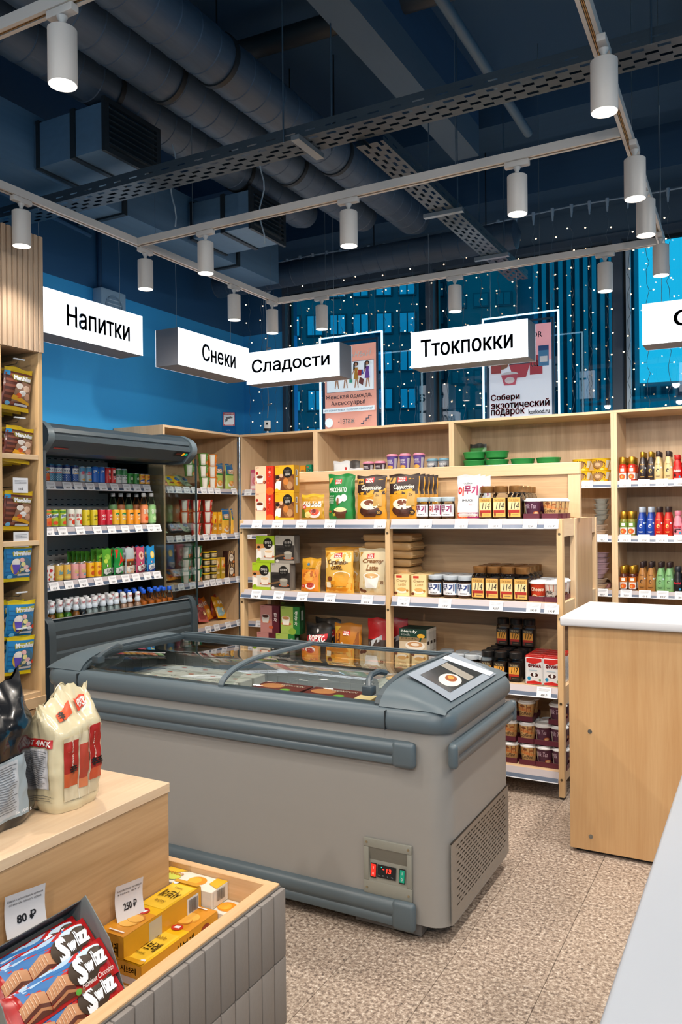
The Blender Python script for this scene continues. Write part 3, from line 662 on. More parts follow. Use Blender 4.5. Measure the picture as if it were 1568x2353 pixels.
# left wall unit (faces +x)
LS_X = -3.95; LS_Y0, LS_Y1 = 4.595, WS_Y; LS_L = [1.637, 1.267, .90, .535, .16]
o = thing('shelving_unit', 'maple shelving unit at the left wall between fridge and corner', 'shelving', (0, 0, 0)); LU = o
yE = WS_Y-.002
MB().bbox(-4.44, LS_Y0, 0, LS_X, LS_Y0+.02, WS_TOP, WZ, .001, 1).obj('side_panel', o, smooth=0)
MB().bbox(-4.44, LS_Y0+.02, WS_TOP-W16, LS_X, yE, WS_TOP, WY, .001, 1).obj('top_board', o, smooth=0)
MB().box(-4.44, LS_Y0+.02, 0, -4.428, yE, WS_TOP-W16, wood('Z', '#c4a988', '#a58a68')).obj('back_panel', o, smooth=0)
MB().box(-4.428, yE-.012, 0, LS_X-.02, yE, WS_TOP-W16, wood('Z', '#c4a988', '#a58a68')).obj('end_panel', o, smooth=0)
MB().bbox(-4.44, yE+.002, WS_TOP-W16, -3.95, WS_Y+.4, WS_TOP, WY, .001, 1).obj('corner_board', o, smooth=0)
LT = {0: (391, 410, 429, 447, 468, 484, 500, 538), 1: (391, 411, 432, 452, 473, 491, 515, 545), 2: (393, 416, 442, 474, 489, 503, 522, 548), 3: (478, 498, 524, 549)}
for i, z in enumerate(LS_L):
    MB().bbox(-4.428, LS_Y0+.02, z-W16, LS_X-.012, yE-.012, z, WY, .001, 1).obj('shelf', o, smooth=0)
    tg = [(wy(u, LS_X, z-.02)-LS_Y0-.02, PRICES[(7*i+3*j) % 9]) for j, u in enumerate(LT.get(i, ()))]
    price_strip(o, yE-.034-LS_Y0-.02, (LS_X-.012, LS_Y0+.02, z-.043), PI/2, tg, .045)
tag(MB().lathe([(.011, 0), (.011, 2.075)], 12, M('#aab4bc', .25, .9), (LS_X+.024, WS_Y-.036, .0)).lathe([(.022, 0), (.022, .006), (.011, .01)], 12, M('#aab4bc', .3, .9), (LS_X+.024, WS_Y-.036, .0)).obj('corner_pole'), 'thin chrome corner pole where the two shelving walls meet', 'pole')
bpy.data.objects['corner_pole'].location.z = 0

# central gondola
GX0, GX1, GY = -2.862, -.913, 4.02
GL_ = [1.398, .975, .553, .132]
o = thing('gondola_shelving', 'central maple gondola shelf stocked with coffee and tea', 'shelving', (0, 0, 0)); GO = o
XM = -1.868; PW_ = .028
for x0 in (GX0, XM-PW_/2, GX1-PW_): MB().bbox(x0, GY, .012, x0+PW_, GY+.045, 1.3975, wood('Z', '#dcbf94', '#c9a271'), .0015, 1).obj('post', o, smooth=0)
for x0 in (GX0, GX1-PW_):
    MB().bbox(x0, GY+.30, .012, x0+PW_, GY+.345, 1.3975, WZ, .0015, 1).obj('post', o, smooth=0)
    MB().bbox(x0, GY+.87, .012, x0+PW_, GY+.915, 1.3975, WZ, .0015, 1).obj('post', o, smooth=0)
    MB().box(x0+.003, GY+.345, .05, x0+PW_-.003, GY+.77, 1.3975, wood('Z', '#cdaa80', '#a98260')).obj('end_panel', o, smooth=0)
    for z in GL_:
        MB().box(x0+.004, GY+.045, z-.09 if z > .2 else z-.05, x0+PW_-.004, GY+.30, z, WY).obj('side_rail', o, smooth=0)
        MB().box(x0+.004, GY+.77, z-.09 if z > .2 else z-.05, x0+PW_-.004, GY+.87, z, WY).obj('side_rail', o, smooth=0)
    for z in GL_[:3]: screw(o, (x0+PW_/2, GY-.0005, z-.075))
    screw(o, (x0+PW_/2, GY-.0005, .10))
    MB().lathe([(.014, 0), (.014, .012)], 12, M('#2a2624', .6), (x0+PW_/2, GY+.022, 0)).obj('foot', o)
for z in GL_[:3]: screw(o, (XM, GY-.0005, z-.075))
bpz = 1.70
MB().box(GX0+.03, GY+.405, .10, GX1-.03, GY+.425, bpz-.065, wood('X', '#cfae86', '#a8855f')).obj('back_panel', o, smooth=0)
MB().bbox(GX0, GY+.385, bpz-.065, GX1+.008, GY+.44, bpz, WX, .002, 1).obj('top_rail', o, smooth=0)
MB().bbox(GX1-.055, GY+.39, 1.4, GX1+.008, GY+.435, bpz-.065, WZ, .002, 1).obj('upright', o, smooth=0)
MB().bbox(GX0, GY+.39, 1.4, GX0+.063, GY+.435, bpz-.065, WZ, .002, 1).obj('upright', o, smooth=0)
GT = [([(590, '850 ₽'), (637, '950 ₽'), (692, '550 ₽'), (758, '650 ₽'), (873, '560 ₽')], [(978, '1100 ₽'), (1060, '1100 ₽'), (1138, '1390 ₽'), (1218, '190 ₽'), (1267, '190 ₽')]),
      ([(588, '790 ₽'), (640, '990 ₽'), (694, '550 ₽'), (758, '650 ₽'), (843, '650 ₽')], [(927, '190 ₽'), (1022, '1100 ₽'), (1140, '950 ₽'), (1226, '190 ₽'), (1268, '190 ₽')]),
      ([], [(1250, '490 ₽')]), ([], [])]
for i, z in enumerate(GL_):
    MB().bbox(GX0+PW_, GY+.016, z-.022, GX1-PW_, GY+.405, z, WX, .001, 1).obj('shelf', o, smooth=0)
    for k, (a, b) in enumerate(((GX0+PW_-.018, XM-PW_/2), (XM+PW_/2+.01, GX1-PW_))):
        tg = [(wx(u, GY-.012, z-.03)-a, p) for u, p in GT[i][k]]
        price_strip(o, b-a, (a, GY+.012, z-.050), 0, tg, .052, .02)
    MB().bbox(GX0+PW_, GY+.445, z-.022, GX1-PW_, GY+.90, z, WX, .001, 1).obj('shelf', o, smooth=0)

# ------------------------------------------------------------ island freezer
FX0, FX1, FY0, FY1 = -2.815, -.948, 2.49, 3.215
FG = M('#93928f', .45, var=.04); FB = M('#54626a', .38, var=.05); FBD = M('#3b474e', .4)
o = thing('island_freezer', 'grey island chest freezer with curved sliding glass lids', 'freezer', (0, 0, 0)); FR = o
def rrect(x0, y0, x1, y1, r, n=8):
    P = []
    for cx, cy, a0 in ((x1-r, y0+r, -PI/2), (x1-r, y1-r, 0), (x0+r, y1-r, PI/2), (x0+r, y0+r, PI)):
        for k in range(n+1): a = a0+PI/2*k/n; P.append((cx+r*math.cos(a), cy+r*math.sin(a)))
    return P
def ring(mb, layers, mat, close_bottom=None):                      # stack of closed outlines
    n = len(layers[0][0]); i = len(mb.v)
    for pts, z in layers: mb.v += [(x, y, z) for x, y in pts]
    k = mb.m(mat)
    for a in range(len(layers)-1):
        for j in range(n): mb.f.append((i+a*n+j, i+a*n+(j+1) % n, i+(a+1)*n+(j+1) % n, i+(a+1)*n+j)); mb.mi.append(k)
    if close_bottom is not None: mb.f.append(tuple(i+close_bottom*n+j for j in range(n))); mb.mi.append(k)
mb = MB(); O_ = rrect(FX0, FY0, FX1, FY1, .075); I_ = rrect(FX0+.06, FY0+.06, FX1-.06, FY1-.06, .03)
ring(mb, [(O_, .055), (O_, .745)], FG); mb.f.append(tuple(range(len(O_)))[::-1]); mb.mi.append(0)
mb.obj('body', o)
mb = MB(); LI = M('#c6cacc', .5); mb2 = I_
ring(mb, [(rrect(FX0+.02, FY0+.02, FX1-.02, FY1-.02, .06), .745), (I_, .745), (I_, .40)], LI, 2); mb.obj('liner', o)
def rim_prof(d, z0=.700, z1=.778): return [(d[0], z0)]
def grow(k): return rrect(FX0-k, FY0-k, FX1+k, FY1+k, .075+k)
mb = MB(); ring(mb, [(grow(-.002), .703), (grow(.010), .703), (grow(.018), .715), (grow(.020), .735), (grow(.015), .757), (grow(.004), .772), (grow(-.012), .778), (grow(-.055), .778), (grow(-.055), .745)], FB); mb.obj('rim', o)
for xx in (FX0+.205, -1.165): MB().box(xx, FY0-.0225, .703, xx+.003, FY0-.006, .768, M('#1c2428')).obj('rim_seam', o, smooth=0)
# bumpers
def bumper(a0, a1, z0, z1, axis, face):
    h = z1-z0; P = []
    for k in range(9):
        t = -PI/2+PI*k/8; P.append((face-.008-.022*math.cos(t) if axis == 'x' else face+.008+.022*math.cos(t), z0+h*.66+h*.33*math.sin(t)))
    out = [(face, z0)]
    s_ = -1 if axis == 'x' else 1
    prof = [(0, 0), (.014, 0), (.024, .08), (.027, .25), (.024, .36), (.0215, .39), (.0215, .43), (.026, .47), (.031, .62), (.031, .78), (.024, .93), (.012, 1.), (0, 1.)]
    mb = MB(); mb.extr([(face+s_*d, z0+h*q) for d, q in prof], a0+.02, a1-.03 if axis == 'x' else a1-.02, FB, axis)
    b_ = mb.obj('bumper_rail', o)
    for e0, e1 in ((a1-.085, a1), (a0, a0+.03)):
        if axis == 'x': MB().bbox(e0, face-.034, z0-.003, e1, face, z1+.003, FB, .016, 3).obj('end_cap', b_)
        else: MB().bbox(face, e0 if e0 < a0+.01 else a1-.03, z0-.003, face+.034, e1, z1+.003, FB, .014, 3).obj('end_cap', b_)
bumper(FX0+.05, -1.052, .585, .668, 'x', FY0); bumper(FX0+.05, -1.058, .036, .128, 'x', FY0); bumper(FY0+.0, FY1-.01, .595, .672, 'y', FX1)
# glass profile
def PZ(y):
    a, b = FY0+.005, FY0+.30
    if y < b: t = (y-a)/(b-a); t = max(0, min(1, t)); return .770+.077*math.sqrt(max(0, 1-(1-t)**2.2))
    return .847-.008*(y-b)/(FY1-b)
def lid(x0, x1, dz, nm):
    mb = MB(); mb.grid(lambda a, b: Vector((x0+(x1-x0)*a, FY0+.012+(FY1-.03-FY0-.012)*(b**1.25), PZ(FY0+.012+(FY1-.03-FY0-.012)*(b**1.25))+dz)), 2, 26, glass('lid_glass', '#f2f8f8', 1.5, 1.5))
    g = mb.obj(nm, o); return g
gl = lid(-2.60, -1.83, -.014, 'glass_lid'); gr = lid(-1.87, -1.205, 0, 'glass_lid')
def arc_bar(par, x0, x1, dz, th, mat, nm, ya=FY0+.006, yb=FY1-.02):
    mb = MB(); N = 28
    def pt(k, top): 
        y = ya+(yb-ya)*((k/N)**1.3); return y, PZ(y)+dz+(th if top else 0)
    i = 0; vs = []
    for k in range(N+1):
        y, z0 = pt(k, 0); _, z1 = pt(k, 1); vs.append([(x0, y, z0), (x1, y, z0), (x1, y, z1), (x0, y, z1)])
    for k in range(N):
        A_, B_ = vs[k], vs[k+1]
        for q in range(4): mb.poly([A_[q], A_[(q+1) % 4], B_[(q+1) % 4], B_[q]], mat)
    mb.poly(vs[0][::-1], mat); mb.poly(vs[-1], mat); return mb.obj(nm, par, smooth=50)
arc_bar(gr, -1.885, -1.862, -.004, .012, FB, 'lid_frame'); arc_bar(gr, -1.215, -1.195, -.004, .010, FBD, 'lid_frame'); arc_bar(gl, -2.61, -2.595, -.016, .012, FBD, 'lid_frame')
# rear frame and end caps
MB().extr([(FY1-.05, .80), (FY1+.006, .78), (FY1+.012, .815), (FY1+.0, .838), (FY1-.022, .844), (FY1-.05, .838)], -2.63, -1.19, FBD).obj('rear_frame', o)
MB().extr([(FY1-.030, .844), (FY1-.018, .844), (FY1-.018, .848), (FY1-.030, .848)], FX0+.2, FX1-.24, FB).obj('rear_track', o)
def sm(a, b, k=.012):                                              # smooth minimum
    h = max(k-abs(a-b), 0)/k; return min(a, b)-h*h*k*.25
def cap(xa, xb, right):
    mb = MB(); NU, NV = 18, 40
    def f(u, v):
        x = xa+(xb-xa)*u; y = FY0-.002+(FY1+.004-(FY0-.002))*v; d = (FX1-x) if right else (x-FX0)
        z = PZ(y)+.006
        S = .781+(.072*min(1, max(0, d-.012)/.215)**.9 if right else .105*math.sin(min(1, d/.20)*PI/2))
        z = sm(z, S, .03)
        e = FY1+.004-y; z = min(z, .776+1.1*max(0, e)) if e < .08 else z
        return Vector((x, y, z))
    mb.grid(f, NU, NV, FB, flip=False)
    y_edges = xa if right else xb
    # outer skirt towards the glass
    ys = [FY0-.002+(FY1+.006-FY0)*k/NV for k in range(NV+1)]
    for k in range(NV):
        p, q = f(0 if right else 1, k/NV), f(0 if right else 1, (k+1)/NV)
        mb.poly([p, q, (q.x, q.y, .77), (p.x, p.y, .77)], FBD)
    return mb.obj('end_cap_hood', o)
cap(-1.195, FX1-.004, True); cap(FX0+.004, -2.61, False)
# info frame on the right cap
def capz(x, y): return .781+.072*min(1, max(0, FX1-x-.012)/.215)**.9+.004
Q = [at(u, v, z=.835) for u, v in ((935, 1566), (1072, 1502), (1154, 1545), (1033, 1617))]
Q = [Vector((-1.165, 2.665, 0)), Vector((-1.165, 3.15, 0)), Vector((-.972, 3.11, 0)), Vector((-.972, 2.60, 0))]
def qf(u, v, off):
    p = Q[0].lerp(Q[1], u).lerp(Q[3].lerp(Q[2], u), v); return Vector((p.x, p.y, capz(p.x, p.y)+.002+off))
mb = MB(); mb.art([('r', 0, 0, 1, 1, M('#8793a0', .3))], qf, True, base=0); 
po = mb.obj('info_frame', o)
mb = MB(); mb.art([('r', .12, .16, .86, .84, M('#2c3438', .12)), ('e', .34, .60, .16, .2, M('#d8d2c4', .3)), ('e', .38, .58, .08, .11, '#8a4a26'), ('e', .39, .56, .04, .06, '#c08a3a'), ('r', .52, .18, .66, .82, M('#8f8c84', .2)), ('p', [(.70, .02), (.82, .0), (.98, .96), (.86, .98)], M('#d2dae2', .15))], qf, False, base=.0015); mb.obj('photo_insert', po)
# handles on the lids
def handle(x, y, flip, par):
    h_ = thing('x', None, None) if 0 else None
    mb = MB(); s_ = -1 if flip else 1
    pts = [Vector((x, y-.06, PZ(y-.06)+.012)), Vector((x+s_*.012, y-.035, PZ(y-.035)+.026)), Vector((x+s_*.018, y, PZ(y)+.030)), Vector((x+s_*.012, y+.05, PZ(y+.05)+.024)), Vector((x, y+.085, PZ(y+.085)+.010))]
    mb.tube(pts, .011, 8, FBD); mb.bbox(x-.02, y-.075, PZ(y-.075)+.0, x+.02, y-.035, PZ(y-.035)+.014, FBD, .005, 2)
    mb.obj('lid_handle', par)
handle(-1.255, FY0+.10, True, gr); handle(-2.56, FY0+.11, False, gl)
# control box
fz = FY0
mb = MB(); cx0, cx1, cz0, cz1 = -1.255, -1.074, .128, .318; CG = M('#8a8c84', .4)
for a in ((cx0, cz0, cx1, cz0+.045), (cx0, cz1-.03, cx1, cz1), (cx0, cz0+.045, cx0+.02, cz1-.03), (cx1-.018, cz0+.045, cx1, cz1-.03)): mb.bbox(a[0], fz-.012, a[1], a[2], fz-.001, a[3], CG, .0025, 2)
cb = mb.obj('control_box', o)
mb = MB(); mb.poly([(cx0+.02, fz-.010, cz0+.045), (cx1-.018, fz-.010, cz0+.045), (cx1-.018, fz-.001, cz1-.075), (cx0+.02, fz-.001, cz1-.075)], CG)
mb.poly([(cx0+.02, fz-.001, cz1-.075), (cx1-.018, fz-.001, cz1-.075), (cx1-.018, fz-.010, cz1-.03), (cx0+.02, fz-.010, cz1-.03)], M('#6e6e66', .5)); mb.obj('recess', cb, smooth=0)
def slope_fn(x0, x1, z0, z1):
    return lambda u, v, off: Vector((x0+(x1-x0)*u, fz-.010+.009*((z0+(z1-z0)*v)-(cz0+.045))/(cz1-.075-cz0-.045)-.001-off, z0+(z1-z0)*v))
MB().art([('r', 0, 0, 1, 1, M('#1a1f24', .25)), ('t', '-', .28, .66, .37, .71, M('#ff2418', .4, em=3.), .04, 0), ('t', '13', .48, .45, .74, .80, M('#ff2418', .4, em=3.), .02, .1), ('e', .22, .84, .025, .035, M('#18c890', .4, em=2.)), ('e', .33, .2, .03, .06, '#8c949a'), ('e', .33, .2, .018, .036, '#1a1f24'), ('t', 'v', .55, .16, .6, .24, '#8c949a', 0, 0), ('t', '^A', .76, .16, .88, .26, '#8c949a', 0, 0), ('t', '*SET', .06, .17, .2, .24, '#8c949a', 0, 0)],
     slope_fn(cx0+.052, cx0+.122, cz0+.062, cz0+.104), base=.003, step=.0006).obj('temperature_display', cb, smooth=0)
for nm, xx, c_, e_ in (('red_switch', cx0+.026, '#e01c14', 1.4), ('green_switch', cx0+.134, '#0f8a6e', .15)):
    MB().art([('r', 0, 0, 1, 1, '#14181a'), ('r', .12, .08, .88, .92, M(c_, .3, em=e_)), ('t', 'I', .46, .6, .54, .78, '#f0f0f0', .01, 0), ('t', 'o', .36, .2, .64, .4, '#f0f0f0', .01, 0)], slope_fn(xx, xx+.023, cz0+.058, cz0+.106), base=.004, step=.0008).obj(nm, cb, smooth=0)
for x, z in ((cx0+.013, cz0+.02), (cx1-.012, cz0+.02), (cx0+.013, cz1-.014), (cx1-.012, cz1-.014)): MB().lathe([(.004, -.0135), (.0045, -.012), (.0045, -.011)], 10, M('#b0a890', .3, .9), (x, fz, z), 'y').obj('screw', cb)
mb = MB(); 
for i in range(5):
    for j in range(3): mb.box(cx0+.012+i*.0335, fz-.0006, .101-.012*j+.0, cx0+.040+i*.0335, fz+.001, .1055-.012*j, M('#141210'))
tag(mb.obj('vent_slots', o, smooth=0), kind='stuff')
# side service panel with slots
fx = FX1
mb = MB(); PM = M('#8f8c86', .35, .35)
mb.bbox(fx-.002, FY0+.03, .062, fx+.0025, FY1-.045, .335, PM, .001, 1); sp_ = mb.obj('service_panel', o, smooth=0)
MB().box(fx-.0005, FY0+.025, .334, fx+.003, FY1-.04, .339, M('#1a1a1a')).obj('panel_gap', sp_, smooth=0)
mb = MB(); sl = M('#15130f')
for i in range(15):
    for j in range(15):
        y = FY0+.075+i*.037+(.0185 if j % 2 else 0); z = .110+j*.0142
        if y+.028 > FY1-.085: continue
        mb.poly([(fx+.003, y, z), (fx+.003, y+.025, z), (fx+.003, y+.025, z+.0052), (fx+.003, y, z+.0052)], sl)
tag(mb.obj('slots', sp_, smooth=0), kind='stuff')
for x, y in ((FX0+.25, FY0+.1), (FX1-.33, FY0+.08), (FX0+.25, FY1-.1), (FX1-.2, FY1-.1)):
    MB().lathe([(.026, -.012), (.026, .012)], 18, M('#8b8d8e', .5), (x, y, .026), 'x').box(x-.018, y-.02, .036, x+.018, y+.02, .056, M('#6b6d6e', .5)).obj('caster', o)
MB().box(-1.30, FY0+.012, .012, -1.05, FY0+.4, .054, M('#6f7072', .5, .4)).obj('compressor_base', o, smooth=0)
# baskets inside
mb = MB(); wr = M('#c8ccce', .35, .6)
def wiregrid(x0, x1, y, z0, z1, dx, dz):
    x = x0
    while x <= x1+1e-4: mb.box(x-.0012, y-.0012, z0, x+.0012, y+.0012, z1, wr); x += dx
    z = z0
    while z <= z1+1e-4: mb.box(x0, y-.0012, z-.0012, x1, y+.0012, z+.0012, wr); z += dz
def wiregridy(x, y0, y1, z0, z1, d):
    y = y0
    while y <= y1+1e-4: mb.box(x-.0012, y-.0012, z0, x+.0012, y+.0012, z1, wr); y += d
    z = z0
    while z <= z1+1e-4: mb.box(x-.0012, y0, z-.0012, x+.0012, y1, z+.0012, wr); z += d
wiregrid(FX0+.07, FX1-.07, FY1-.075, .52, .73, .055, .055); wiregridy(FX0+.075, FY0+.08, FY1-.08, .55, .73, .055)
for x in (-1.90,): wiregridy(x, FY0+.07, FY1-.08, .52, .70, .055)
tag(mb.obj('wire_basket', o, smooth=0), kind='stuff')
MB().box(FX0+.065, FY0+.065, .60, FX1-.065, FY1-.065, .615, M('#b8bcc0', .5)).obj('basket_floor', o, smooth=0)

# ------------------------------------------------------------ open drinks fridge
RX, RY0, RY1 = -3.56, 3.16, 4.46
o = thing('open_drinks_fridge', 'open dark grey wall fridge full of cans and bottles', 'fridge', (0, 0, 0)); OF = o
MB().box(-4.44, RY0, .0, -4.36, RY1, 1.92, M('#3f3f40', .5)).obj('back_wall', o, smooth=0)
mb = MB(); bpn = M('#d2ccc4', .55, .0); mb.box(-4.36, RY0+.02, .716, -4.352, RY1-.02, 1.86, bpn); bp_ = mb.obj('back_panel', o, smooth=0)
mb = MB()
for z in [.95+.035*k for k in range(26)]:
    if int((z-.95)/.035+.5) % 5 in (3, 4): continue
    for k in range(22): mb.poly([(-4.3515, RY0+.06+k*.055, z), (-4.3515, RY0+.085+k*.055, z), (-4.3515, RY0+.085+k*.055, z+.006), (-4.3515, RY0+.06+k*.055, z+.006)], M('#1c1b1a'))
tag(mb.obj('slots', bp_, smooth=0), kind='stuff')
MB().box(-4.44, RY0, 0, RX-.02, RY0+.02, 1.90, M('#3c444a', .5)).obj('end_wall', o, smooth=0)
MB().box(-4.40, RY1-.004, .80, RX+.02, RY1+.002, 1.86, glass('side_glass', '#e8f0f0', 1.5)).obj('side_glass', o, smooth=0)
MB().box(RX+.014, RY1-.006, .80, RX+.024, RY1+.004, 1.82, M('#2a3a3e', .2)).obj('glass_edge', o, smooth=0)
mb = MB().box(-4.44, RY1-.02, .0, RX-.05, RY1, .62, FBD); mb.box(-4.44, RY1-.02, .62, -4.30, RY1, 1.86, M('#1c2226', .6)); mb.obj('end_frame', o, smooth=0)
# front bumper wall
prof = [(RX-.10, .12), (RX-.02, .12), (RX-.005, .30), (RX, .50), (RX+.004, .56), (RX-.002, .575), (RX+.006, .60), (RX+.006, .655), (RX-.002, .67), (RX+.006, .69), (RX+.006, .745), (RX-.004, .76), (RX+.002, .785), (RX-.012, .83), (RX-.035, .845), (RX-.10, .80)]
MB().extr(prof, RY0+.03, RY1-.04, FBD, 'y').obj('front_bumper', o, smooth=25)
MB().box(-4.36, RY0+.02, .66, RX-.09, RY1-.02, .715, M('#6a6c6c', .5)).obj('lower_deck', o, smooth=0)
MB().box(-4.30, RY0+.05, .0, RX-.16, RY1-.05, .12, M('#1c1e20')).obj('plinth', o, smooth=0)
MB().extr([(RX-.045, .838), (RX-.01, .85), (RX-.01, .856), (RX-.045, .846)], RY0+.04, RY1-.05, M('#aab2b8', .3, .5), 'y').obj('top_trim', o, smooth=0)
for y0, y1 in ((RY0-.005, RY0+.045), (RY1-.05, RY1+.005)):
    P = [(-4.42, .12), (RX-.02, .12)]+[(RX+.006+.014*math.sin(k*PI/8), .42+.42*math.sin((k-4)*PI/8)*1.0) for k in range(0, 9)][4:]+[(RX-.06, .862), (RX-.30, .80), (-4.2, .74), (-4.42, .74)]
    P = [(RX-.30, .12), (RX-.02, .12), (RX+.012, .2), (RX+.02, .5), (RX+.018, .76), (RX+.008, .83), (RX-.02, .862), (RX-.06, .868), (RX-.30, .80)]
    MB().extr(P, y0, y1, FBD, 'y').obj('bumper_end', o, smooth=60)
# canopy
cp = [(-4.42, 1.84), (-3.78, 1.80), (-3.62, 1.805), (RX-.02, 1.845), (RX+.012, 1.868), (RX+.012, 1.892), (RX-.004, 1.898), (RX-.004, 1.906), (RX+.004, 1.912), (RX-.002, 1.935), (RX-.02, 1.942), (RX-.05, 1.965), (-3.75, 1.985), (-4.42, 1.99)]
MB().extr(cp, RY0+.035, RY1-.045, M('#434e55', .3, .15), 'y').obj('canopy', o, smooth=20)
for y0, y1 in ((RY0-.005, RY0+.04), (RY1-.05, RY1+.005)):
    P = [(-4.42, 1.83), (-3.72, 1.785), (-3.60, 1.792), (RX+.0, 1.83), (RX+.026, 1.86), (RX+.03, 1.89), (RX+.02, 1.925), (RX-.01, 1.955), (RX-.08, 1.985), (-3.80, 2.005), (-4.42, 2.01)]
    MB().extr(P, y0, y1, FB, 'y').obj('canopy_end', o, smooth=60)
slf = lambda u, v, off: Vector((RX-.028+.034*v+off*.6, RY1-.19+u*.13, 1.838+.026*v-off*.8))
MB().art([('r', 0, 0, 1, 1, '#15181a'), ('r', .12, .3, .48, .7, '#6e1f1c'), ('r', .58, .25, .76, .8, M('#e09a18', .4, em=.6)), ('r', .8, .25, .96, .8, M('#109a6c', .4, em=.5))], slf, base=.003, step=.0008).obj('control_panel', o, smooth=0)
slf2 = lambda u, v, off: Vector((RX-.075+.04*v+off*.6, RY0+.09+u*.11, 1.812+.018*v-off*.8))
MB().art([('r', 0, 0, 1, 1, '#c03028'), ('t', 'Cryspi', .2, .25, .8, .75, '#e8e8e8', .01, 0)], slf2, base=.004, step=.0008).obj('maker_badge', o, smooth=0)
RS = [(-3.90, 1.648, 4.40), (-3.83, 1.366, 4.405), (-3.82, 1.035, 4.405)]
RT = [[115, 153, 178, 206, 235, 262, 290, 313, 336], [111, 142, 183, 222, 255, 286, 317, 345, 360], [123, 157, 190, 225, 257, 287, 311, 337, 359]]
for (sx_, sz, sy), tp in zip(RS, RT):
    mb = MB().box(-4.352, RY0+.03, sz-.02, sx_-.014, sy, sz, M('#8c8f90', .4, .3)); sh = mb.obj('wire_shelf', o, smooth=0)
    price_strip(o, sy-RY0-.03, (sx_-.012, RY0+.03, sz-.05), PI/2, [(wy(u, sx_, sz-.02)-RY0-.03, PRICES[(u*7) % 9]) for u in tp], .052, .02)
    MB().box(-4.34, RY0+.05, sz-.055, -3.95, RY0+.065, sz-.02, M('#5a5c5c', .5)).obj('shelf_bracket', o, smooth=0); MB().box(-4.34, sy-.065, sz-.055, -3.98, sy-.05, sz-.02, M('#5a5c5c', .5)).obj('shelf_bracket', o, smooth=0)

# ------------------------------------------------------------ tall slatted cabinet at left
CK = 1.036
CX = -2.96*CK
def ZK(z): return EYE+(z-EYE)*CK
CBK = CX-.46
o = thing('tall_slatted_cabinet', 'tall maple cabinet with slatted fascia and hanging marshmallow bags', 'cabinet', (0, 0, 0)); CB = o
yv = [2.612*CK]
while yv[-1] > .8: yv.append(yv[-1]-.2235*CK)
for y in yv: MB().bbox(CBK, y-.024, ZK(.60), CX, y, ZK(2.195), wood('Z', '#d9b788', '#c9a678'), .001, 1).obj('upright', o, smooth=0)
MB().box(CBK-.02, yv[-1]-.024, .0, CBK, yv[0], ZK(2.72), M('#6b6862', .6)).obj('back_panel', o, smooth=0)
for z in (.71, 1.085, 1.46, 1.81, 2.06):
    for k in range(len(yv)-1): MB().box(CBK, yv[k+1], ZK(z)+.005, CBK+.008, yv[k]-.024, ZK(z)+.03, M('#23221f', .5)).obj('hook_rail', o, smooth=0)
for z in (.614, 1.306, 1.697):
    for k in range(len(yv)-1): MB().bbox(CBK, yv[k+1], ZK(z), CX-.003, yv[k]-.024, ZK(z)+.023, WY, .001, 1).obj('shelf', o, smooth=0)
MB().bbox(CBK, yv[-1]-.024, ZK(.565), CX+.004, yv[0]+.001, ZK(.614), WY, .001, 1).obj('counter_rail', o, smooth=0)
MB().bbox(CBK, yv[0]-.024, 0, CX+.004, yv[0]+.001, ZK(.565), WZ, .001, 1).obj('side_panel', o, smooth=0)
for k in range(4): MB().bbox(CX-.018, yv[0]-.028-.463*(k+1)+.004, .06, CX, yv[0]-.028-.463*k, ZK(.560), wood('Z', '#c6a37c', '#b5916a'), .001, 1).obj('door', o, smooth=0)
MB().box(CBK, yv[-1]-.02, ZK(2.195), CX-.02, yv[0], ZK(2.72), wood('Z', '#b79c82', '#a78c72')).obj('fascia_core', o, smooth=0)
y = yv[0]
while y > 1.0:
    MB().extr([(CX-.02, y), (CX+.012, y), (CX+.016, y-.006), (CX+.016, y-.022), (CX+.006, y-.026), (CX-.02, y-.026)], ZK(2.19), ZK(2.722), wood('Z', '#bfa890', '#ab937c'), 'z').obj('slat', o, smooth=0); y -= .030

# ------------------------------------------------------------ wood counter at right
o = thing('wooden_counter', 'maple counter block with a thick white top behind the aisle', 'counter', (0, 0, 0))
WC = wood('Z', '#d2aa7a', '#c09260', .35)
MB().bbox(-.760, 3.444, .016, .9, 3.464, .955, WC, .001, 1).obj('front_panel', o, smooth=0)
MB().bbox(-.760, 3.464, .016, -.742, 4.0, .955, WC, .001, 1).obj('side_panel', o, smooth=0); MB().bbox(.88, 3.464, .016, .9, 4.0, .955, WC, .001, 1).obj('side_panel', o, smooth=0)
MB().bbox(-.790, 3.415, .955, .93, 4.035, .994, M('#d2d3d7', .32), .008, 3).obj('worktop', o)
for x, z in ((-.675, .515), (-.675, .075)): MB().lathe([(.009, 0), (.009, -.0015), (.004, -.002), (.001, -.0008)], 14, M('#8c8c88', .3, .9), (x, 3.444, z), 'y').obj('screw', o)
MB().box(-.74, 3.47, 0, .88, 3.99, .016, M('#2a2420')).obj('plinth', o, smooth=0)

# near white counter
o = thing('white_counter', 'white counter top in the near right corner', 'counter', (0, 0, 0))
MB().bbox(-.137, -.9, .962, .62, 2.05, 1.0, M('#b7bec8', .32), .006, 3).obj('worktop', o)
MB().box(-.11, -.87, .05, .60, 2.02, .962, M('#c3c6ca', .5)).obj('carcass', o, smooth=0)
MB().box(-.08, -.84, 0, .57, 1.99, .05, M('#2a2a2c')).obj('plinth', o, smooth=0)

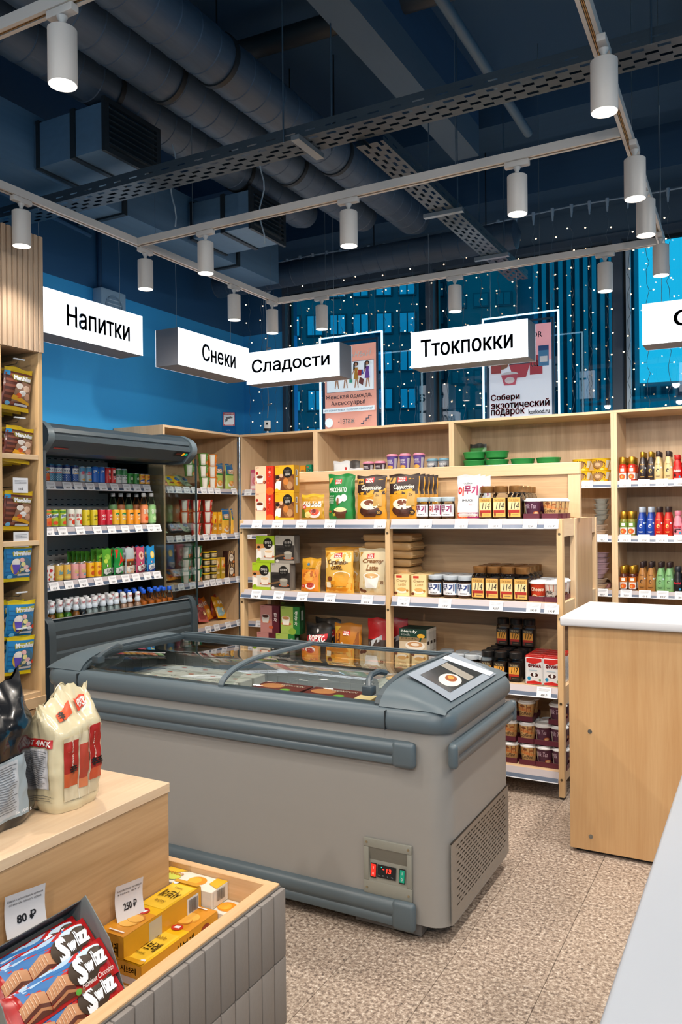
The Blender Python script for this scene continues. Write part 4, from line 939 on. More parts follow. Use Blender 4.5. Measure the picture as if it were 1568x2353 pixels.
# ------------------------------------------------------------ stepped display box at left
o = thing('stepped_display_box', 'two level maple display box clad in narrow grey tiles', 'display box', (0, 0, 0)); DBX = o
DX1, DY1, DZ = -.872, 1.350, .706
WL = wood('X', '#e0bd92', '#c79c6c', .38); WLY = wood('Y', '#e0bd92', '#c79c6c', .38)
MB().bbox(DX1-.026, -.6, .0, DX1, DY1-.018, DZ, WLY, .001, 1).obj('tray_wall', o, smooth=0); MB().bbox(-2.05, DY1-.018, .0, DX1, DY1, DZ, WL, .001, 1).obj('tray_wall', o, smooth=0); MB().bbox(-2.05, -.6, 0, -2.032, DY1-.018, DZ, WLY, .001, 1).obj('tray_wall', o, smooth=0)
MB().bbox(-2.032, -.6, .607, DX1-.026, DY1-.018, .622, WLY, .001, 1).obj('tray_floor', o, smooth=0)
MB().bbox(-1.09, -.55, .622, -1.072, 1.252, .888, wood('Y', '#c9a47a', '#a17c52'), .001, 1).obj('riser_front', o, smooth=0); MB().bbox(-1.9, 1.234, .622, -1.09, 1.252, .888, wood('X', '#c9a47a', '#a17c52'), .001, 1).obj('riser_side', o, smooth=0); MB().bbox(-1.9, -.55, .622, -1.882, 1.234, .888, WLY, .001, 1).obj('riser_back', o, smooth=0)
MB().bbox(-1.9, -.55, .888, -1.070, 1.254, .907, wood('Y', '#dfc6a6', '#c9a682', .36), .001, 1).obj('riser_top', o, smooth=0)
gt = M('#8b8580', .55, var=.12, bump=.1, bscale=40); GRM = M('#5f5b57', .8)
MB().box(DX1, -.6, 0, DX1+.004, DY1, DZ-.004, GRM).obj('grout', o, smooth=0)
tm = MB().bbox(0, 0, 0, .011, .0412, .1335, gt, .0025, 2).mesh('tile'); n = 0
j = 0; z = DZ-.006-.1335
while z > -.13:
    y = DY1-.0412
    while y > -.3:
        if z < 0:
            if n == 0: pass
            link('tile', TM2 if 'TM2' in globals() else globals().setdefault('TM2', MB().bbox(0, 0, 0, .011, .0412, max(.02, z+.1335), gt, .0025, 2).mesh('tile')), o, (DX1+.003, y, .0))
        else: link('tile', tm, o, (DX1+.003, y, z))
        n += 1; y -= .0430
    z -= .1355

# ------------------------------------------------------------ small wall things
o = thing('security_camera', 'small white cube security camera on the shelf corner', 'camera', (-3.73, 5.66, WS_TOP), .35)
MB().lathe([(.03, 0), (.03, .008), (.02, .012), (.008, .014), (.008, .03), (.001, .032)], 18, M('#d6d8da', .4)).obj('stand', o)
MB().bbox(-.028, -.018, .028, .028, .018, .115, M('#d4d6d6', .35), .008, 3).obj('housing', o)
MB().bbox(-.0285, -.0185, .028, .0285, .0185, .055, M('#15171a', .3), .008, 3).obj('base_cover', o)
MB().lathe([(.010, -.0185), (.010, -.021), (.006, -.022), (.001, -.0195)], 18, M('#0c0d10', .15), (0, 0, .088), 'y').obj('lens', o)
o = thing('surveillance_notice', 'small red and white video surveillance notice in the corner', 'notice', (-4.10, 5.62, WS_TOP), .75)
MB().box(-.062, 0, 0, .062, .003, .21, glass('acrylic_panel', '#d6ecf8', 1.3)).obj('acrylic_holder', o, smooth=0)
MB().art([('r', 0, 0, 1, 1, '#b03038'), ('r', .06, .12, .94, .82, '#dfe4ea'), ('t', 'ВНИМАНИЕ', .12, .86, .88, .95, '#f0e8ea', .01, 0), ('p', [(.22, .62), (.68, .72), (.74, .58), (.28, .46)], '#2c3a4a'), ('p', [(.25, .5), (.4, .5), (.36, .32), (.22, .32)], '#2c3a4a'), ('r', .16, .28, .22, .5, '#2c3a4a'), ('e', .74, .62, .08, .06, '#2c3a4a'), ('r', .15, .03, .85, .07, '#e8dfe2')], lambda u, v, off: Vector((-.05+u*.10, -off, .09+v*.115)), base=.001, step=.0006).obj('printed_card', o, smooth=0)
o = thing('wall_fan_box', 'white square ventilation fan box on the left wall', 'fan', (XL+.002, 4.40, 2.86))
MB().bbox(0, 0, 0, .09, .26, .27, M('#9ab4c8', .5), .01, 2).obj('housing', o)
MB().lathe([(.092, .09), (.092, .096), (.08, .098), (.08, .091), (.001, .091)], 24, M('#7e98ac', .5), (0, .13, .135), 'x').obj('fan_ring', o)
for k in range(5): MB().box(.09, .05, .07+k*.03, .096, .21, .076+k*.03, M('#b4c8d6', .5)).obj('louvre', o, smooth=0)

# ------------------------------------------------------------ product templates
_T = {}
def carton(w_, d_, h_, body, front, side=None, top=None, back=None):
    mb = MB().bbox(-w_/2, 0, 0, w_/2, d_, h_, body, .0012, 1)
    mb.art(front, lambda u, v, off: Vector((-w_/2+u*w_, -off, v*h_)))
    if side:
        mb.art(side, lambda u, v, off: Vector((w_/2+off, u*d_, v*h_))); mb.art(side, lambda u, v, off: Vector((-w_/2-off, d_-u*d_, v*h_)))
    if top: mb.art(top, lambda u, v, off: Vector((-w_/2+u*w_, v*d_, h_+off)))
    return [('carton', mb.mesh('carton', 0))]
def cyl_art(R, z0, h_, arc=2.6):
    def fn(u, v, off):
        z = z0+v*h_; r = (R(v) if callable(R) else R)+off; a = (u-.5)*arc
        return Vector((r*math.sin(a), -r*math.cos(a), z))
    return fn
AL = M('#c4c8cc', .25, .9)
def can(r, h_, body, art, n=20):
    mb = MB().lathe([(.001, .003), (r*.8, .0), (r, .006), (r, h_-.008), (r*.9, h_-.002)], n, body, mats=[AL, AL, body, body])
    mb.art(art, cyl_art(r, .008, h_-.018), True)
    l = MB().lathe([(r*.9, h_-.002), (r*.9, h_), (r*.84, h_), (r*.82, h_-.003), (.001, h_-.003)], n, AL).box(-.006, -.012, h_-.003, .006, .004, h_-.0015, M('#a8acb0', .3, .8))
    return [('can_body', mb.mesh('can_body')), ('can_lid', l.mesh('can_lid'))]
def cup(r0, r1, h_, body, art, lid='#e6e8ea', dome=True, n=24):
    mb = MB().lathe([(r0*.92, 0), (r0, .002), (r1, h_)], n, body)
    mb.art(art, cyl_art(lambda v: r0+(r1-r0)*v, 0.002, h_-.004, 2.7), True, base=.0008)
    L = MB()
    if dome: L.lathe([(r1+.001, h_-.004), (r1+.0035, h_-.002), (r1+.0035, h_+.003), (r1, h_+.006), (r1*.9, h_+.007), (r1*.86, h_+.013), (r1*.80, h_+.013), (r1*.76, h_+.009), (.001, h_+.009)], n, M(lid, .35))
    else: L.lathe([(r1+.001, h_-.002), (r1+.003, h_), (r1+.003, h_+.003), (r1*.9, h_+.0035), (.001, h_+.003)], n, M(lid, .35, .2))
    return [('cup_body', mb.mesh('cup_body')), ('cup_lid', L.mesh('cup_lid'))]
def tray_cup(parts, r, c='#5a1f30'):
    mb = MB(); s_ = r*.93; t = .0008; hh = .026
    mb.box(-s_, -s_, 0, s_, s_, t, c).box(-s_, -s_, t, s_, -s_+t, hh, c).box(-s_, s_-t, t, s_, s_, hh, c).box(-s_, -s_+t, t, -s_+t, s_-t, hh, c).box(s_-t, -s_+t, t, s_, s_-t, hh, c)
    return parts+[('card_tray', mb.mesh('card_tray', 0))]
def jar(r, h_, fill, art, lidc, sq=.0, n=24, fillh=.8, lidr=.8, metal=.0):
    g = glass('jar_glass', '#f2f4f4', 1.45, 1.2); nb = h_*.78
    mb = MB().lathe([(r*.9, 0), (r, .005), (r, nb*.86), (r*.93, nb*.95), (r*lidr*.92, nb), (r*lidr*.92, nb+.004)], n, g, sq=sq)
    f = MB().lathe([(r*.86, .003), (r*.965, .007), (r*.965, nb*fillh), (.001, nb*fillh+.002)], n, M(fill, .8, bump=.6, bscale=300), sq=sq)
    l = MB().lathe([(r*lidr, nb+.003), (r*lidr+.001, nb+.005), (r*lidr+.001, h_-.003), (r*lidr-.002, h_), (.001, h_)], n, M(lidc, .35, metal))
    la = MB(); R_l = r+.0004
    if sq:
        hw = r*.80
        la.art(art, lambda u, v, off: Vector((-hw+2*hw*u, -r*.985-off, .010+v*(nb*.80-.006))), base=.0006)
    else: la.art(art, cyl_art(R_l, .010, nb*.78, 2.3), True)
    return [('jar_glass', mb.mesh('jar_glass')), ('contents', f.mesh('contents')), ('jar_lid', l.mesh('jar_lid')), ('label', la.mesh('label', 0))]
def bottle(prof, body, art, lid, az0, az1, n=20, arc=2.3):
    """prof: [(r,z)...] body outline; lid: (r, z0, z1, colour)"""
    mb = MB().lathe(prof, n, body)
    def R(z):
        for (ra, za), (rb, zb) in zip(prof, prof[1:]):
            if za <= z <= zb: return ra+(rb-ra)*(z-za)/max(1e-6, zb-za)
        return prof[-1][0]
    def fn(u, v, off):
        z = az0+v*(az1-az0); r = R(z)+off; a = (u-.5)*arc; return Vector((r*math.sin(a), -r*math.cos(a), z))
    mb.art(art, fn, True)
    r, z0, z1, c = lid
    l = MB().lathe([(r*.96, z0), (r, z0+.002), (r, z1-.003), (r*.9, z1), (.001, z1)], n, c if not isinstance(c, str) else M(c, .4))
    return [('bottle_body', mb.mesh('bottle_body')), ('bottle_cap', l.mesh('bottle_cap'))]
def pouch(w_, h_, t_, front, body, art, stand=.5, seal=.06, crump=.004, lean=0., sealc=None, seed=0, zig=False):
    def depth(u, v):
        su = max(0, math.sin(PI*min(1, max(0, u))))**.45
        vv = min(1, max(0, (v-0.0)/1.0)); top = 1-seal
        if v > top: sv = .04
        else:
            q = v/top; sv = (1-q)**.55*1.15 if stand else math.sin(PI*min(1, max(.0, (v-seal)/(top-seal))))**.5 if v > seal else .04
            if stand: sv = min(1, sv)*(.55+.45*min(1, q*9)) if q < .11 else min(1, sv)
        return t_/2*su*max(.03, sv)+.0007
    def edge(v):                                                    # silhouette narrows where the bag is full
        return 1-.05*math.sin(PI*min(1, v))-(.02*math.sin(v*23+seed))
    def surf(side):
        def fn(u, v, off):
            n1 = noise.noise(Vector((u*3.1+seed*7.7, v*3.7+side*5, seed)))*crump*1.3+noise.noise(Vector((u*9+seed, v*9, side*3+seed)))*crump*.5
            e = min(1, 6*min(u, 1-u)); x = (u-.5)*w_*edge(v)
            d = depth(u, v)+n1*e*(1 if v < 1-seal else .35)
            d = max(.0004, d)
            z = v*h_+(.004*math.sin(u*9+seed) if v > 1-seal else 0)
            wob = .006*noise.noise(Vector((v*2.3, seed*3.1, 0)))
            y = t_/2+wob+lean*v*h_+(-d-off if side == 0 else d+off)
            return Vector((x, y, z))
        return fn
    mb = MB(); f0, f1 = surf(0), surf(1)
    sc = sealc or front
    mb.grid(lambda a, b: f0(a, b, 0), 16, 20, (lambda a, b: M(sc, .3) if (b > 1-seal or (not stand and b < seal)) else M(front, .28, coat=.3)))
    mb.grid(lambda a, b: f1(a, b, 0), 10, 14, M(body, .3), flip=True)
    for s_ in (0, 1):                                                # closing the thin sides
        for k in range(20):
            mb.poly([f0(s_, k/20, 0), f0(s_, (k+1)/20, 0), f1(s_, (k+1)/20, 0), f1(s_, k/20, 0)], M(body, .3))
    mb.poly([f0(k/10, 0, 0) for k in range(11)]+[f1(1-k/10, 0, 0) for k in range(11)], M(body, .3))
    mb.art(art, f0, True, base=.0018, step=.00028)
    parts = [('pouch', mb.mesh('pouch', 50))]
    return parts
def T(name, fn, *a, **k):
    if name not in _T: _T[name] = fn(*a, **k)
    return _T[name]
def place(parts, kind, label, cat, loc, rz=0, group=None, rot=None):
    loc = (loc[0], loc[1], loc[2]+.0008)
    if len(parts) == 1:
        o = bpy.data.objects.new(kind, parts[0][1]); COL.objects.link(o); o.location = loc; o.rotation_euler = rot or (0, 0, rz)
        return tag(o, label, cat, group)
    o = thing(kind, label, cat, loc, rz, group, rot)
    for n, me in parts: link(n, me, o)
    return o
def VT(s, x, y1, y0, w_, c, bold=.02):                               # vertical line of characters
    n = len(s); h_ = (y1-y0)/n
    return [('t', ch, x-w_/2, y1-h_*(i+1)+h_*.1, x+w_/2, y1-h_*i-h_*.08, c, bold, 0) for i, ch in enumerate(s)]
def cupart(cx, cy, s, drink='#6a2c14', body='#e4e2de', asp=1.):
    return [('e', cx+s*.1, cy-s*.95*asp, s*1.25, s*.28*asp, '#b5623a'), ('p', [(cx-s, cy), (cx+s, cy), (cx+s*.72, cy-s*1.15*asp), (cx-s*.72, cy-s*1.15*asp)], body), ('e', cx, cy, s, s*.34*asp, body), ('e', cx, cy, s*.85, s*.26*asp, drink)]
def ordl(i, n, place_): return f'{ORD[i]} from the left' if n > 1 else 'single'

# cartons of powdered tea
BW, BH, BD_ = .132, .163, .062
a_ = [('r', 0, 0, 1, 1, '#eec3a0'), ('r', .60, 0, 1, 1, '#cf2f16'), ('e', .80, .06, .22, .15, '#e8621c'), ('e', .52, .40, .07, .06, '#7c1418'), ('e', .10, .74, .07, .05, '#a81c1c'), ('t', '담터', .06, .92, .2, .97, '#8a3020', 0, 0)]+cupart(.26, .60, .21)+VT('대추차', .80, .96, .56, .12, '#f4ece4')+VT('진한', .72, .50, .34, .05, '#e8a040')
T('red_tea', carton, BW, BD_, BH, '#d0341a', a_)
a_ = [('r', 0, 0, 1, 1, '#f0ab1c'), ('r', 0, .08, 1, .66, '#6a3a1e'), ('e', .72, .36, .30, .27, '#8e5a2c'), ('e', .78, .26, .16, .14, '#b9885a'), ('e', .58, .40, .14, .13, '#c87a34'), ('p', [(0, .1), (.28, .1), (.34, .42), (.1, .44), (0, .3)], '#eeeae4'), ('e', .16, .50, .085, .085, '#d8a07c'), ('e', .14, .56, .10, .07, '#1e1410'), ('e', .34, .62, .10, .07, '#d8b08c'), ('e', .68, .74, .25, .20, '#16130f'), ('t', '호두아몬드', .50, .74, .86, .84, '#efe9dd', .01, 0), ('t', '율무차', .56, .62, .80, .72, '#efe9dd', .01, 0), ('e', .1, .08, .1, .07, '#f0b41c'), ('t', '담터', .06, .92, .2, .97, '#8a6020', 0, 0)]
sd = [('r', 0, 0, 1, 1, '#c18a18'), ('r', .34, .62, .66, .84, '#d8dce0'), ('r', .44, .64, .56, .82, '#2a2c30'), ('r', .32, .26, .68, .56, '#c4c8cc')]
T('gold_tea', carton, BW, BD_, BH, '#d09a1c', a_, sd, [('r', 0, 0, 1, 1, '#dba41e')])
a_ = [('r', 0, 0, 1, 1, '#cfc8bc'), ('r', 0, .66, 1, 1, '#9dbb1e'), ('p', [(0, .5), (.5, .56), (.4, .7), (0, .7)], '#c08448'), ('e', .16, .52, .08, .07, '#d8a07c'), ('e', .14, .58, .09, .05, '#1e1410'), ('p', [(.02, .16), (.3, .16), (.28, .42), (.08, .44)], '#e8e4de'), ('r', 0, 0, 1, .10, '#93b11c'), ('e', .14, .12, .1, .07, '#7fa018'), ('e', .66, .72, .26, .20, '#15120f'), ('t', '천마차', .48, .70, .84, .80, '#f0ece2', .01, 0), ('t', '天麻', .66, .60, .82, .67, '#f0ece2', .0, 0), ('t', '담터', .06, .92, .2, .97, '#5a7020', 0, 0)]+cupart(.70, .42, .24, '#d8b890', '#e2d8c8', .8)
T('green_tea', carton, BW, BD_, BH, '#9aa83a', a_)
a_ = [('r', 0, 0, 1, 1, '#a9a297'), ('r', 0, .1, 1, .66, '#2b2724'), ('p', [(0, .2), (.6, .3), (.55, .36), (0, .27)], '#6e5236'), ('r', 0, 0, 1, .1, '#8f887e'), ('e', .30, .50, .25, .08, '#1a1816'), ('e', .66, .70, .25, .20, '#14120f'), ('t', '검은콩깨', .48, .72, .84, .80, '#e6e0d4', .01, 0), ('t', '미숫가루', .50, .62, .82, .69, '#e6e0d4', .01, 0), ('e', .1, .08, .08, .06, '#c9c4ba'), ('t', '담터', .06, .92, .2, .97, '#5a5650', 0, 0)]+cupart(.68, .38, .22, '#a8a294', '#8c877c', .9)
sd = [('r', 0, 0, 1, 1, '#77716a'), ('r', .3, .1, .7, .9, '#857f77')]
T('grey_tea', carton, BW, BD_, BH, '#857e74', a_, sd)
a_ = [('r', 0, 0, 1, 1, '#a5706a'), ('r', .64, 0, 1, 1, '#4d1420'), ('t', '담터', .06, .92, .2, .97, '#5a2828', 0, 0), ('e', .58, .2, .12, .06, '#b0502c')]+cupart(.28, .60, .21, '#3a1a14', '#b8b4ae')+VT('한차', .82, .76, .40, .16, '#e6dcd8')
T('maroon_tea', carton, BW, BD_, BH, '#54182a', a_)
a_ = [('r', 0, 0, 1, 1, '#94a94e'), ('r', .66, 0, 1, 1, '#1f6a2e'), ('e', .62, .1, .2, .12, '#7c9c34'), ('t', '담터', .06, .92, .2, .97, '#3a5a20', 0, 0)]+cupart(.28, .58, .22, '#c08a54', '#dcd6c8')+VT('생강차', .82, .86, .30, .15, '#e8e6d8')
sd = [('r', 0, 0, 1, 1, '#12401e'), ('r', .3, .5, .7, .86, '#9aa29a'), ('r', .3, .2, .7, .44, '#2a5a34')]
T('ginger_tea', carton, BW, BD_, BH, '#1a4a26', a_, sd)
a_ = [('r', 0, 0, 1, 1, '#eed49a'), ('r', .12, .84, .5, .95, '#c63a2a'), ('t', 'Creamy', .14, .62, .86, .78, '#b98a4c', .012, .3), ('t', 'Latte', .26, .48, .78, .62, '#b98a4c', .012, .3), ('e', .5, .24, .38, .12, '#efe6d2'), ('e', .5, .30, .30, .09, '#d8a860'), ('e', .1, .12, .1, .07, '#6a3416'), ('e', .86, .26, .08, .06, '#b8802c')]
T('latte_box', carton, .088, .06, .118, '#e9cf96', a_, [('r', 0, 0, 1, 1, '#d9b878')])
a_ = [('r', 0, 0, 1, 1, '#c9b79c'), ('r', 0, .62, 1, 1, '#14352a'), ('r', 0, .42, 1, .62, '#8b7452'), ('t', 'Blendy', .06, .80, .66, .95, '#eef0ea', .012, 0), ('t', 'stick', .06, .68, .40, .79, '#eef0ea', .012, 0), ('t', 'カフェオレ', .06, .52, .66, .60, '#18120c', .01, 0), ('e', .80, .70, .14, .10, '#d6a02c'), ('e', .58, .24, .36, .22, '#e6dfd2'), ('e', .58, .30, .28, .13, '#c08c5c'), ('e', .58, .30, .16, .07, '#e8d8c4'), ('p', [(.72, .44), (.78, .44), (.84, .62), (.78, .62)], '#0f4030')]
T('stick_box', carton, .150, .045, .150, '#c9c4b6', a_, [('r', 0, 0, 1, 1, '#c8c4ba'), ('r', .2, .3, .8, .45, '#1c1c1c'), ('r', 0, .86, 1, 1, '#dcd8cc')], [('r', 0, 0, 1, 1, '#12302a')])
# coffee bags
def bika(x0, y1, w_=.30, c='#c8201c'):
    return [('p', [(x0, y1-.125), (x0+w_, y1-.105), (x0+w_, y1), (x0, y1-.02)], c), ('t', 'TORA', x0+.03, y1-.062, x0+w_-.03, y1-.018, '#f4eee8', .03, 0), ('t', 'BIKA', x0+.03, y1-.112, x0+w_-.03, y1-.07, '#f4eee8', .03, 0)]
a_ = [('r', .03, .02, .97, .93, '#0f7a34'), ('p', [(.06, .78), (.22, .92), (.06, .92)], '#c89a3c')]+bika(.32, .90, .26)+[('t', 'MACCHIATO', .08, .60, .82, .71, '#eef2e8', .03, 0)]+[('t', s_, .06, .50-.05*i, .30, .535-.05*i, '#dfe8d8', .01, 0) for i, s_ in enumerate(('TASTE OF', 'ESPRESSO', '& SPLASH', 'OF MILK'))]+[('e', .52, .45, .14, .09, '#e8ece8'), ('e', .46, .40, .05, .09, '#7a4a22'), ('e', .72, .48, .12, .08, '#dfe6e0'), ('e', .56, .18, .28, .06, '#3a1c0c'), ('p', [(.34, .22), (.82, .22), (.76, .03), (.42, .03)], '#5a2e12'), ('e', .58, .22, .25, .05, '#e8cf9a'), ('e', .16, .18, .07, .025, '#a85a1c'), ('t', '20', .28, .08, .40, .14, '#e8c43c', .03, 0)]
T('mac_bag', pouch, .160, .262, .07, '#127a35', '#0c5a28', a_, 1, .055, .004, 0, None, 1)
def capp(k):
    a_ = [('r', .02, .02, .98, .66, '#c88a14'), ('r', .02, .56, .98, .95, '#2c1812'), ('p', [(.02, .52), (.5, .50), (.98, .60), (.98, .70), (.02, .60)], '#d8971a'), ('r', .04, .80, .24, .93, '#b88e34')]+bika(.30, .95, .30)+[('t', 'Cappuccino', .18, .64, .86, .78, '#f2ead8', .02, .35), ('e', .48, .20, .34, .13, '#3c1a0c'), ('p', [(.16, .26), (.82, .26), (.68, .06), (.32, .06)], '#4a2210'), ('e', .49, .34, .32, .12, '#efe2c8'), ('e', .48, .38, .16, .06, '#6e3416'), ('p', [(.62, .30), (.90, .30), (.90, .62), (.66, .62)], '#b8924a'), ('t', '2x', .70, .52, .82, .58, '#5a3a14', .01, 0), ('e', .8, .16, .10, .06, '#2c1608'), ('t', '20', .75, .13, .85, .18, '#d8aa4c', .02, 0)]
    return a_
T('cap_bag', pouch, .188, .250, .07, '#c48a18', '#3a2014', capp(0), 1, .05, .005, 0, '#2c1812', 2)
T('cap_bag2', pouch, .188, .250, .07, '#c48a18', '#3a2014', capp(0), 1, .05, .005, 0, '#2c1812', 5)
a_ = [('r', .04, .06, .96, .80, '#b8860e'), ('r', .08, .50, .92, .72, '#ece6dc'), ('t', 'CEYLON & ENCHULA', .12, .56, .88, .64, '#2c3038', .01, 0), ('e', .18, .50, .09, .09, '#c62418'), ('t', '25', .13, .46, .23, .54, '#f4e8e0', .02, 0), ('p', [(.04, .08), (.3, .08), (.2, .4), (.04, .44)], '#5a6414'), ('e', .64, .24, .26, .17, '#e8d8d4'), ('e', .64, .30, .22, .13, '#c83c10'), ('e', .64, .34, .1, .08, '#6a1408'), ('e', .38, .2, .14, .12, '#e8c878')]
T('tea_pouch', pouch, .155, .150, .06, '#b98c12', '#a87c10', a_, 1, .12, .005, 0, '#d8b030', 3)
a_ = [('r', .04, .02, .96, .66, '#d27a14'), ('p', [(.1, .4), (.9, .44), (.8, .62), (.2, .62)], '#b05a18'), ('e', .5, .46, .3, .14, '#e09a3c'), ('e', .2, .17, .11, .06, '#c4241a'), ('t', '+25', .13, .145, .27, .19, '#f4e8e0', .02, 0), ('e', .58, .17, .25, .10, '#e8dcd4'), ('e', .58, .20, .21, .08, '#a82c10'), ('e', .4, .82, .07, .04, '#2a6a8c'), ('t', 'Ceylon', .3, .66, .8, .73, '#5a3008', .01, .3)]
T('tea_bag', pouch, .130, .195, .06, '#bf8a1c', '#a8761a', a_, 1, .08, .005, .12, '#c8921e', 4)
a_ = [('r', .03, .04, .97, .9, '#dfae4c'), ('p', [(.05, .55), (.95, .7), (.95, .9), (.05, .9)], '#efdcae'), ('p', [(.03, .04), (.97, .04), (.97, .22), (.5, .3), (.03, .2)], '#d8880e'), ('p', [(.05, .78), (.05, .9), (.2, .9)], '#b87a14')]+bika(.36, .90, .28)+[('t', 'Caramelo-', .14, .64, .86, .75, '#4a2410', .02, .3), ('t', 'Latte.', .26, .52, .68, .64, '#4a2410', .02, .3), ('e', .64, .40, .30, .085, '#eee4d0'), ('e', .64, .41, .25, .06, '#c88a2c'), ('p', [(.36, .40), (.92, .40), (.80, .16), (.48, .16)], '#e0961c'), ('e', .64, .41, .25, .06, '#d09a3c'), ('e', .22, .32, .10, .05, '#7a3c14'), ('r', .10, .12, .28, .24, '#efe0c0'), ('t', '20', .30, .14, .40, .19, '#5a3010', .02, 0)]
T('car_bag', pouch, .188, .258, .07, '#e0a83c', '#b87818', a_, 1, .05, .005, 0, '#c98a24', 6)
a_ = [('r', .03, .04, .97, .93, '#dccba4'), ('p', [(.03, .04), (.97, .04), (.97, .5), (.03, .36)], '#d9bd88'), ('p', [(.05, .80), (.05, .92), (.18, .92)], '#b88a3c')]+bika(.34, .90, .24)+[('t', 'Creamy', .18, .66, .92, .78, '#8a5a2c', .03, .3), ('t', 'Latte', .32, .52, .76, .65, '#8a5a2c', .03, .3), ('e', .52, .40, .30, .08, '#f2eee4'), ('p', [(.24, .40), (.82, .40), (.70, .14), (.34, .14)], '#ece8de'), ('e', .52, .41, .24, .055, '#d2a468'), ('e', .14, .09, .08, .04, '#5a2a10'), ('e', .26, .07, .08, .04, '#6a3414'), ('t', '20', .82, .24, .94, .31, '#7a4a10', .03, 0)]
T('cre_bag', pouch, .176, .258, .07, '#ddcda8', '#b99a68', a_, 1, .05, .005, 0, '#d6c6a0', 7)
a_ = [('r', .04, .02, .96, .88, '#14120f'), ('p', [(.06, .50), (.86, .58), (.90, .76), (.10, .68)], '#c21f28'), ('t', 'KOPIKO', .14, .55, .82, .71, '#f0ece8', .04, .2), ('t', '3in1', .44, .37, .80, .49, '#d8b41c', .03, .1), ('e', .5, .82, .04, .05, '#d0cccc')]
T('kop_bag', pouch, .175, .20, .08, '#1a1715', '#100e0d', a_, 1, .06, .006, 0, '#24201c', 8)
a_ = [('r', .03, .03, .97, .93, '#b57016'), ('p', [(.66, .3), (.92, .9), (.96, .4)], '#8a4c10'), ('p', [(.05, .74), (.05, .92), (.26, .92)], '#d8aa2c'), ('r', .08, .5, .24, .76, '#6a2c10')]+bika(.34, .84, .28)+[('t', 'Brown', .26, .42, .78, .56, '#f2e8d4', .02, .3), ('t', 'Coffee', .32, .28, .84, .41, '#f2e8d4', .02, .3), ('e', .5, .12, .3, .08, '#e8d8b8')]
T('bro_bag', pouch, .178, .215, .07, '#b57016', '#7a4a10', a_, 1, .05, .005, 0, '#a8660f', 9)
a_ = [('r', .04, .58, .96, .93, '#b3161a'), ('r', .04, .02, .96, .18, '#b81a1c'), ('r', .04, .18, .96, .30, '#d8601c'), ('r', .04, .30, .96, .58, '#3c2c22'), ('p', [(.1, .40), (.75, .58), (.75, .68), (.1, .52)], '#b9bcc0'), ('p', [(.5, .1), (.9, .1), (.9, .14), (.5, .14)], '#e8e0dc'), ('t', 'GRANULE', .1, .05, .8, .12, '#e8dcdc', .03, .1)]
T('red_bag', pouch, .135, .235, .08, '#a81418', '#8e1014', a_, 1, .06, .006, .0, None, 10)
a_ = [('r', .04, .15, .96, .78, '#e4e6ea'), ('r', .04, .02, .5, .15, '#d8561c'), ('r', .5, .02, .96, .15, '#a0186a'), ('t', 'coffee', .32, .79, .70, .84, '#2a2c30', .01, 0), ('t', '이', .06, .52, .34, .74, '#d42c1c', .05, 0), ('t', '무', .36, .56, .66, .76, '#8a1a4c', .06, 0), ('t', '기', .68, .54, .94, .76, '#a01a58', .05, 0), ('t', 'IMUGI', .28, .40, .76, .45, '#2a2c30', .02, 0), ('t', 'RED', .60, .31, .78, .335, '#c8402c', .02, 0), ('t', 'KOREA', .54, .06, .86, .10, '#f0e0e8', .01, 0)]
T('white_pouch', pouch, .130, .235, .08, '#d9dce0', '#c8ccd2', a_, 1, .10, .004, 0, '#b9bdc2', 11)
a_ = [('r', .04, .84, .96, .93, '#b01c1c'), ('r', .04, .03, .96, .84, '#d8d9da'), ('p', [(.04, .78), (.5, .72), (.96, .82), (.96, .93), (.04, .93)], '#c8241c'), ('p', [(.04, .03), (.96, .03), (.96, .10), (.5, .15), (.04, .10)], '#bf2018'), ('t', 'ФРИМА', .14, .60, .94, .74, '#b3161c', .05, 0), ('e', .52, .34, .28, .10, '#e8e8e8'), ('e', .52, .35, .24, .075, '#3c1810'), ('e', .52, .36, .08, .07, '#e8ecec'), ('e', .2, .22, .10, .065, '#1f86b0'), ('e', .86, .18, .07, .045, '#7a9a6a'), ('r', .2, .5, .7, .52, '#9ab4c4')]
def brick_bag():
    w_, d_, h_ = .092, .055, .150
    def P(u, v, w): pass
    mb = MB().bbox(-w_/2, 0, 0, w_/2, d_, h_*.93, M('#d4d5d6', .3, coat=.3), .007, 2)
    mb.bbox(-w_/2, .004, h_*.86, w_/2, d_-.004, h_*.99, M('#b3201a', .3, coat=.3), .005, 2)
    mb.art(a_, lambda u, v, off: Vector((-w_/2+.004+u*(w_-.008), -off, v*h_*.97)))
    mb.art([('r', .05, .2, .95, .8, '#b8241e'), ('t', 'ФРИМА', .2, .4, .8, .6, '#f0e0dc', .02, 0)], lambda u, v, off: Vector((-w_/2+u*w_, v*d_, h_*.99+off)))
    mb.art([('r', .1, .1, .9, .78, '#c2c4c6')]+[('r', .16, .14+.05*k, .84, .155+.05*k, '#9a9ea2') for k in range(12)], lambda u, v, off: Vector((w_/2+off, u*d_, v*h_)))
    return [('pouch', mb.mesh('pouch', 0))]
T('frima', brick_bag)
def sack():
    mb = MB().bbox(-.098, .002, 0, .098, .048, .31, M('#c49c68', .5, coat=.2), .020, 4)
    mb.box(-.09, .022, -.012, .09, .026, .004, M('#cfab78', .5)).box(-.09, .022, .306, .09, .026, .322, M('#cfab78', .5))
    mb.v = [tuple(Vector(v)+Vector((noise.noise(Vector(v)*22)*.008, noise.noise(Vector(v)*31+Vector((5, 1, 2)))*.004, noise.noise(Vector(v)*17)*.006))) for v in mb.v]
    return [('pouch', mb.mesh('pouch', 60))]
T('tan_sack', sack)
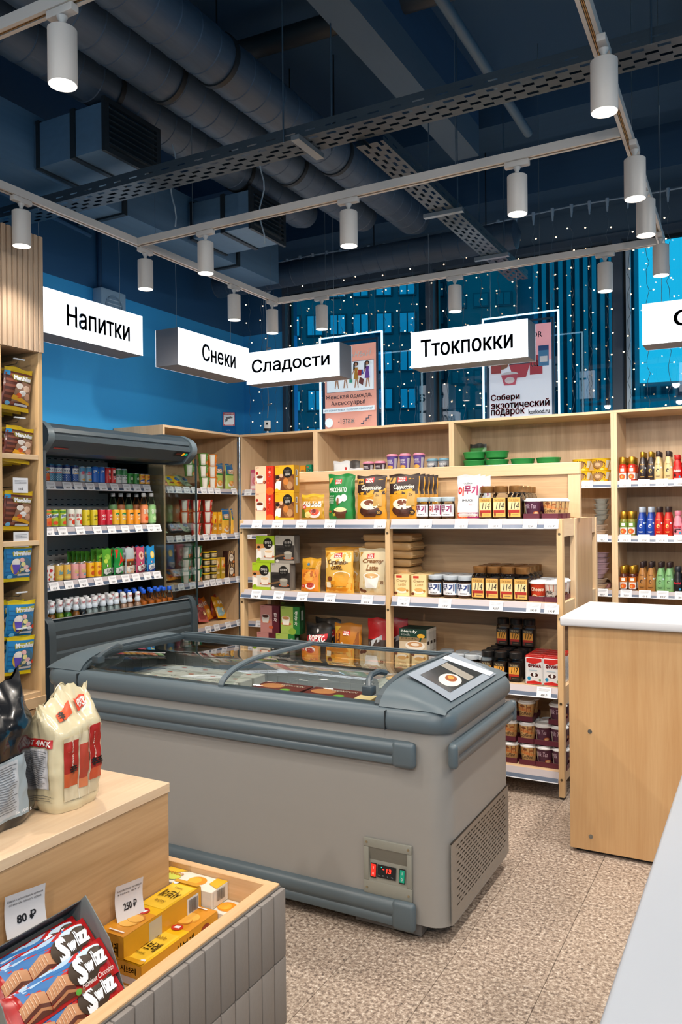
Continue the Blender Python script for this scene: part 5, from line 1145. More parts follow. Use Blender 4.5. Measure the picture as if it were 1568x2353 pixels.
# jars
def lab114(num, base, band, ink='#1c1410', pic='#a82a1c'):
    return [('r', 0, 0, 1, 1, base), ('r', .04, .34, .96, .76, band), ('t', 'THE BLEND', .12, .80, .88, .92, '#6a3c14' if num == '114' else '#c8b890', .0, 0), ('t', num, .24, .40, .90, .74, ink, .012, .25), ('r', .05, .22, .95, .36, pic), ('e', .16, .14, .07, .12, '#7c2014'), ('r', .35, .10, .85, .13, '#7a6a4c')]
T('j114', jar, .041, .172, '#7a4a24', lab114('114', '#d8a854', '#e8d09a'), '#8f6436', .75, 24, .82, .86, .55)
T('j117', jar, .036, .150, '#4a2c18', lab114('117', '#241c16', '#d89a3c'), '#17181a', .75, 24, .78, .9)
def imu(c1, c2, c3, st): return [('r', 0, .08, 1, .95, '#e6e8ee'), ('t', st[0], .10, .40, .48, .88, c1, .06, 0), ('t', st[1], .52, .36, .84, .88, c2, .06, 0), ('r', .88, .2, .97, .88, c3), ('t', 'KOREA', .34, .16, .72, .26, '#2c3038', .02, 0)]
T('jimu1', jar, .037, .120, '#8a5a30', imu('#7a1c4c', '#8f1a58', '#b8c4cc', '무기'), '#a8b8c0', 0, 24, .9, .95)
T('jimu2', jar, .037, .120, '#8a5a30', imu('#c83020', '#7a1a4c', '#8f1a58', '이무'), '#a8b8c0', 0, 24, .9, .95)
T('jimu3', jar, .041, .118, '#7a5030', imu('#1c2f6a', '#1c3a7c', '#2c6a9c', '무기'), '#b8c2ca', 0, 24, .9, .95)
# coffee cups
cofa = [('r', 0, 0, 1, 1, '#c8a06a'), ('p', [(0, .70), (.5, .78), (1, .52), (1, 1), (0, 1)], '#4a2414'), ('p', [(0, .66), (.5, .74), (1, .46), (1, .53), (.5, .80), (0, .72)], '#c86a1c'), ('e', .4, .86, .12, .07, '#7a4424'), ('e', .7, .80, .1, .06, '#9a5a30'), ('t', 'Coffee', .2, .34, .78, .56, '#3a2014', .01, .3), ('t', 'Beans', .28, .14, .7, .28, '#3a2014', .0, .3)]
T('cof_cup', lambda: tray_cup(cup(.033, .043, .092, '#b8905c', cofa), .0435))
cofb = [('r', 0, 0, 1, 1, '#4a2038'), ('r', 0, .0, 1, .28, '#7c6a5c'), ('t', 'Milk Tea', .16, .58, .7, .84, '#c8b0c0', .0, .3), ('e', .74, .30, .16, .12, '#b05a2c'), ('e', .74, .30, .11, .08, '#e0b88c'), ('r', .05, .05, .2, .8, '#cfc4b4')]
T('pur_cup', lambda: tray_cup(cup(.033, .043, .092, '#54243e', cofb), .0435))
cofc = [('r', 0, 0, 1, 1, '#cfc6bc'), ('p', [(0, .72), (.5, .66), (1, .5), (1, 1), (0, 1)], '#b8481c'), ('t', 'Milk', .16, .42, .56, .64, '#1e1612', .02, .1), ('t', 'Coffee', .16, .2, .74, .36, '#3a2a20', .0, .1), ('e', .8, .3, .13, .1, '#6a3a1c')]
T('milk_cup', lambda: tray_cup(cup(.033, .043, .092, '#d0c8be', cofc), .0435))
cofd = [('r', 0, 0, 1, 1, '#b43414'), ('t', 'Cheese', .2, .58, .84, .8, '#f0e0c8', .02, .2), ('e', .38, .24, .18, .14, '#e8c89a'), ('e', .38, .24, .11, .08, '#8a4a1c'), ('r', .6, .06, 1, .3, '#d8ccb8')]
T('red_cup', lambda: tray_cup(cup(.033, .043, .092, '#b03a1a', cofd), .0435))
# snack cups
def snack(c, side='#c9c6bc', lid=None): return cup(.032, .043, .090, c, [('r', 0, 0, 1, 1, side), ('r', .40, 0, 1, 1, c), ('t', 'SNACK', .52, .70, .92, .84, '#f2ede2', .02, 0), ('t', 'TOPOKKI', .52, .54, .92, .64, '#f2ede2', .02, 0), ('e', .70, .22, .24, .2, '#d8642a'), ('e', .62, .18, .1, .1, '#e8b070'), ('e', .8, .26, .09, .08, '#a83418'), ('r', .08, .15, .34, .9, '#dcd9d0')], lid or c, False)
T('sn_green', snack, '#58893a'); T('sn_orange', snack, '#e07f1a'); T('sn_red', snack, '#bd2a1a'); T('sn_white', snack, '#1f7a50', '#d8d4ca')
pinkc = lambda body, h_: cup(.030, .040, h_, body, [('t', 'CHEESE', .2, .62, .62, .76, '#e6dfe6', .02, 0), ('t', 'TOPOKKI', .2, .48, .66, .58, '#e6dfe6', .01, 0), ('e', .42, .24, .26, .13, '#d8a44a'), ('r', .78, .1, .98, .85, '#b9b4ba')], '#d88aa4', True)
T('purple_cup', pinkc, '#56408a', .100); T('dark_cup', pinkc, '#33222c', .072)
T('clear_cup', cup, .029, .038, .080, '#8a9098', [('t', '떡볶이', .2, .56, .7, .8, '#eceef0', .02, 0), ('e', .5, .2, .3, .13, '#a8481c'), ('e', .74, .5, .12, .12, '#2a2c34')], '#6a9ab0')
ybowl = [('r', 0, 0, 1, 1, '#e0b414'), ('e', .42, .48, .34, .44, '#6a4630'), ('e', .40, .5, .26, .34, '#9a7854'), ('e', .40, .5, .14, .18, '#c8b090'), ('r', .78, .22, .98, .9, '#cdd0c6'), ('e', .62, .08, .1, .08, '#b8c878')]
T('bowl_y', cup, .044, .064, .074, '#dcae14', ybowl, '#e8c020', False)
# bottles
def sauce_jar(fill, top): return bottle([(.021, 0), (.023, .004), (.023, .085), (.020, .093), (.014, .098), (.014, .104)], M(fill, .2, coat=.5), [('r', 0, .04, 1, .96, '#dfdfdc'), ('r', 0, .55, 1, .96, top), ('r', .3, .66, .7, .88, '#f0e4e0'), ('e', .5, .26, .34, .2, '#cf5a1c'), ('e', .42, .24, .12, .1, '#e8a04c')], (.0185, .096, .138, M('#b98a2c', .3, .8)), .006, .080)
T('sj_red', sauce_jar, '#b3200e', '#d8461c'); T('sj_green', sauce_jar, '#7c7a2c', '#6f8f3c'); T('sj_brown', sauce_jar, '#4a1c10', '#c06a24')
def sauce(c, cap, ink, mark): return bottle([(.026, 0), (.028, .004), (.0275, .05), (.022, .10), (.015, .128), (.012, .142), (.012, .148)], M(c, .3, coat=.4), [('t', 'Sauce', .26, .76, .74, .84, ink, .01, .2), ('e', .48, .44, .14, .10, mark), ('e', .52, .42, .08, .06, c), ('e', .84, .6, .09, .05, '#c8d8e0'), ('r', .3, .12, .7, .14, ink), ('r', .36, .08, .64, .095, ink)], (.0135, .142, .175, cap), .01, .12)
CG_ = M('#b08428', .3, .8); CD_ = M('#2c1c1a', .4)
T('s_dark', sauce, '#2a1c18', CG_, '#c89a48', '#d8a83c'); T('s_cream', sauce, '#d3ba84', CD_, '#5a4424', '#2a201c'); T('s_blue', sauce, '#173f9c', M('#a8b4c4', .3), '#c8d4e8', '#dfe6f0'); T('s_red', sauce, '#c02412', CD_, '#e8b060', '#e8c070'); T('s_tan', sauce, '#a8743a', CD_, '#4a2a10', '#3a200c'); T('s_green', sauce, '#7cae74', CD_, '#2c4a28', '#3a5434')
def buld(c, cap, ink): return bottle([(.024, 0), (.026, .005), (.026, .07), (.020, .085), (.022, .10), (.014, .118), (.013, .126)], M(c, .35), [('t', 'Buldak', .16, .52, .86, .70, ink, .03, .2), ('r', .2, .40, .8, .46, '#181214'), ('e', .74, .14, .1, .08, '#3a9ac0'), ('e', .3, .26, .12, .12, '#1a1416')], (.017, .122, .150, cap), .006, .085)
T('b_red', buld, '#c4160f', M('#b8140e', .4), '#f0e0e0'); T('b_pink', buld, '#d88a9a', M('#cf7a8e', .4), '#c01830'); T('b_black', buld, '#1c191c', M('#20242c', .4), '#c82c3c')
PETG = glass('pet_plastic', '#f4f8f8', 1.4, 1.2)
def petb(liq, cap, sleeve=None, clearb=True):
    prof = [(.024, 0), (.029, .004), (.030, .06), (.027, .085), (.030, .11), (.029, .14), (.020, .175), (.0125, .190), (.0125, .200)]
    mb = MB().lathe(prof, 18, PETG)
    li = MB().lathe([(r*.93, z+.002) for r, z in prof[:6]]+[(.001, .142)], 18, M(liq, .25))
    l = MB().lathe([(.0145, .196), (.0150, .198), (.0150, .216), (.013, .220), (.001, .220)], 18, M(cap, .4))
    r_ = [('bottle_body', mb.mesh('bottle_body')), ('drink', li.mesh('drink')), ('bottle_cap', l.mesh('bottle_cap'))]
    if sleeve:
        sm_ = MB().lathe([(.0305, .012), (.031, .060), (.0282, .085), (.031, .11), (.030, .135)], 18, M(sleeve, .35)); sm_.art([('t', '알로에', .2, .5, .8, .8, '#e8f0e0', .03, 0), ('e', .5, .22, .2, .14, '#d8401c' if 'e0' in sleeve else '#b8d8a0')], cyl_art(.0315, .02, .11), True); r_.append(('sleeve', sm_.mesh('sleeve')))
    return r_
T('pet_orange', petb, '#e08a3c', '#d8dadc', '#e08a5a'); T('pet_green', petb, '#a8c890', '#d8dadc', '#8cc07c'); T('pet_blue', petb, '#e07a14', '#1455c8')
def ramune(liq):
    prof = [(.022, 0), (.027, .004), (.027, .118), (.0245, .134), (.0175, .150), (.0185, .158), (.0195, .166), (.0140, .180), (.012, .19)]
    mb = MB().lathe(prof, 16, PETG); li = MB().lathe([(r*.92, z+.002) for r, z in prof[:4]]+[(.0165, .146), (.001, .1465)], 16, M(liq, .2))
    l = MB().lathe([(.0140, .180), (.0148, .183), (.0148, .209), (.0135, .213), (.001, .213)], 16, M('#dfe2e6', .4)); l.art([('t', 'HATA', .1, .25, .9, .7, '#b8303c', .03, 0)], cyl_art(.0150, .183, .025), True)
    s_ = MB().lathe([(.0180, .153), (.0203, .166), (.0150, .180)], 16, M('#c8d4e0', .4))
    return [('bottle_body', mb.mesh('bottle_body')), ('drink', li.mesh('drink')), ('bottle_cap', l.mesh('bottle_cap')), ('neck_sleeve', s_.mesh('neck_sleeve'))]
for k_, c_ in (('amber', '#a8681c'), ('lime', '#a0b01c'), ('green', '#4c9c2c'), ('dark', '#1a1a20'), ('clear', '#a8b4b4'), ('peach', '#c8a088')): T('ram_'+k_, ramune, c_)
# cans
dots = [('e', .1+.2*i+(.1 if j % 2 else 0), .05+.075*j, .028, .02, '#cfe0f0') for i in range(5) for j in range(5)]
T('c_ltblue', can, .026, .132, '#3c7ea0', [('r', 0, .86, 1, 1, '#16306a'), ('r', 0, .48, 1, .86, '#d6dde2'), ('t', 'サイダー', .12, .58, .88, .78, '#14285c', .03, .1), ('r', .1, .50, .7, .55, '#c02c28')]+dots)
T('c_blue', can, .026, .132, '#1b4f9c', [('r', 0, .86, 1, 1, '#14265c'), ('r', 0, .48, 1, .86, '#d6dde2'), ('t', 'サイダー', .12, .58, .88, .78, '#14286c', .03, .1), ('r', .1, .50, .7, .55, '#d09a2c')]+dots)
T('c_pink', can, .0235, .126, '#a8bcc8', [('r', 0, .66, 1, 1, '#3c86b4'), ('t', '소다', .16, .48, .86, .78, '#d03048', .05, 0), ('e', .5, .14, .25, .09, '#c89a4c')])
T('c_poc', can, .026, .132, '#1a66c4', [('t', 'P', .2, .62, .5, .82, '#dfe6f0', .03, 0), ('r', .6, .1, .9, .9, '#2a7ad8'), ('r', .66, .6, .84, .72, '#c8b04c')])
T('c_red', can, .0235, .132, '#c81c1a', [('r', .3, .02, .72, .98, '#d8302c')]+VT('815', .5, .92, .2, .3, '#f0e8e4', .03))
T('c_milkis', can, .0245, .126, '#c6ccca', [('r', 0, .62, 1, 1, '#2c7a44'), ('t', 'BCAA', .12, .44, .88, .58, '#1f4a34', .03, 0), ('t', 'On', .3, .22, .7, .34, '#5a6a60', .02, 0)])
T('c_green', can, .0245, .092, '#2f8a34', [('r', .3, .1, .7, .9, '#1c5a24'), ('t', '솔', .34, .4, .66, .7, '#cfe0c8', .02, 0)])
T('c_yel', can, .0235, .090, '#d89a1e', [('p', [(.1, .2), (.9, .5), (.9, .66), (.1, .4)], '#2c4a8c'), ('e', .5, .8, .3, .1, '#b8401c'), ('t', '레몬', .2, .14, .8, .34, '#d8e0f0', .02, 0)])
def juice(c, lab, c2, txt): return can(.0255, .108, c, [('r', 0, .88, 1, 1, c2), ('p', [(.1, .5), (.9, .66), (.9, .86), (.1, .74)], lab), ('t', txt, .16, .58, .84, .78, '#23486c', .02, .2), ('e', .5, .2, .25, .13, '#d8481c')])
T('u_orange', juice, '#d06a1c', '#d8d4d0', '#8a9a2c', 'Sac'); T('u_green', juice, '#9ab02c', '#cfd8e0', '#4c8a2c', 'Bong')
T('u_white', can, .0255, .112, '#cfd2c8', [('t', '쿨피스', .1, .55, .9, .78, '#b82c3c', .02, 0), ('e', .7, .22, .28, .18, '#c8381c'), ('e', .3, .40, .16, .09, '#d8644c')])
def soda(c, ink, leaf): return can(.0255, .106, c, [('t', '수박', .3, .55, .84, .76, ink, .03, 0), ('t', '소다', .3, .30, .84, .50, ink, .03, 0)]+([('e', .55, .78, .3, .09, leaf)] if leaf else []))
T('u_yellow', soda, '#c8b41c', '#7c7a1c', None); T('u_red', soda, '#b8142c', '#f0e4e4', None); T('u_lime', soda, '#d6a41c', '#eee8d8', '#1c7a3c'); T('u_mango', soda, '#e08e14', '#f0e0c0', '#2c3a1c')
T('m_white', can, .0255, .104, '#d4cfcc', [('e', .3, .75, .2, .12, '#b82828'), ('e', .7, .45, .16, .1, '#b8442c'), ('e', .3, .3, .12, .08, '#c8a448'), ('e', .7, .14, .2, .1, '#b82828')])
T('m_yel', can, .0255, .104, '#d0a84c', [('t', 'Soda', .2, .4, .85, .72, '#5a98a8', .05, .2), ('r', 0, .1, 1, .26, '#d8c05c')]); T('m_pink', can, .0255, .104, '#cf9494', [('t', 'Soda', .2, .4, .85, .7, '#c8b86c', .05, .2), ('r', .4, .2, .9, .3, '#4c98b0')]); T('m_gold', can, .0255, .104, '#e0a80c', [('t', '소다', .2, .62, .8, .86, '#b8301c', .03, 0), ('e', .5, .28, .26, .18, '#c0501c')])
def dpouch(c1, c2, pic, seed, foot='#163a2c'): return pouch(.082, .158, .03, c1, c2, [('r', .04, .02, .96, .95, c1)]+pic+[('p', [(.1, .26), (.8, .32), (.92, .16), (.3, .04), (.1, .1)], '#c8ccc8'), ('t', '주스', .3, .13, .7, .23, foot, .02, .2), ('r', .3, .34, .36, .42, '#1c7a34'), ('r', .36, .34, .42, .42, '#e8e8e8'), ('r', .42, .34, .48, .42, '#c02420')], 1, .04, .002, 0, None, seed)
T('dp_green', dpouch, '#4f9a2c', '#2c6a1c', [('e', .5, .7, .3, .1, '#8cc048'), ('e', .3, .55, .2, .08, '#b8d04c'), ('r', .04, .02, .96, .26, '#14402c')], 21); T('dp_melon', dpouch, '#178a3c', '#0f5a28', [('p', [(.5, .4), (.95, .5), (.6, .85)], '#d8281c'), ('p', [(.1, .6), (.45, .95), (.1, .95)], '#c8281c'), ('r', .04, .02, .96, .26, '#1c2420')], 22, '#1c2420')
T('dp_white', dpouch, '#a8b4b8', '#98a0a4', [('r', .04, .30, .96, .52, '#5a2c14'), ('r', .04, .48, .96, .56, '#c86a2c'), ('r', .04, .02, .96, .30, '#d0a888')], 23, '#8a4a1c'); T('dp_pink', dpouch, '#b84a6a', '#8a2c44', [('e', .5, .66, .3, .16, '#e0b8a8'), ('e', .5, .66, .12, .08, '#8a4a3c'), ('r', .04, .02, .96, .28, '#6a1c2c')], 24, '#6a1c2c'); T('dp_blue', dpouch, '#1c86c4', '#14508c', [('e', .6, .66, .28, .15, '#e0c04c'), ('e', .6, .66, .2, .1, '#efd88c'), ('r', .04, .02, .96, .28, '#123a8c')], 25, '#123a8c')
# left shelving goods
def fruitpack(c, ink): return pouch(.085, .150, .045, c, c, [('t', 'SALALA', .2, .72, .8, .82, ink, .02, 0), ('e', .5, .42, .3, .13, '#2c5a9c'), ('e', .56, .38, .16, .08, '#5a9ad0'), ('r', .2, .14, .8, .2, ink)], 0, .09, .004, 0, None, hash1(len(c), ord(c[2]))*9)
T('fp_peach', fruitpack, '#d8a07c', '#8a2c1c'); T('fp_yellow', fruitpack, '#d8a818', '#a81c1c'); T('fp_lime', fruitpack, '#b8b848', '#8a2c1c'); T('fp_mint', fruitpack, '#b0c8a8', '#1c5a2c'); T('fp_black', fruitpack, '#26282c', '#b81c1c'); T('fp_cream', fruitpack, '#d8c8a0', '#8a4a2c'); T('fp_orange', fruitpack, '#d88a2c', '#a81c1c'); T('fp_gold', fruitpack, '#b8922c', '#8a1c1c'); T('fp_brown', fruitpack, '#7a4a2c', '#3a1c0c')
def coco(c): return pouch(.105, .185, .04, c, '#1c6a4c', [('r', .03, .62, .97, .94, '#1c5f94'), ('p', [(.03, .56), (.5, .64), (.97, .56), (.97, .72), (.03, .76)], '#1a7a3c'), ('p', [(.16, .62), (.84, .60), (.80, .80), (.12, .78)], '#a8764a'), ('t', 'COCO', .2, .68, .78, .78, '#f0e8dc', .04, 0), ('t', 'ROLLS', .26, .61, .72, .665, '#f0e8dc', .02, 0), ('e', .5, .18, .36, .10, '#d8d8d0'), ('e', .5, .24, .26, .11, '#d08a3c'), ('e', .42, .27, .1, .06, '#e0b060')], 1, .05, .003, 0, '#1c5f94', 31)
T('coco1', coco, '#a8bc60'); T('coco2', coco, '#e0ac3c')
T('stick_y', carton, .052, .05, .135, '#d8941c', [('r', 0, 0, 1, 1, '#c8921c'), ('r', 0, .5, 1, 1, '#e8a81c'), ('e', .5, .74, .3, .14, '#f0c860'), ('e', .7, .6, .15, .1, '#c03c14'), ('t', 'BA', .24, .34, .8, .46, '#f0e6c8', .03, 0), ('t', 'CH', .24, .2, .8, .32, '#f0e6c8', .03, 0)])
T('stick_g', carton, .052, .05, .128, '#a8941c', [('r', 0, 0, 1, 1, '#b8962c'), ('r', 0, .5, 1, 1, '#d8a03c'), ('e', .4, .74, .26, .14, '#e8d0a0'), ('e', .7, .62, .15, .1, '#c03c14'), ('t', 'CLAS', .16, .36, .86, .46, '#f0e6c8', .03, 0), ('t', 'GOLD', .16, .24, .86, .34, '#f0e6c8', .03, 0)])
T('choco', carton, .098, .05, .092, '#3a2018', [('r', 0, 0, 1, 1, '#3a2018')]+[('p', [(.0+.25*i, 0), (.1+.25*i, 0), (.3+.25*i if i < 3 else 1, 1), (.2+.25*i, 1)], '#c8a878') for i in range(3)]+[('e', .5, .48, .34, .34, '#2c1812'), ('e', .5, .48, .28, .28, '#e0d4c0'), ('t', '초코하임', .28, .44, .72, .58, '#5a2c18', .02, 0), ('e', .8, .16, .14, .1, '#c8722c')])
T('can_y', jar, .030, .058, '#d8c8a0', [('r', 0, .1, 1, .9, '#c8b890'), ('t', 'Snack', .2, .4, .8, .7, '#b8841c', .02, 0)], '#d8b41c', 0, 20, .9, 1.0)
def chips(c, c2, seed): return pouch(.12, .17, .05, c, c, [('e', .5, .3, .3, .16, c2), ('e', .56, .34, .14, .09, '#f0d8a0'), ('t', '과자', .2, .6, .8, .8, '#f0e8dc', .04, .1), ('p', [(.05, .1), (.6, .1), (.2, .5), (.05, .5)], c2)], 0, .07, .007, 0, None, seed)
T('ch_red', chips, '#b02c20', '#e0701c', 41); T('ch_pink', chips, '#c0605c', '#8a3a34', 42); T('ch_orange', chips, '#d8781c', '#f0b83c', 43); T('ch_yellow', chips, '#dca018', '#8ab0b8', 44)

# ------------------------------------------------------------ goods on shelves
def row(tkey, kind, cat, us, y, z, desc, where, group=None, rz=0, dz=0, jit=0.):
    keys = tkey if isinstance(tkey, list) else [tkey]*len(us); r_ = []
    for i, u in enumerate(us):
        x = wx(u, y, z+.05)
        lab = f'{desc} {where}' if len(us) == 1 else f'{desc} {where}, {ORD[i]} from the left'
        r_.append(place(_T[keys[i]], kind, lab, cat, (x, y, z+dz), rz+jit*(hash1(u, y)-.5), group))
    return r_
g1, g2, g3, g4 = GL_
yf = GY+.045                                                          # front row line
# top gondola shelf
for lev, w_ in ((0, 'lower'), (1, 'upper')):
    row('red_tea', 'tea_box', 'tea box', [608], yf, g1+lev*.1635, f'{w_} orange and red jujube tea box stacked', 'on the top gondola shelf', 'tea boxes on the gondola')
    for k in range(4):
        row('gold_tea', 'tea_box', 'tea box', [654], yf+k*.0635, g1+lev*.1635, f'{w_} yellow almond tea box {["in the front row", "second from the front", "third from the front", "at the back"][k]}', 'on the top gondola shelf', 'tea boxes on the gondola')
row('tea_pouch', 'tea_pouch', 'tea pouch', [714], yf-.01, g1, 'small gold ceylon tea pouch', 'between yellow boxes and green bag')
row('mac_bag', 'coffee_bag', 'coffee bag', [778], yf-.005, g1, 'bright green macchiato coffee bag standing', 'on the top gondola shelf')
place(_T['mac_bag'], 'coffee_bag', 'green bag hidden behind the front macchiato bag', 'coffee bag', (wx(783, yf+.08, g1), yf+.085, g1), .04)
row(['cap_bag', 'cap_bag2'], 'coffee_bag', 'coffee bag', [850, 925], yf-.005, g1, 'brown and gold cappuccino coffee bag', 'on the top gondola shelf', 'cappuccino bags')
for k in range(4): place(_T['cap_bag2'], 'coffee_bag', f'{ORD[k]} cappuccino bag queued behind the right front one', 'coffee bag', (wx(925, yf, g1)+.0, yf+.078+k*.066, g1), 0, 'spare cappuccino bags')
row(['jimu1', 'jimu2', 'jimu1'], 'coffee_jar', 'coffee jar', [973, 1003, 1031], yf+.035, g1, 'small jar with maroon lettering', 'on the top gondola shelf', 'white lidded jars on top')
row('white_pouch', 'coffee_pouch', 'coffee pouch', [1073], yf-.01, g1, 'tall white coffee pouch with orange and purple base', 'on the top gondola shelf')
for k in range(2): place(_T['white_pouch'], 'coffee_pouch', ['white coffee pouch directly behind the front white pouch', 'rearmost white coffee pouch of the queue'][k], 'coffee pouch', (wx(1073, yf, g1)+.0, yf+.09+k*.092, g1), .05)
row('j114', 'coffee_jar', 'coffee jar', [1121, 1153, 1187], yf+.035, g1, 'gold lidded 114 jar', 'on the top gondola shelf', 'jars labelled 114 on top')
for k in range(3): place(_T['j114'], 'coffee_jar', f'{ORD[k]} 114 jar behind the right front jar on top', 'coffee jar', (wx(1187, yf+.035, g1), yf+.122+k*.084, g1), 0, 'spare 114 jars on top')
row('pur_cup', 'drink_cup', 'cup', [1226], yf+.04, g1, 'purple milk tea cup in a maroon card tray', 'on the top gondola shelf')
place(_T['pur_cup'], 'drink_cup', 'purple milk tea cup behind the front purple cup on top', 'cup', (wx(1226, yf+.04, g1), yf+.122, g1))
row('cof_cup', 'drink_cup', 'cup', [1268], yf+.052, g1, 'beige coffee cup', 'at the right end of the top gondola shelf')
for k in range(2): place(_T['cof_cup'], 'drink_cup', f'{ORD[k]} coffee beans cup behind the front one on top', 'cup', (wx(1270, yf+.04, g1), yf+.142+k*.09, g1))
# second gondola shelf
for lev, (ua, ub) in ((0, (598, 642)), (1, (607, 652))):
    w_ = ('lower', 'upper')[lev]
    row('green_tea', 'tea_box', 'tea box', [ua+3], yf, g2+lev*.1635, f'{w_} lime green tea box', 'at the left of the second gondola shelf', 'tea boxes on the gondola')
    for k in range(4): row('grey_tea', 'tea_box', 'tea box', [ub+3], yf+k*.0635, g2+lev*.1635, f'{w_} grey bean tea box {["in front", "second in line", "third in line", "at the back"][k]}', 'on the second gondola shelf', 'tea boxes on the gondola')
row('tea_bag', 'tea_pouch', 'tea pouch', [708], yf-.01, g2, 'leaning orange tea pouch with a glass cup picture', 'on the second gondola shelf')
row('car_bag', 'coffee_bag', 'coffee bag', [775], yf-.01, g2, 'golden caramelo latte coffee bag', 'on the second gondola shelf')
row('cre_bag', 'coffee_bag', 'coffee bag', [852], yf-.01, g2, 'cream coloured creamy latte coffee bag', 'beside the middle gondola post')
for k in range(2): place(_T['car_bag'], 'coffee_bag', f'{ORD[k]} caramelo bag queued behind the front one', 'coffee bag', (wx(778, yf, g2), yf+.078+k*.085, g2), 0, 'spare caramelo bags')
LAY = Matrix(((0, 0, 1), (1, 0, 0), (0, 1, 0)))
xs0 = max(wx(826, yf+.22, 1.2), wx(778, yf, g2)+.105)
for k in range(7):
    e_ = (Matrix.Rotation(.07*math.sin(k*2.3), 3, 'Z') @ LAY).to_euler()
    place(_T['tan_sack'], 'coffee_sack', f'{ORD[6-k]} from the top in the pile of tan coffee bags', 'coffee bag', (xs0+.012*math.sin(k*1.7), yf+.20, g2+.004+k*.0475), 0, 'piled tan coffee bags', tuple(e_))
row('latte_box', 'coffee_box', 'coffee box', [924, 963], yf, g2, 'small cream latte stick box', 'right of the middle gondola post', 'latte boxes')
for i, u in enumerate((924, 963)):
    for k in range(3): place(_T['latte_box'], 'coffee_box', f'latte box behind the {ORD[i]} front box, row {["two", "three", "four"][k]}', 'coffee box', (wx(u, yf, g2), yf+.0615*(k+1), g2), 0, 'spare latte boxes')
row('jimu3', 'coffee_jar', 'coffee jar', [1002, 1037, 1070], yf+.04, g2, 'white lidded jar with navy lettering', 'on the second gondola shelf', 'navy lettered jars')
for i, u in enumerate((1002, 1037, 1070)):
    for k in range(2): place(_T['jimu3'], 'coffee_jar', f'navy lettered jar {["right behind", "two rows behind"][k]} the {ORD[i]} front jar', 'coffee jar', (wx(u, yf+.04, g2), yf+.04+.084*(k+1), g2), 0, 'spare navy lettered jars')
row('j114', 'coffee_jar', 'coffee jar', [1104, 1136, 1169, 1202], yf+.04, g2, 'gold lidded 114 jar', 'on the second gondola shelf', 'jars labelled 114 on the second shelf')
for i, u in enumerate((1104, 1136, 1169, 1202)):
    for k in range(3): place(_T['j114'], 'coffee_jar', f'114 jar {["one", "two", "three"][k]} behind the {ORD[i]} front jar on the second shelf', 'coffee jar', (wx(u, yf+.04, g2), yf+.04+.084*(k+1), g2), 0, 'spare 114 jars on the second shelf')
for u, t_, l_ in ((1238, 'red_cup', 'red cheese drink cup on the second gondola shelf'), (1272, 'milk_cup', 'white and orange milk coffee cup by the right gondola post')):
    row(t_, 'drink_cup', 'cup', [u], yf+.052, g2, l_, '')
    for k in range(2): place(_T[t_], 'drink_cup', f'{ORD[k]} cup behind the {"red" if u == 1238 else "milk coffee"} cup on the second shelf', 'cup', (wx(u, yf+.04, g2), yf+.142+k*.09, g2))
# third gondola shelf
for lev in (0, 1):
    row('maroon_tea', 'tea_box', 'tea box', [(612, 620)[lev]], yf, g3+lev*.1635, ['lower', 'upper'][lev]+' maroon herbal tea box', 'on the third gondola shelf', 'tea boxes on the gondola')
    for k in range(4): row('ginger_tea', 'tea_box', 'tea box', [(656, 667)[lev]], yf+k*.0635, g3+lev*.1635, f'{["lower", "upper"][lev]} green ginger tea box {["in front", "second in line", "third in line", "at the back"][k]}', 'on the third gondola shelf', 'tea boxes on the gondola')
place(_T['kop_bag'], 'coffee_bag', 'black bag lying under the front black coffee bag', 'coffee bag', (wx(727, yf, g3), yf+.0, g3), 0); row('kop_bag', 'coffee_bag', 'coffee bag', [727], yf+.0, g3+.0, 'black coffee bag with a red name band', 'on the third gondola shelf')
bpy.data.objects.remove(COL.objects[-1]) if False else None
COL.objects[-1].location.y -= .0; COL.objects[-2].location.y += .11
COL.objects[-1].location.z = g3+.0; COL.objects[-1].scale = (1, 1, 1.18); COL.objects[-2].scale = (1, 1, 1.25)
row('bro_bag', 'coffee_bag', 'coffee bag', [795], yf, g3, 'brown and gold coffee bag', 'beside the black one on the third gondola shelf'); COL.objects[-1].scale = (1, 1, 1.14)
row('red_bag', 'coffee_bag', 'coffee bag', [864], yf+.014, g3, 'red coffee bag with a window onto the beans', 'by the middle gondola post'); COL.objects[-1].scale = (1, 1, 1.2)
place(_T['red_bag'], 'coffee_bag', 'red coffee bag behind the middle post', 'coffee bag', (wx(905, yf+.12, g3), yf+.14, g3), .1); COL.objects[-1].scale = (1, 1, 1.15)
for lev in (0, 1):
    for k in range(3): place(_T['stick_box'], 'coffee_box', f'{["lower", "upper"][lev]} coffee stick box right of the middle post, {["front", "second", "third"][k]} row', 'coffee box', (wx(950, yf, g3), yf+.047*k, g3+lev*.1215), 0, 'coffee stick boxes'); COL.objects[-1].scale = (1.08, 1, .8)
for i, u in enumerate((1014, 1050, 1083, 1115)):
    for k in range(2): place(_T['jimu3'], 'coffee_jar', f'white lidded jar on the third shelf, {ORD[i]} from the left in the {["front", "second"][k]} row', 'coffee jar', (wx(u, yf+.04, g3), yf+.06+.078*k, g3), 0, 'white lidded jars on the third shelf'); pass
for i, u in enumerate((1140, 1166, 1198)):
    for k in range(4): place(_T['j117'], 'coffee_jar', f'black lidded 117 jar in the bottom layer, {ORD[i]} column, {ORD[k]} row', 'coffee jar', (wx((1122, 1152, 1186)[i], yf+.04, g3+.05), yf+.04+.080*k, g3), 0, 'bottom layer of 117 jars')
for i, u in enumerate((1157, 1187, 1217)): place(_T['j117'], 'coffee_jar', f'black lidded 117 jar on top of the others, {ORD[i]} from the left', 'coffee jar', (wx(u, yf+.22, g3+.2), yf+.225, g3+.1505), 0, 'top layer of 117 jars')
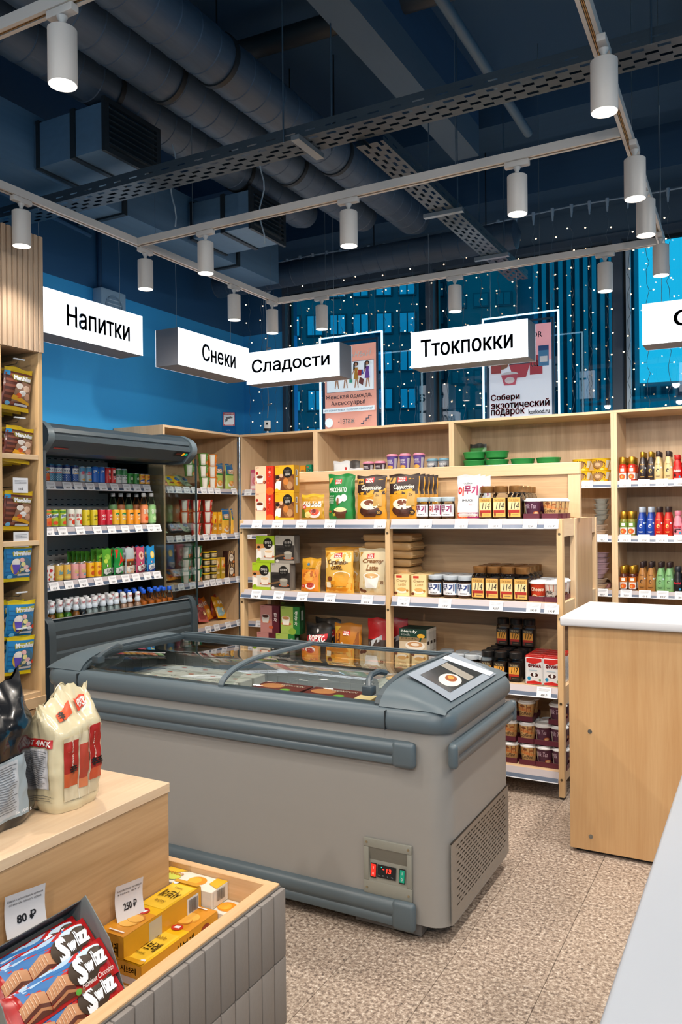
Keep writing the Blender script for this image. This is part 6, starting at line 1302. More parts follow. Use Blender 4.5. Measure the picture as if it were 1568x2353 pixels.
for i, u in enumerate((1228, 1269)):
    for k in range(4): place(_T['frima'], 'creamer_pack', f'red and white creamer pack, {["left", "right"][i]} stack, {["front", "second", "third", "last"][k]} in line', 'creamer pack', (wx(u, yf-.01, g3), yf-.01+.058*k, g3), 0, 'red and white creamer packs')
# bottom gondola shelf: three layers of cups
for lev in range(3):
    for i, (u, t_) in enumerate(((1052, 'cof_cup'), (1092, 'cof_cup'), (1133, 'cof_cup'), (1174, 'cof_cup'), (1215, 'cof_cup'), (1252, 'pur_cup'), (1288, 'pur_cup'))):
        if i < 3 and lev > 1: continue
        uu = u-3*lev
        if lev == 2 and i == 5: continue
        for k in range(2 if i > 2 else 1): place(_T[t_], 'drink_cup', f'{"purple" if t_[0] == "p" else "beige coffee"} cup low on the gondola, {["bottom", "middle", "top"][lev]} layer, {ORD[i]} column, {["front", "second"][k]} row', 'cup', (wx(uu, yf+.04, g4+.05+lev*.11), yf+.052+.090*k, g4+lev*.1115), 0, 'cups on the bottom gondola shelf')

# window wall goods (front line y)
w1, w2, w3, w4, w5 = WS_L; yw = WS_Y+.04
bx = lambda w_, d_, h_, c, f, s=None: carton(w_, d_, h_, c, f, s)
T('pink_box', bx, .10, .03, .175, '#c87a8c', [('r', 0, 0, 1, 1, '#cf9aa4'), ('r', 0, .84, 1, 1, '#b84a6c'), ('e', .5, .45, .36, .2, '#c87078'), ('e', .56, .4, .2, .12, '#e0b0a8'), ('r', .1, .06, .9, .2, '#dcd4d0')])
T('lime_box', bx, .10, .05, .175, '#7aa428', [('r', 0, 0, 1, 1, '#a8c03c'), ('r', .2, .8, .8, .9, '#4a6a1c'), ('e', .5, .4, .3, .2, '#d8d8b0')])
place(_T['pink_box'], 'biscuit_box', 'pink box leaning in the corner of the window shelving', 'box', (wx(584, yw+.03, w1), yw+.05, w1+.006), .1, None, (-.12, 0, .1))
place(_T['lime_box'], 'biscuit_box', 'lime green box beside the leaning pink one', 'box', (wx(612, yw+.1, w1), yw+.12, w1))
T('y_box', bx, .06, .06, .20, '#d8a01c', [('r', 0, 0, 1, 1, '#e0a81c'), ('t', '유자', .2, .3, .8, .6, '#2c1c10', .03, 0), ('e', .2, .9, .1, .04, '#b8bcc0')], [('r', 0, 0, 1, 1, '#c0841c')])
T('o_box', bx, .05, .04, .195, '#e08a1c', [('r', 0, 0, 1, 1, '#e0941c'), ('t', '쌍화', .14, .66, .86, .82, '#f0e8dc', .03, 0)]); T('g_box', bx, .05, .04, .20, '#12805c', [('r', 0, 0, 1, 1, '#128a64'), ('t', '곰보', .14, .66, .86, .84, '#eef0e8', .04, 0), ('r', .1, .88, .5, .93, '#c85a3c')])
place(_T['y_box'], 'tea_box', 'yellow tea box behind the gondola stack', 'tea box', (wx(675, yw+.05, w1), yw+.03, w1)); place(_T['o_box'], 'tea_box', 'orange tea box behind the gondola stack', 'tea box', (wx(698, yw+.05, w1), yw+.04, w1)); place(_T['g_box'], 'tea_box', 'green tea box beside the shelf divider', 'tea box', (wx(712, yw+.05, w1), yw+.04, w1))
place(_T['y_box'], 'tea_box', 'wide yellow box behind the almond tea boxes', 'tea box', (wx(642, yw+.1, w1), yw+.1, w1)); COL.objects[-1].scale = (1.6, 1, .8)
wp = lambda: pouch(.15, .215, .05, '#c8c9cc', '#a8aaae', [('r', .06, .05, .94, .9, '#d3d4d6'), ('r', .3, .62, .8, .64, '#2c2c30'), ('r', .3, .52, .8, .54, '#2c2c30'), ('t', '요뽀끼', .3, .34, .76, .48, '#2c2c30', .03, 0), ('e', .78, .72, .06, .06, '#b82c24')], 1, .06, .005, 0, None, 51)
T('w_pouch', wp); T('k_pouch', pouch, .15, .225, .05, '#4a4440', '#3a3634', [('t', '떡볶이', .3, .4, .8, .6, '#1c1816', .03, 0)], 1, .06, .006, 0, None, 52)
row('w_pouch', 'rice_cake_pouch', 'pouch', [783], yw, w1, 'white rice cake pouch with black outlines', 'in the second window shelf bay')
row('k_pouch', 'rice_cake_pouch', 'pouch', [806], yw+.13, w1, 'dark rice cake pouch behind the white one', 'in the second window bay')
place(_T['w_pouch'], 'rice_cake_pouch', 'small white pouch left of the pink lidded cups', 'pouch', (wx(815, yw, w1), yw-.0, w1)); COL.objects[-1].scale = (.9, .8, .72)
row('dark_cup', 'noodle_cup', 'cup', [848, 875], yw+.04, w1, 'short black cup with a pink lid', 'in the window shelving', 'pink lidded cups'); [setattr(o_, 'scale', (1.05, 1.05, 1.4)) for o_ in COL.objects[-6:] if o_.name.startswith('noodle_cup')]
for lv in (0, 1):
    n0 = len(COL.objects); W_l = ['lower', 'upper'][lv]
    if lv: row('dark_cup', 'noodle_cup', 'cup', [848, 875], yw+.04, w1, 'upper short black cup with a pink lid', 'in the window shelving', 'pink lidded cups', 0, .108)
    row('purple_cup', 'noodle_cup', 'cup', [903, 932, 964], yw+.04, w1, W_l+' tall purple cup with a pink lid', 'in the window shelving', 'pink lidded cups', 0, lv*.122)
    row('clear_cup', 'noodle_cup', 'cup', [995, 1022], yw+.04, w1, W_l+' silver grey cup with blue lid', 'by the divider', 'blue lidded cups', 0, lv*.100)
    for o_ in list(COL.objects)[n0:]:
        if not o_.parent: o_.scale = (1.12, 1.12, 1.15 if 'purple' in o_['label'] else 1.12)
T('tub_green', lambda: [('tub', MB().lathe([(.05, 0), (.075, .012), (.085, .05), (.088, .054), (.088, .058), (.001, .060)], 24, M('#2c8a44', .4)).art([('t', 'RICE', .34, .52, .66, .62, '#d8481c', .03, 0), ('r', .25, .3, .75, .42, '#e4e8e0')], lambda u, v, off: Vector(((u-.5)*.12, (v-.5)*.12, .0605+off))).mesh('tub'))])
T('pack_green', lambda: pouch(.13, .32, .05, '#2f7a34', '#1c5a24', [('r', .06, .05, .94, .5, '#b0623a'), ('e', .5, .3, .3, .12, '#e0a868'), ('r', .2, .66, .8, .7, '#dfe8d8')], 1, .08, .004, 0, '#1c2420', 53))
row('pack_green', 'meal_pouch', 'pouch', [1098], yw+.25, w1, 'green meal pouch with a dish picture', 'in the third window bay')
for i, (u, l) in enumerate(((1092, 0), (1092, 1), (1092, 2), (1092, 3), (1143, 0), (1143, 1), (1143, 2), (1143, 3), (1202, 0), (1202, 1), (1202, 2), (1261, 0), (1261, 1), (1261, 2))): place(_T['tub_green'], 'meal_tub', f'green lidded meal tub, {ORD[(1092, 1143, 1202, 1261).index(u)]} stack from the left, {ORD[l]} from below', 'tub', (wx(u, yw+.10, w1+.15), yw+.10, w1+l*.0615), 0, 'green meal tubs')
for c_ in (0, 1):
    for lev in (0, 1): place(_T['bowl_y'], 'noodle_bowl', f'{["lower", "upper"][lev]} yellow noodle bowl in the {["left", "right"][c_]} stack', 'bowl', (wx((1339, 1382)[c_]-3*lev*0, yw+.06, w1+.05), yw+.06, w1+lev*.0785), 0, 'yellow noodle bowls'); COL.objects[-1].scale = (1., 1, 1.02)
BW_ = [M('#8f8f88', .5), M('#b9a898', .5), M('#a8909c', .4)]
for nm, c_ in zip('abc', BW_): T('bowl_'+nm, lambda c_=c_: [('bowl', MB().lathe([(.03, 0), (.036, .002), (.05, .030), (.054, .032), (.054, .035), (.047, .033), (.034, .006), (.001, .005)], 24, c_).mesh('bowl'))])
for j, (u0, zz) in enumerate(((1383, w2), (1383, w3))):
    for k in range(7): place(_T['bowl_'+('b' if k < 2 else 'a' if j == 0 else 'c')], 'food_bowl', f'plastic bowl number {["one", "two", "three", "four", "five", "six", "seven"][k]} from the bottom of the stack, {["middle", "lower"][j]} shelf by the divider', 'bowl', (wx(u0-(8 if k < 3 else 0), yw+.06, zz)+.0, yw+.05+(.02 if k > 2 else 0), zz+k*.0352+.0005), 0, 'stacked plastic bowls'); COL.objects[-1].scale = ((1.25 if k < 2 else .95),)*2+(1.0,)
T('dome', lambda: [('bowl', MB().lathe([(.04, 0), (.055, .004), (.06, .03), (.06, .034)], 24, M('#b8909c', .4)).mesh('bowl')), ('dome_lid', MB().lathe([(.061, .032), (.05, .055), (.03, .066), (.001, .07)], 24, glass('dome_plastic', '#e8e8ee', 1.5, 2)).art([('r', .4, .55, .7, .7, '#b02c34')], lambda u, v, off: Vector(((u-.5)*.06, (v-.5)*.06-.02, .07+off))).mesh('dome_lid'))])
place(_T['dome'], 'food_bowl', 'pink bowl with a clear dome lid on the lower shelf', 'bowl', (wx(1378, yw+.02, w3), yw+.12, w3))
SB = [(w1, 0, [('sj_red', 1431), ('sj_red', 1452), ('s_dark', 1477), ('s_dark', 1496), ('s_cream', 1513), ('s_cream', 1536), ('b_red', 1557), ('b_red', 1578)]),
      (w2, 1, [('sj_green', 1433), ('sj_green', 1451), ('s_blue', 1474), ('s_blue', 1495), ('s_red', 1514), ('s_red', 1535), ('b_pink', 1558), ('b_pink', 1578)]),
      (w3, 2, [('sj_brown', 1433), ('sj_brown', 1454), ('s_tan', 1476), ('s_tan', 1496), ('s_green', 1518), ('s_green', 1538), ('b_black', 1558), ('b_black', 1578)])]
DSC = {'sj_red': 'gold lidded jar of red sauce', 'sj_green': 'gold lidded jar of green sauce', 'sj_brown': 'gold lidded jar of brown sauce', 's_dark': 'dark brown sauce bottle with gold cap', 's_cream': 'cream coloured sauce bottle', 's_blue': 'blue sauce bottle with silver cap', 's_red': 'red sauce bottle with dark cap', 's_tan': 'tan brown sauce bottle', 's_green': 'pale green sauce bottle', 'b_red': 'red hot sauce bottle', 'b_pink': 'pink hot sauce bottle', 'b_black': 'black hot sauce bottle'}
for z, li, its in SB:
    for i, (t_, u) in enumerate(its):
        nr = 2 if u < 1560 else 1
        for k in range(3 if t_[0] == 's' else 2):
            o_ = place(_T[t_], 'sauce_bottle', f'{DSC[t_]}, {["left", "right"][i % 2]} column, {["front", "second", "third"][k]} row, {["top", "middle", "lower"][li]} sauce shelf', 'sauce bottle', (wx(u, yw, z+.05), yw+.015+.062*k, z), 0, 'sauce bottles at the right'); o_.scale = (1.08, 1.08, 1.16 if t_[:2] == 'sj' else (1.08 if t_[0] == 's' else 1.08))
place(_T['ch_orange'], 'snack_bag', 'orange snack bag low behind the white topped counter', 'snack bag', (wx(1450, yw, w4), yw+.1, w4), 0)
for i, u in enumerate((1488, 1510, 1532, 1556)): place(_T['sj_brown'], 'sauce_bottle', f'sauce jar on the low shelf behind the counter, {ORD[i]} from the left', 'sauce bottle', (wx(u, yw, w4), yw+.05, w4), 0, 'low shelf sauce jars')

# left wall goods (facing +x): x fixed, y from picture column
l1, l2, l3, l4, l5 = LS_L; xl = LS_X-.05
def rowy(t_, kind, cat, us, x, z, desc, where, group=None, rot=None, sc=None, add=0):
    keys = t_ if isinstance(t_, list) else [t_]*len(us)
    for i, u in enumerate(us):
        lab = f'{desc} {where}' if len(us) == 1 else f'{desc} {where}, {ORD[i]} from the left'
        o_ = place(_T[keys[i]], kind, lab, cat, (x, wy(u, x, z+.05), z+add), PI/2, group, rot)
        if sc: o_.scale = sc
for lev in range(3):
    hz = .0945
    for (t_, us, sh, nm) in (('sn_green', [435, 467] if lev else [478-8], l1, 'green'), ('sn_orange', [488], l1, 'orange')):
        rowy(t_, 'snack_cup', 'snack cup', us, xl-.03-(.0 if nm == 'green' else .05)*0, sh, f'{["bottom", "middle", "top"][lev]} layer {nm} snack cup', 'on the top left wall shelf', 'snack cups', None, None, lev*hz)
    rowy('sn_red', 'snack_cup', 'snack cup', [424, 450, 477] if lev else [450, 477], xl-.03, l2, f'{["bottom", "middle", "top"][lev]} layer red snack cup', 'on the second left wall shelf', 'snack cups', None, None, lev*hz)
    rowy('sn_white', 'snack_cup', 'snack cup', [427, 453], xl-.03, l3, f'{["bottom", "middle", "top"][lev]} layer white snack cup', 'on the third left wall shelf', 'snack cups', None, None, lev*hz)
for lev in range(4): rowy('can_y', 'snack_tub', 'snack tub', [474, 490], xl-.02, l3, f'{ORD[lev]} layer yellow lidded tub', 'on the third left wall shelf', 'yellow lidded tubs', None, (1, 1, .98), lev*.0575)
rowy('coco1', 'snack_pouch', 'snack pouch', [506, 532], xl, l1, 'green and blue coconut rolls pouch', 'on the top left wall shelf', 'coconut roll pouches', None, (1.15, 1, 1.15)); rowy('coco2', 'snack_pouch', 'snack pouch', [522, 543], xl-.004, l2, 'yellow and blue coconut rolls pouch', 'on the second left wall shelf', 'coconut roll pouches', None, (1.0, 1, 1.12))
rowy('stick_y', 'snack_box', 'snack box', [494, 506], xl+.0, l2, 'tall yellow banana snack box', 'on the second left wall shelf', 'yellow stick boxes', None, (1, 1, 1.35))
rowy('stick_g', 'snack_box', 'snack box', [501, 513], xl+.0, l3, 'tall olive and gold snack box', 'on the third left wall shelf', 'olive stick boxes', None, (1, 1, 1.35))
for lev in range(2): rowy('choco', 'snack_box', 'snack box', [532], xl+.0, l3, f'{["lower", "upper"][lev]} brown chocolate wafer box with a round badge', 'on the third left wall shelf', None, None, (1.05, 1, 1.2), lev*.1108)
def packs(lst, x, z, where):
    for i, (t_, u, lift, back) in enumerate(lst):
        o_ = place(_T[t_], 'dried_fruit_pack', f'{ {"fp_peach": "peach", "fp_yellow": "yellow", "fp_lime": "lime", "fp_mint": "mint green", "fp_black": "black", "fp_cream": "cream", "fp_orange": "orange", "fp_gold": "gold", "fp_brown": "brown"}[t_]} snack pack, {ORD[i]} in the pile {where}', 'snack pack', (x-back, wy(u, x, z+.05), z+lift+.040), PI/2, 'small snack packs at the left wall', (-.95, 0, PI/2)); o_.scale = (1, 1, 1)
packs([('fp_peach', 388, 0, .11), ('fp_peach', 408, 0, .10), ('fp_lime', 424, .0, .10), ('fp_yellow', 443, .0, .11), ('fp_mint', 459, .0, .10), ('fp_gold', 395, .07, .17), ('fp_yellow', 412, .065, .17), ('fp_gold', 400, .14, .22), ('fp_gold', 400, .20, .24)], xl, l1, 'on the top left wall shelf')
packs([('fp_mint', 388, 0, .11), ('fp_mint', 407, 0, .11), ('fp_black', 433, 0, .11), ('fp_black', 446, .0, .11), ('fp_mint', 463, 0, .11), ('fp_black', 420, .07, .17)], xl, l2, 'on the second left wall shelf')
packs([('fp_cream', 389, 0, .11), ('fp_cream', 407, 0, .11), ('fp_orange', 424, 0, .11), ('fp_orange', 440, 0, .11), ('fp_brown', 395, .07, .19), ('fp_brown', 397, .13, .21), ('fp_brown', 397, .19, .22)], xl, l3, 'on the third left wall shelf')
for i, (t_, u, c_) in enumerate((('ch_orange', 450, 'orange'), ('ch_red', 470, 'red'), ('ch_pink', 490, 'pinkish'), ('ch_orange', 512, 'orange and white'), ('ch_yellow', 532, 'yellow'))):
    o_ = place(_T[t_], 'snack_bag', f'{c_} snack bag on the low left wall shelf, {ORD[i]} from the left', 'snack bag', (xl-.07-.05*(i % 2), wy(u, xl, l4+.05), l4+.026), PI/2, None, (-.45, .1*(-1)**i, PI/2)); o_.scale = (1.05, 1, 1.15)
rowy('ch_red', 'snack_bag', 'snack bag', [455, 500], xl-.18, l4, 'snack bag in the back row', 'of the low left shelf', 'back row snack bags', None, (1, 1, 1.2))

# fridge goods
f1x, f2x, f3x = RS[0][0]-.035, RS[1][0]-.035, RS[2][0]-.035
def fcan(t_, us, x, z, cdesc, shelf, rows_=1, step=.055):
    for i, u in enumerate(us):
        for k in range(rows_):
            xx = x-step*k
            pos = '' if len(us) == 1 else f', {["left", "right", "third", "fourth"][i]} one'
            place(_T[t_], 'drink_can' if not t_.startswith('dp') else 'drink_pouch', f'{cdesc} {"in front" if k == 0 else "behind" if k == 1 else "third in line"} on the {shelf} fridge shelf{pos}', 'drink can' if not t_.startswith('dp') else 'drink pouch', (xx, wy(u, x, z+.05), z), PI/2+.5*(hash1(u, k)-.5)*(0 if t_.startswith('dp') else 1), f'drinks on the {shelf} fridge shelf').scale = (1, 1, {'top': .82, 'middle': 1.0, 'lower': 1.12 if t_.startswith('dp') else .95}[shelf])
z1, z2, z3 = RS[0][1]+.0005, RS[1][1]+.0005, RS[2][1]+.0005
for t_, us, d in (('u_orange', [104], 'orange slim can'), ('c_ltblue', [115, 133], 'light blue and white soda can'), ('c_blue', [152, 171], 'dark blue and white soda can'), ('c_pink', [187, 202], 'pale can with pink lettering'), ('c_poc', [217, 232], 'bright blue can'), ('c_red', [246, 258], 'red can with vertical lettering'), ('c_milkis', [271, 284], 'white and green can'), ('c_green', [298, 312], 'short green can'), ('c_yel', [325, 337], 'short yellow can')): fcan(t_, us, f1x, z1, d, 'top', 2)
for t_, us, d in (('u_orange', [108], 'orange fruit can'), ('u_green', [124, 142], 'green and yellow fruit can'), ('u_white', [162, 179], 'white can with tomatoes'), ('u_yellow', [197, 215], 'yellow soda can'), ('u_red', [233, 249], 'red watermelon soda can'), ('u_lime', [265, 281], 'yellow can with a green leaf'), ('u_mango', [298, 314], 'orange mango can')): fcan(t_, us, f2x, z2, d, 'middle', 2)
place(_T['pet_orange'], 'drink_bottle', 'front peach coloured plastic bottle with white cap', 'bottle', (f2x-.006, wy(332, f2x, z2+.05), z2), PI/2, 'plastic bottles in the fridge'); place(_T['pet_green'], 'drink_bottle', 'front pale green plastic bottle with white cap', 'bottle', (f2x-.006, wy(350, f2x, z2+.05), z2), PI/2, 'plastic bottles in the fridge')
for k in range(5): place(_T['pet_orange' if k % 2 else 'pet_green'], 'drink_bottle', f'plastic bottle in the row behind the cans, {ORD[k]} from the right', 'bottle', (f2x-.13, wy(332-18*k, f2x-.13, z2+.05)+.0, z2), PI/2, 'plastic bottles in the fridge')
for t_, us, d in (('m_white', [104, 115], 'white can with red fruit'), ('m_yel', [135, 153], 'pale yellow can'), ('m_pink', [171, 188], 'pale pink can'), ('m_gold', [207, 224], 'golden yellow can')): fcan(t_, us, f3x, z3, d, 'lower', 3)
for t_, u, d in (('dp_green', 249, 'green grape drink pouch'), ('dp_melon', 276, 'watermelon drink pouch'), ('dp_white', 302, 'silver and orange drink pouch'), ('dp_pink', 326, 'pink peach drink pouch'), ('dp_blue', 350, 'blue lemon drink pouch')):
    fcan(t_, [u], f3x-.0, z3, d, 'lower', 3, .05)
for k in range(5): place(_T['dp_green'], 'drink_pouch', f'green grape drink pouch deeper in the queue, {ORD[k]} from the front', 'drink pouch', (f3x-.15-.042*k, wy(249, f3x, z3+.05)-.0, z3), PI/2, 'drinks on the lower fridge shelf')
# deck bottles
xd = RX-.142; zd = .7155
DB = [('amber', 104), ('amber', 118), ('lime', 137), ('green', 155), ('amber', 174), ('dark', 190), ('clear', 204), ('clear', 217), ('clear', 236), ('clear', 253), ('clear', 267), ('peach', 284), ('peach', 298)]
for i, (c_, u) in enumerate(DB):
    for k in range(3): place(_T['ram_'+c_], 'soda_bottle', f'white capped soda bottle in the fridge well, {ORD[i]} from the left, {["front", "second", "third"][k]} row', 'bottle', (xd-.075*k, wy(u, xd, .9)+.012*(k % 2), zd), PI/2, 'white capped soda bottles')
for i, u in enumerate((316, 330, 347, 363, 376, 389)):
    for k in range(3 if u < 370 else 2): place(_T['ram_peach'] if i == 0 and k == 0 else _T['pet_blue'], 'soda_bottle', f'orange drink bottle in the fridge well, {ORD[i]} from the left, {["front", "second", "third"][k]} row', 'bottle', (xd-.078*k, wy(u, xd, .9), zd), PI/2, 'blue capped orange bottles')

# marshmallow bags on hooks
def marsh(kind):
    if kind == 'b':
        base, sl_ = '#7a3a26', '#d8b414'
        art = [('r', .04, .10, .96, .90, '#5a2c1c')]+[('r', .04, .14+.13*k, .40, .20+.13*k, '#8a4a34') for k in range(6)]+[('r', .0, .80, .2, .90, '#2c8ac0'), ('p', [(.26, .70), (.94, .70), (.96, .84), (.24, .84)], '#8a7a30'), ('t', 'Marshiles', .28, .715, .92, .825, '#dcdfe6', .06, .1), ('p', [(.30, .20), (.95, .24), (.95, .66), (.60, .70), (.32, .50)], '#8f6a54'), ('e', .5, .58, .14, .07, '#e6ddd4'), ('e', .76, .54, .13, .08, '#d8b8a0'), ('e', .62, .42, .13, .07, '#e8e4e0'), ('e', .82, .36, .12, .08, '#c89a80'), ('e', .5, .36, .1, .06, '#d0541c'), ('p', [(.28, .26), (.6, .22), (.95, .16), (.95, .22), (.5, .34), (.3, .36)], '#d8a01c'), ('r', .4, .12, .9, .17, '#c8ccd4'), ('e', .16, .15, .09, .05, '#6ab0d8')]
    else:
        base, sl_ = '#1c7fb8', '#d8c014'
        art = [('r', .04, .10, .96, .90, '#1678b4')]+[('r', .04, .14+.12*k, .5, .17+.12*k, '#12609a') for k in range(6)]+[('p', [(.22, .70), (.94, .74), (.94, .86), (.24, .82)], '#a8a43c'), ('t', 'Marshiles', .26, .715, .92, .835, '#dfe2e8', .06, .1), ('e', .40, .42, .22, .22, '#c8a83c'), ('e', .62, .44, .32, .24, '#3c6a84'), ('e', .34, .54, .14, .10, '#e2dcd6'), ('p', [(.22, .48), (.48, .48), (.40, .22), (.30, .22)], '#5c4ab0'), ('e', .56, .60, .09, .06, '#d8a8a8'), ('e', .60, .48, .09, .06, '#dcd490'), ('e', .72, .40, .10, .06, '#e2b8bc'), ('e', .58, .34, .09, .05, '#d8d4a0'), ('e', .80, .30, .10, .05, '#e0dce0'), ('e', .92, .34, .06, .05, '#c82c1c'), ('r', .45, .16, .9, .22, '#d8dce0'), ('e', .18, .15, .09, .05, '#6ab8e0')]
    return pouch(.165, .215, .036, base, base, art, 0, .085, .004, 0, sl_, 61 if kind == 'b' else 62)
T('mb', marsh, 'b'); T('mu', marsh, 'u')
def hang(kind, nm, u, vtop, tagm, idx):
    sz = (.92, .79, .86, .80, .86, .84)[idx]
    yy = yv[0]-.024-.100; xfront = CX-.03
    ztop = at(60, vtop, x=xfront).z
    for k in range(4):
        x_ = xfront-.055*k; o_ = place(_T[kind], 'marshmallow_bag', f'{nm} marshmallow bag, {["front", "second", "third", "back"][k]} on the {ORD[idx]} hook from the top', 'snack bag', (x_, yy-.002*k+.004*math.sin(idx*2+k), ztop-.212*sz-.004*k), PI/2, 'marshmallow bags on hooks', (.05+.05*(k == 0), .03*math.sin(idx*1.7+k)+(.05 if k == 0 else 0), PI/2)); o_.scale = (.97, 1, sz)
    hk = thing('display_hook', f'wire display hook holding the {ORD[idx]} group of bags from the top', 'hook', (CBK+.01, yy, ztop+.012), 0, 'wire hooks in the cabinet')
    MB().tube([(0, 0, -.04), (.03, 0, .0), (xfront-CBK-.01, 0, .012), (xfront-CBK-.01+.02, 0, .03)], .0022, 6, M('#8c8c88', .3, .9)).obj('wire', hk)
    if tagm:
        MB().box(xfront-CBK-.01+.018, -.042, -.018, xfront-CBK-.01+.020, .042, .052, M('#d9dbe0', .4)).art([('r', .1, .8-.1*j, .9, .83-.1*j, '#8a8e96') for j in range(3)]+[('t', '330 ₽', .34, .16, .66, .34, '#2a2c34', .01, 0)], lambda a, b, off: Vector((xfront-CBK-.01+.020+off, -.042+a*.084, -.018+b*.07))).obj('price_card', hk, smooth=0)
    else: MB().box(xfront-CBK-.01+.014, -.03, .028, xfront-CBK-.01+.024, .03, .034, M('#cfd4da', .3)).obj('card_holder', hk, smooth=0)
for i, (k_, nm, v, tg) in enumerate((('mb', 'brown and yellow', 852, 0), ('mb', 'brown and yellow', 984, 0), ('mb', 'brown and yellow', 1130, 1), ('mu', 'blue and yellow', 1253, 1), ('mu', 'blue and yellow', 1380, 0), ('mu', 'blue and yellow', 1462, 0))): hang(k_, nm, 60, v, tg, i)
T('mg', lambda: pouch(.165, .215, .036, '#e0901c', '#d8941c', [('r', .04, .5, .96, .9, '#128a5c'), ('t', 'Marshiles', .2, .70, .9, .82, '#dfe6ea', .05, .1), ('e', .5, .3, .4, .16, '#e8c878'), ('e', .8, .2, .1, .07, '#c41c1c')], 0, .085, .006, 0, '#e0901c', 63))
for i, v in enumerate((1010, 1270, 1395, 1560)):
    o_ = place(_T['mg'], 'marshmallow_bag', f'orange sweets bag at the left picture edge, {ORD[i]} from the top', 'snack bag', (CX-.03, yv[1]-.024-.095, at(0, v, x=CX).z-.2), PI/2, 'orange bags at the left edge', (.06, .05, PI/2))
    hk = thing('display_hook', f'wire display hook in the left column, {ORD[i]} from the top', 'hook', (CBK+.01, yv[1]-.119, o_.location.z+.211), 0, 'wire hooks in the cabinet'); MB().tube([(0, 0, -.03), (.03, 0, 0), (.44, 0, .012)], .0022, 6, M('#8c8c88', .3, .9)).obj('wire', hk)

# freezer contents
zb = .6155
T('fz_white', lambda: [('carton', MB().bbox(-.06, -.045, 0, .06, .045, .085, '#c9c8c0', .003, 1).art([('e', .5, .5, .12, .1, '#b8603c'), ('r', .15, .75, .85, .8, '#8a9a7a')], lambda u, v, off: Vector((-.06+u*.12, -.045+v*.09, .085+off))).mesh('carton', 0))])
for i in range(5):
    for j in range(5): place(_T['fz_white'], 'dumpling_box', f'white frozen dumpling box under the left lid, {ORD[i]} column, {ORD[j]} row', 'frozen food box', (-2.62+.125*i+.25*0, FY0+.13+.105*j, zb), 0, 'white boxes in the freezer')
T('fz_brown', lambda: [('carton', MB().bbox(-.11, -.075, 0, .11, .075, .045, '#4a1c14', .002, 1).art([('r', 0, 0, 1, 1, '#6a2418'), ('e', .3, .6, .24, .26, '#c8824c'), ('e', .7, .3, .1, .12, '#6fae3c'), ('t', 'WONTON', .4, .7, .9, .85, '#e8dcc8', .02, 0)], lambda u, v, off: Vector((-.11+u*.22, -.075+v*.15, .045+off))).art([('r', 0, 0, 1, 1, '#2c1410'), ('r', .06, .15, .56, .85, '#b8b4b4'), ('e', .84, .5, .09, .4, '#4c9a34')], lambda u, v, off: Vector((-.11+u*.22, -.075-off, v*.045))).mesh('carton', 0))])
for i in range(2):
    for lev in range(3): place(_T['fz_brown'], 'frozen_box', f'brown frozen food box, {["left", "right"][i]} stack, {["bottom", "middle", "top"][lev]}', 'frozen food box', (-1.72+.235*i, FY0+.19, zb+.0455*lev), .05*(i-.5), 'brown frozen boxes')
place(_T['latte_box'], 'frozen_box', 'yellow frozen food box beside the brown ones', 'frozen food box', (-1.335, FY0+.13, zb), .1); COL.objects[-1].scale = (.8, 1.6, 1.15)
T('fz_bag', lambda: pouch(.15, .17, .035, '#c2c4bc', '#b0b2aa', [('e', .5, .5, .3, .16, '#d8b07c'), ('r', .2, .74, .6, .82, '#2c7a3c'), ('r', .5, .2, .8, .24, '#b83c2c')], 0, .08, .007, 0, None, 71))
for k in range(3): place(_T['fz_bag'], 'frozen_bag', f'white frozen dumpling bag, {["bottom", "middle", "top"][k]} of the pile', 'frozen food bag', (-1.27, FY0+.33, zb+.045+.036*k+.05), 0, 'white frozen bags', (-PI/2, 0, .3+.1*k)); COL.objects[-1].location.y -= .0
place(_T['ch_red'], 'frozen_bag', 'red and black frozen bag near the right lid handle', 'frozen food bag', (-1.12, FY0+.15, zb+.06), 0, None, (-1.2, 0, .4))

# ------------------------------------------------------------ goods on the stepped display box
def noodle_pack(name, w_, d_, h_, clearc, seed, art_front, art_side, inner=None):
    def S(u, v):                                                     # closed loaf: u round, v up
        a = 2*PI*u; c, s_ = math.cos(a), math.sin(a); q = (abs(c)**5+abs(s_)**5)**.2
        k = 1-.03*math.sin(v*PI*2+seed); kx = 1
        if v > .70: t = (v-.70)/.30; kx = 1-.985*t**1.1
        if v < .06: k *= .9+.1*v/.06
        x = c/q*w_/2*k*kx; y = s_/q*d_/2*k*(1+.10*max(0, v-.8)*4)
        n_ = noise.noise(Vector((c*2.2+seed, s_*2.2, v*4)))*.006+noise.noise(Vector((c*7+seed, s_*7, v*13)))*.004*(.4+v)
        zz = v*h_*(1+.10*s_*max(0, v-.3))+(.012*math.sin(s_*4.2+seed)+.016*noise.noise(Vector((s_*6, seed, 2.))))*max(0, v-.8)*4
        return Vector((x+n_*c, y+n_*s_, zz))
    mb = MB(); mb.grid(lambda a, b: S(a, b), 56, 34, M(clearc, .22, coat=.6)); 
    mb.poly([S(k/56, 0) for k in range(56)][::-1], M(clearc, .3))
    def F(face):
        def fn(u, v, off):                                           # face 0: front (-y), 1: right (+x)
            a0 = -PI/2-.72+u*1.44 if face == 0 else -.70+u*1.40
            p = S((a0/(2*PI)) % 1, v); n_ = Vector((math.cos(a0), math.sin(a0), 0)); return p+n_*(off+.0012)
        return fn
    mb.art(art_front, F(0), True, base=.0016, res=40); mb.art(art_side, F(1), True, base=.0016, res=40)
    return mb.mesh(name, 60)
lines = [('r', .20, .54-.018*k, .80-.1*hash1(k), .547-.018*k, '#77777a') for k in range(17)]
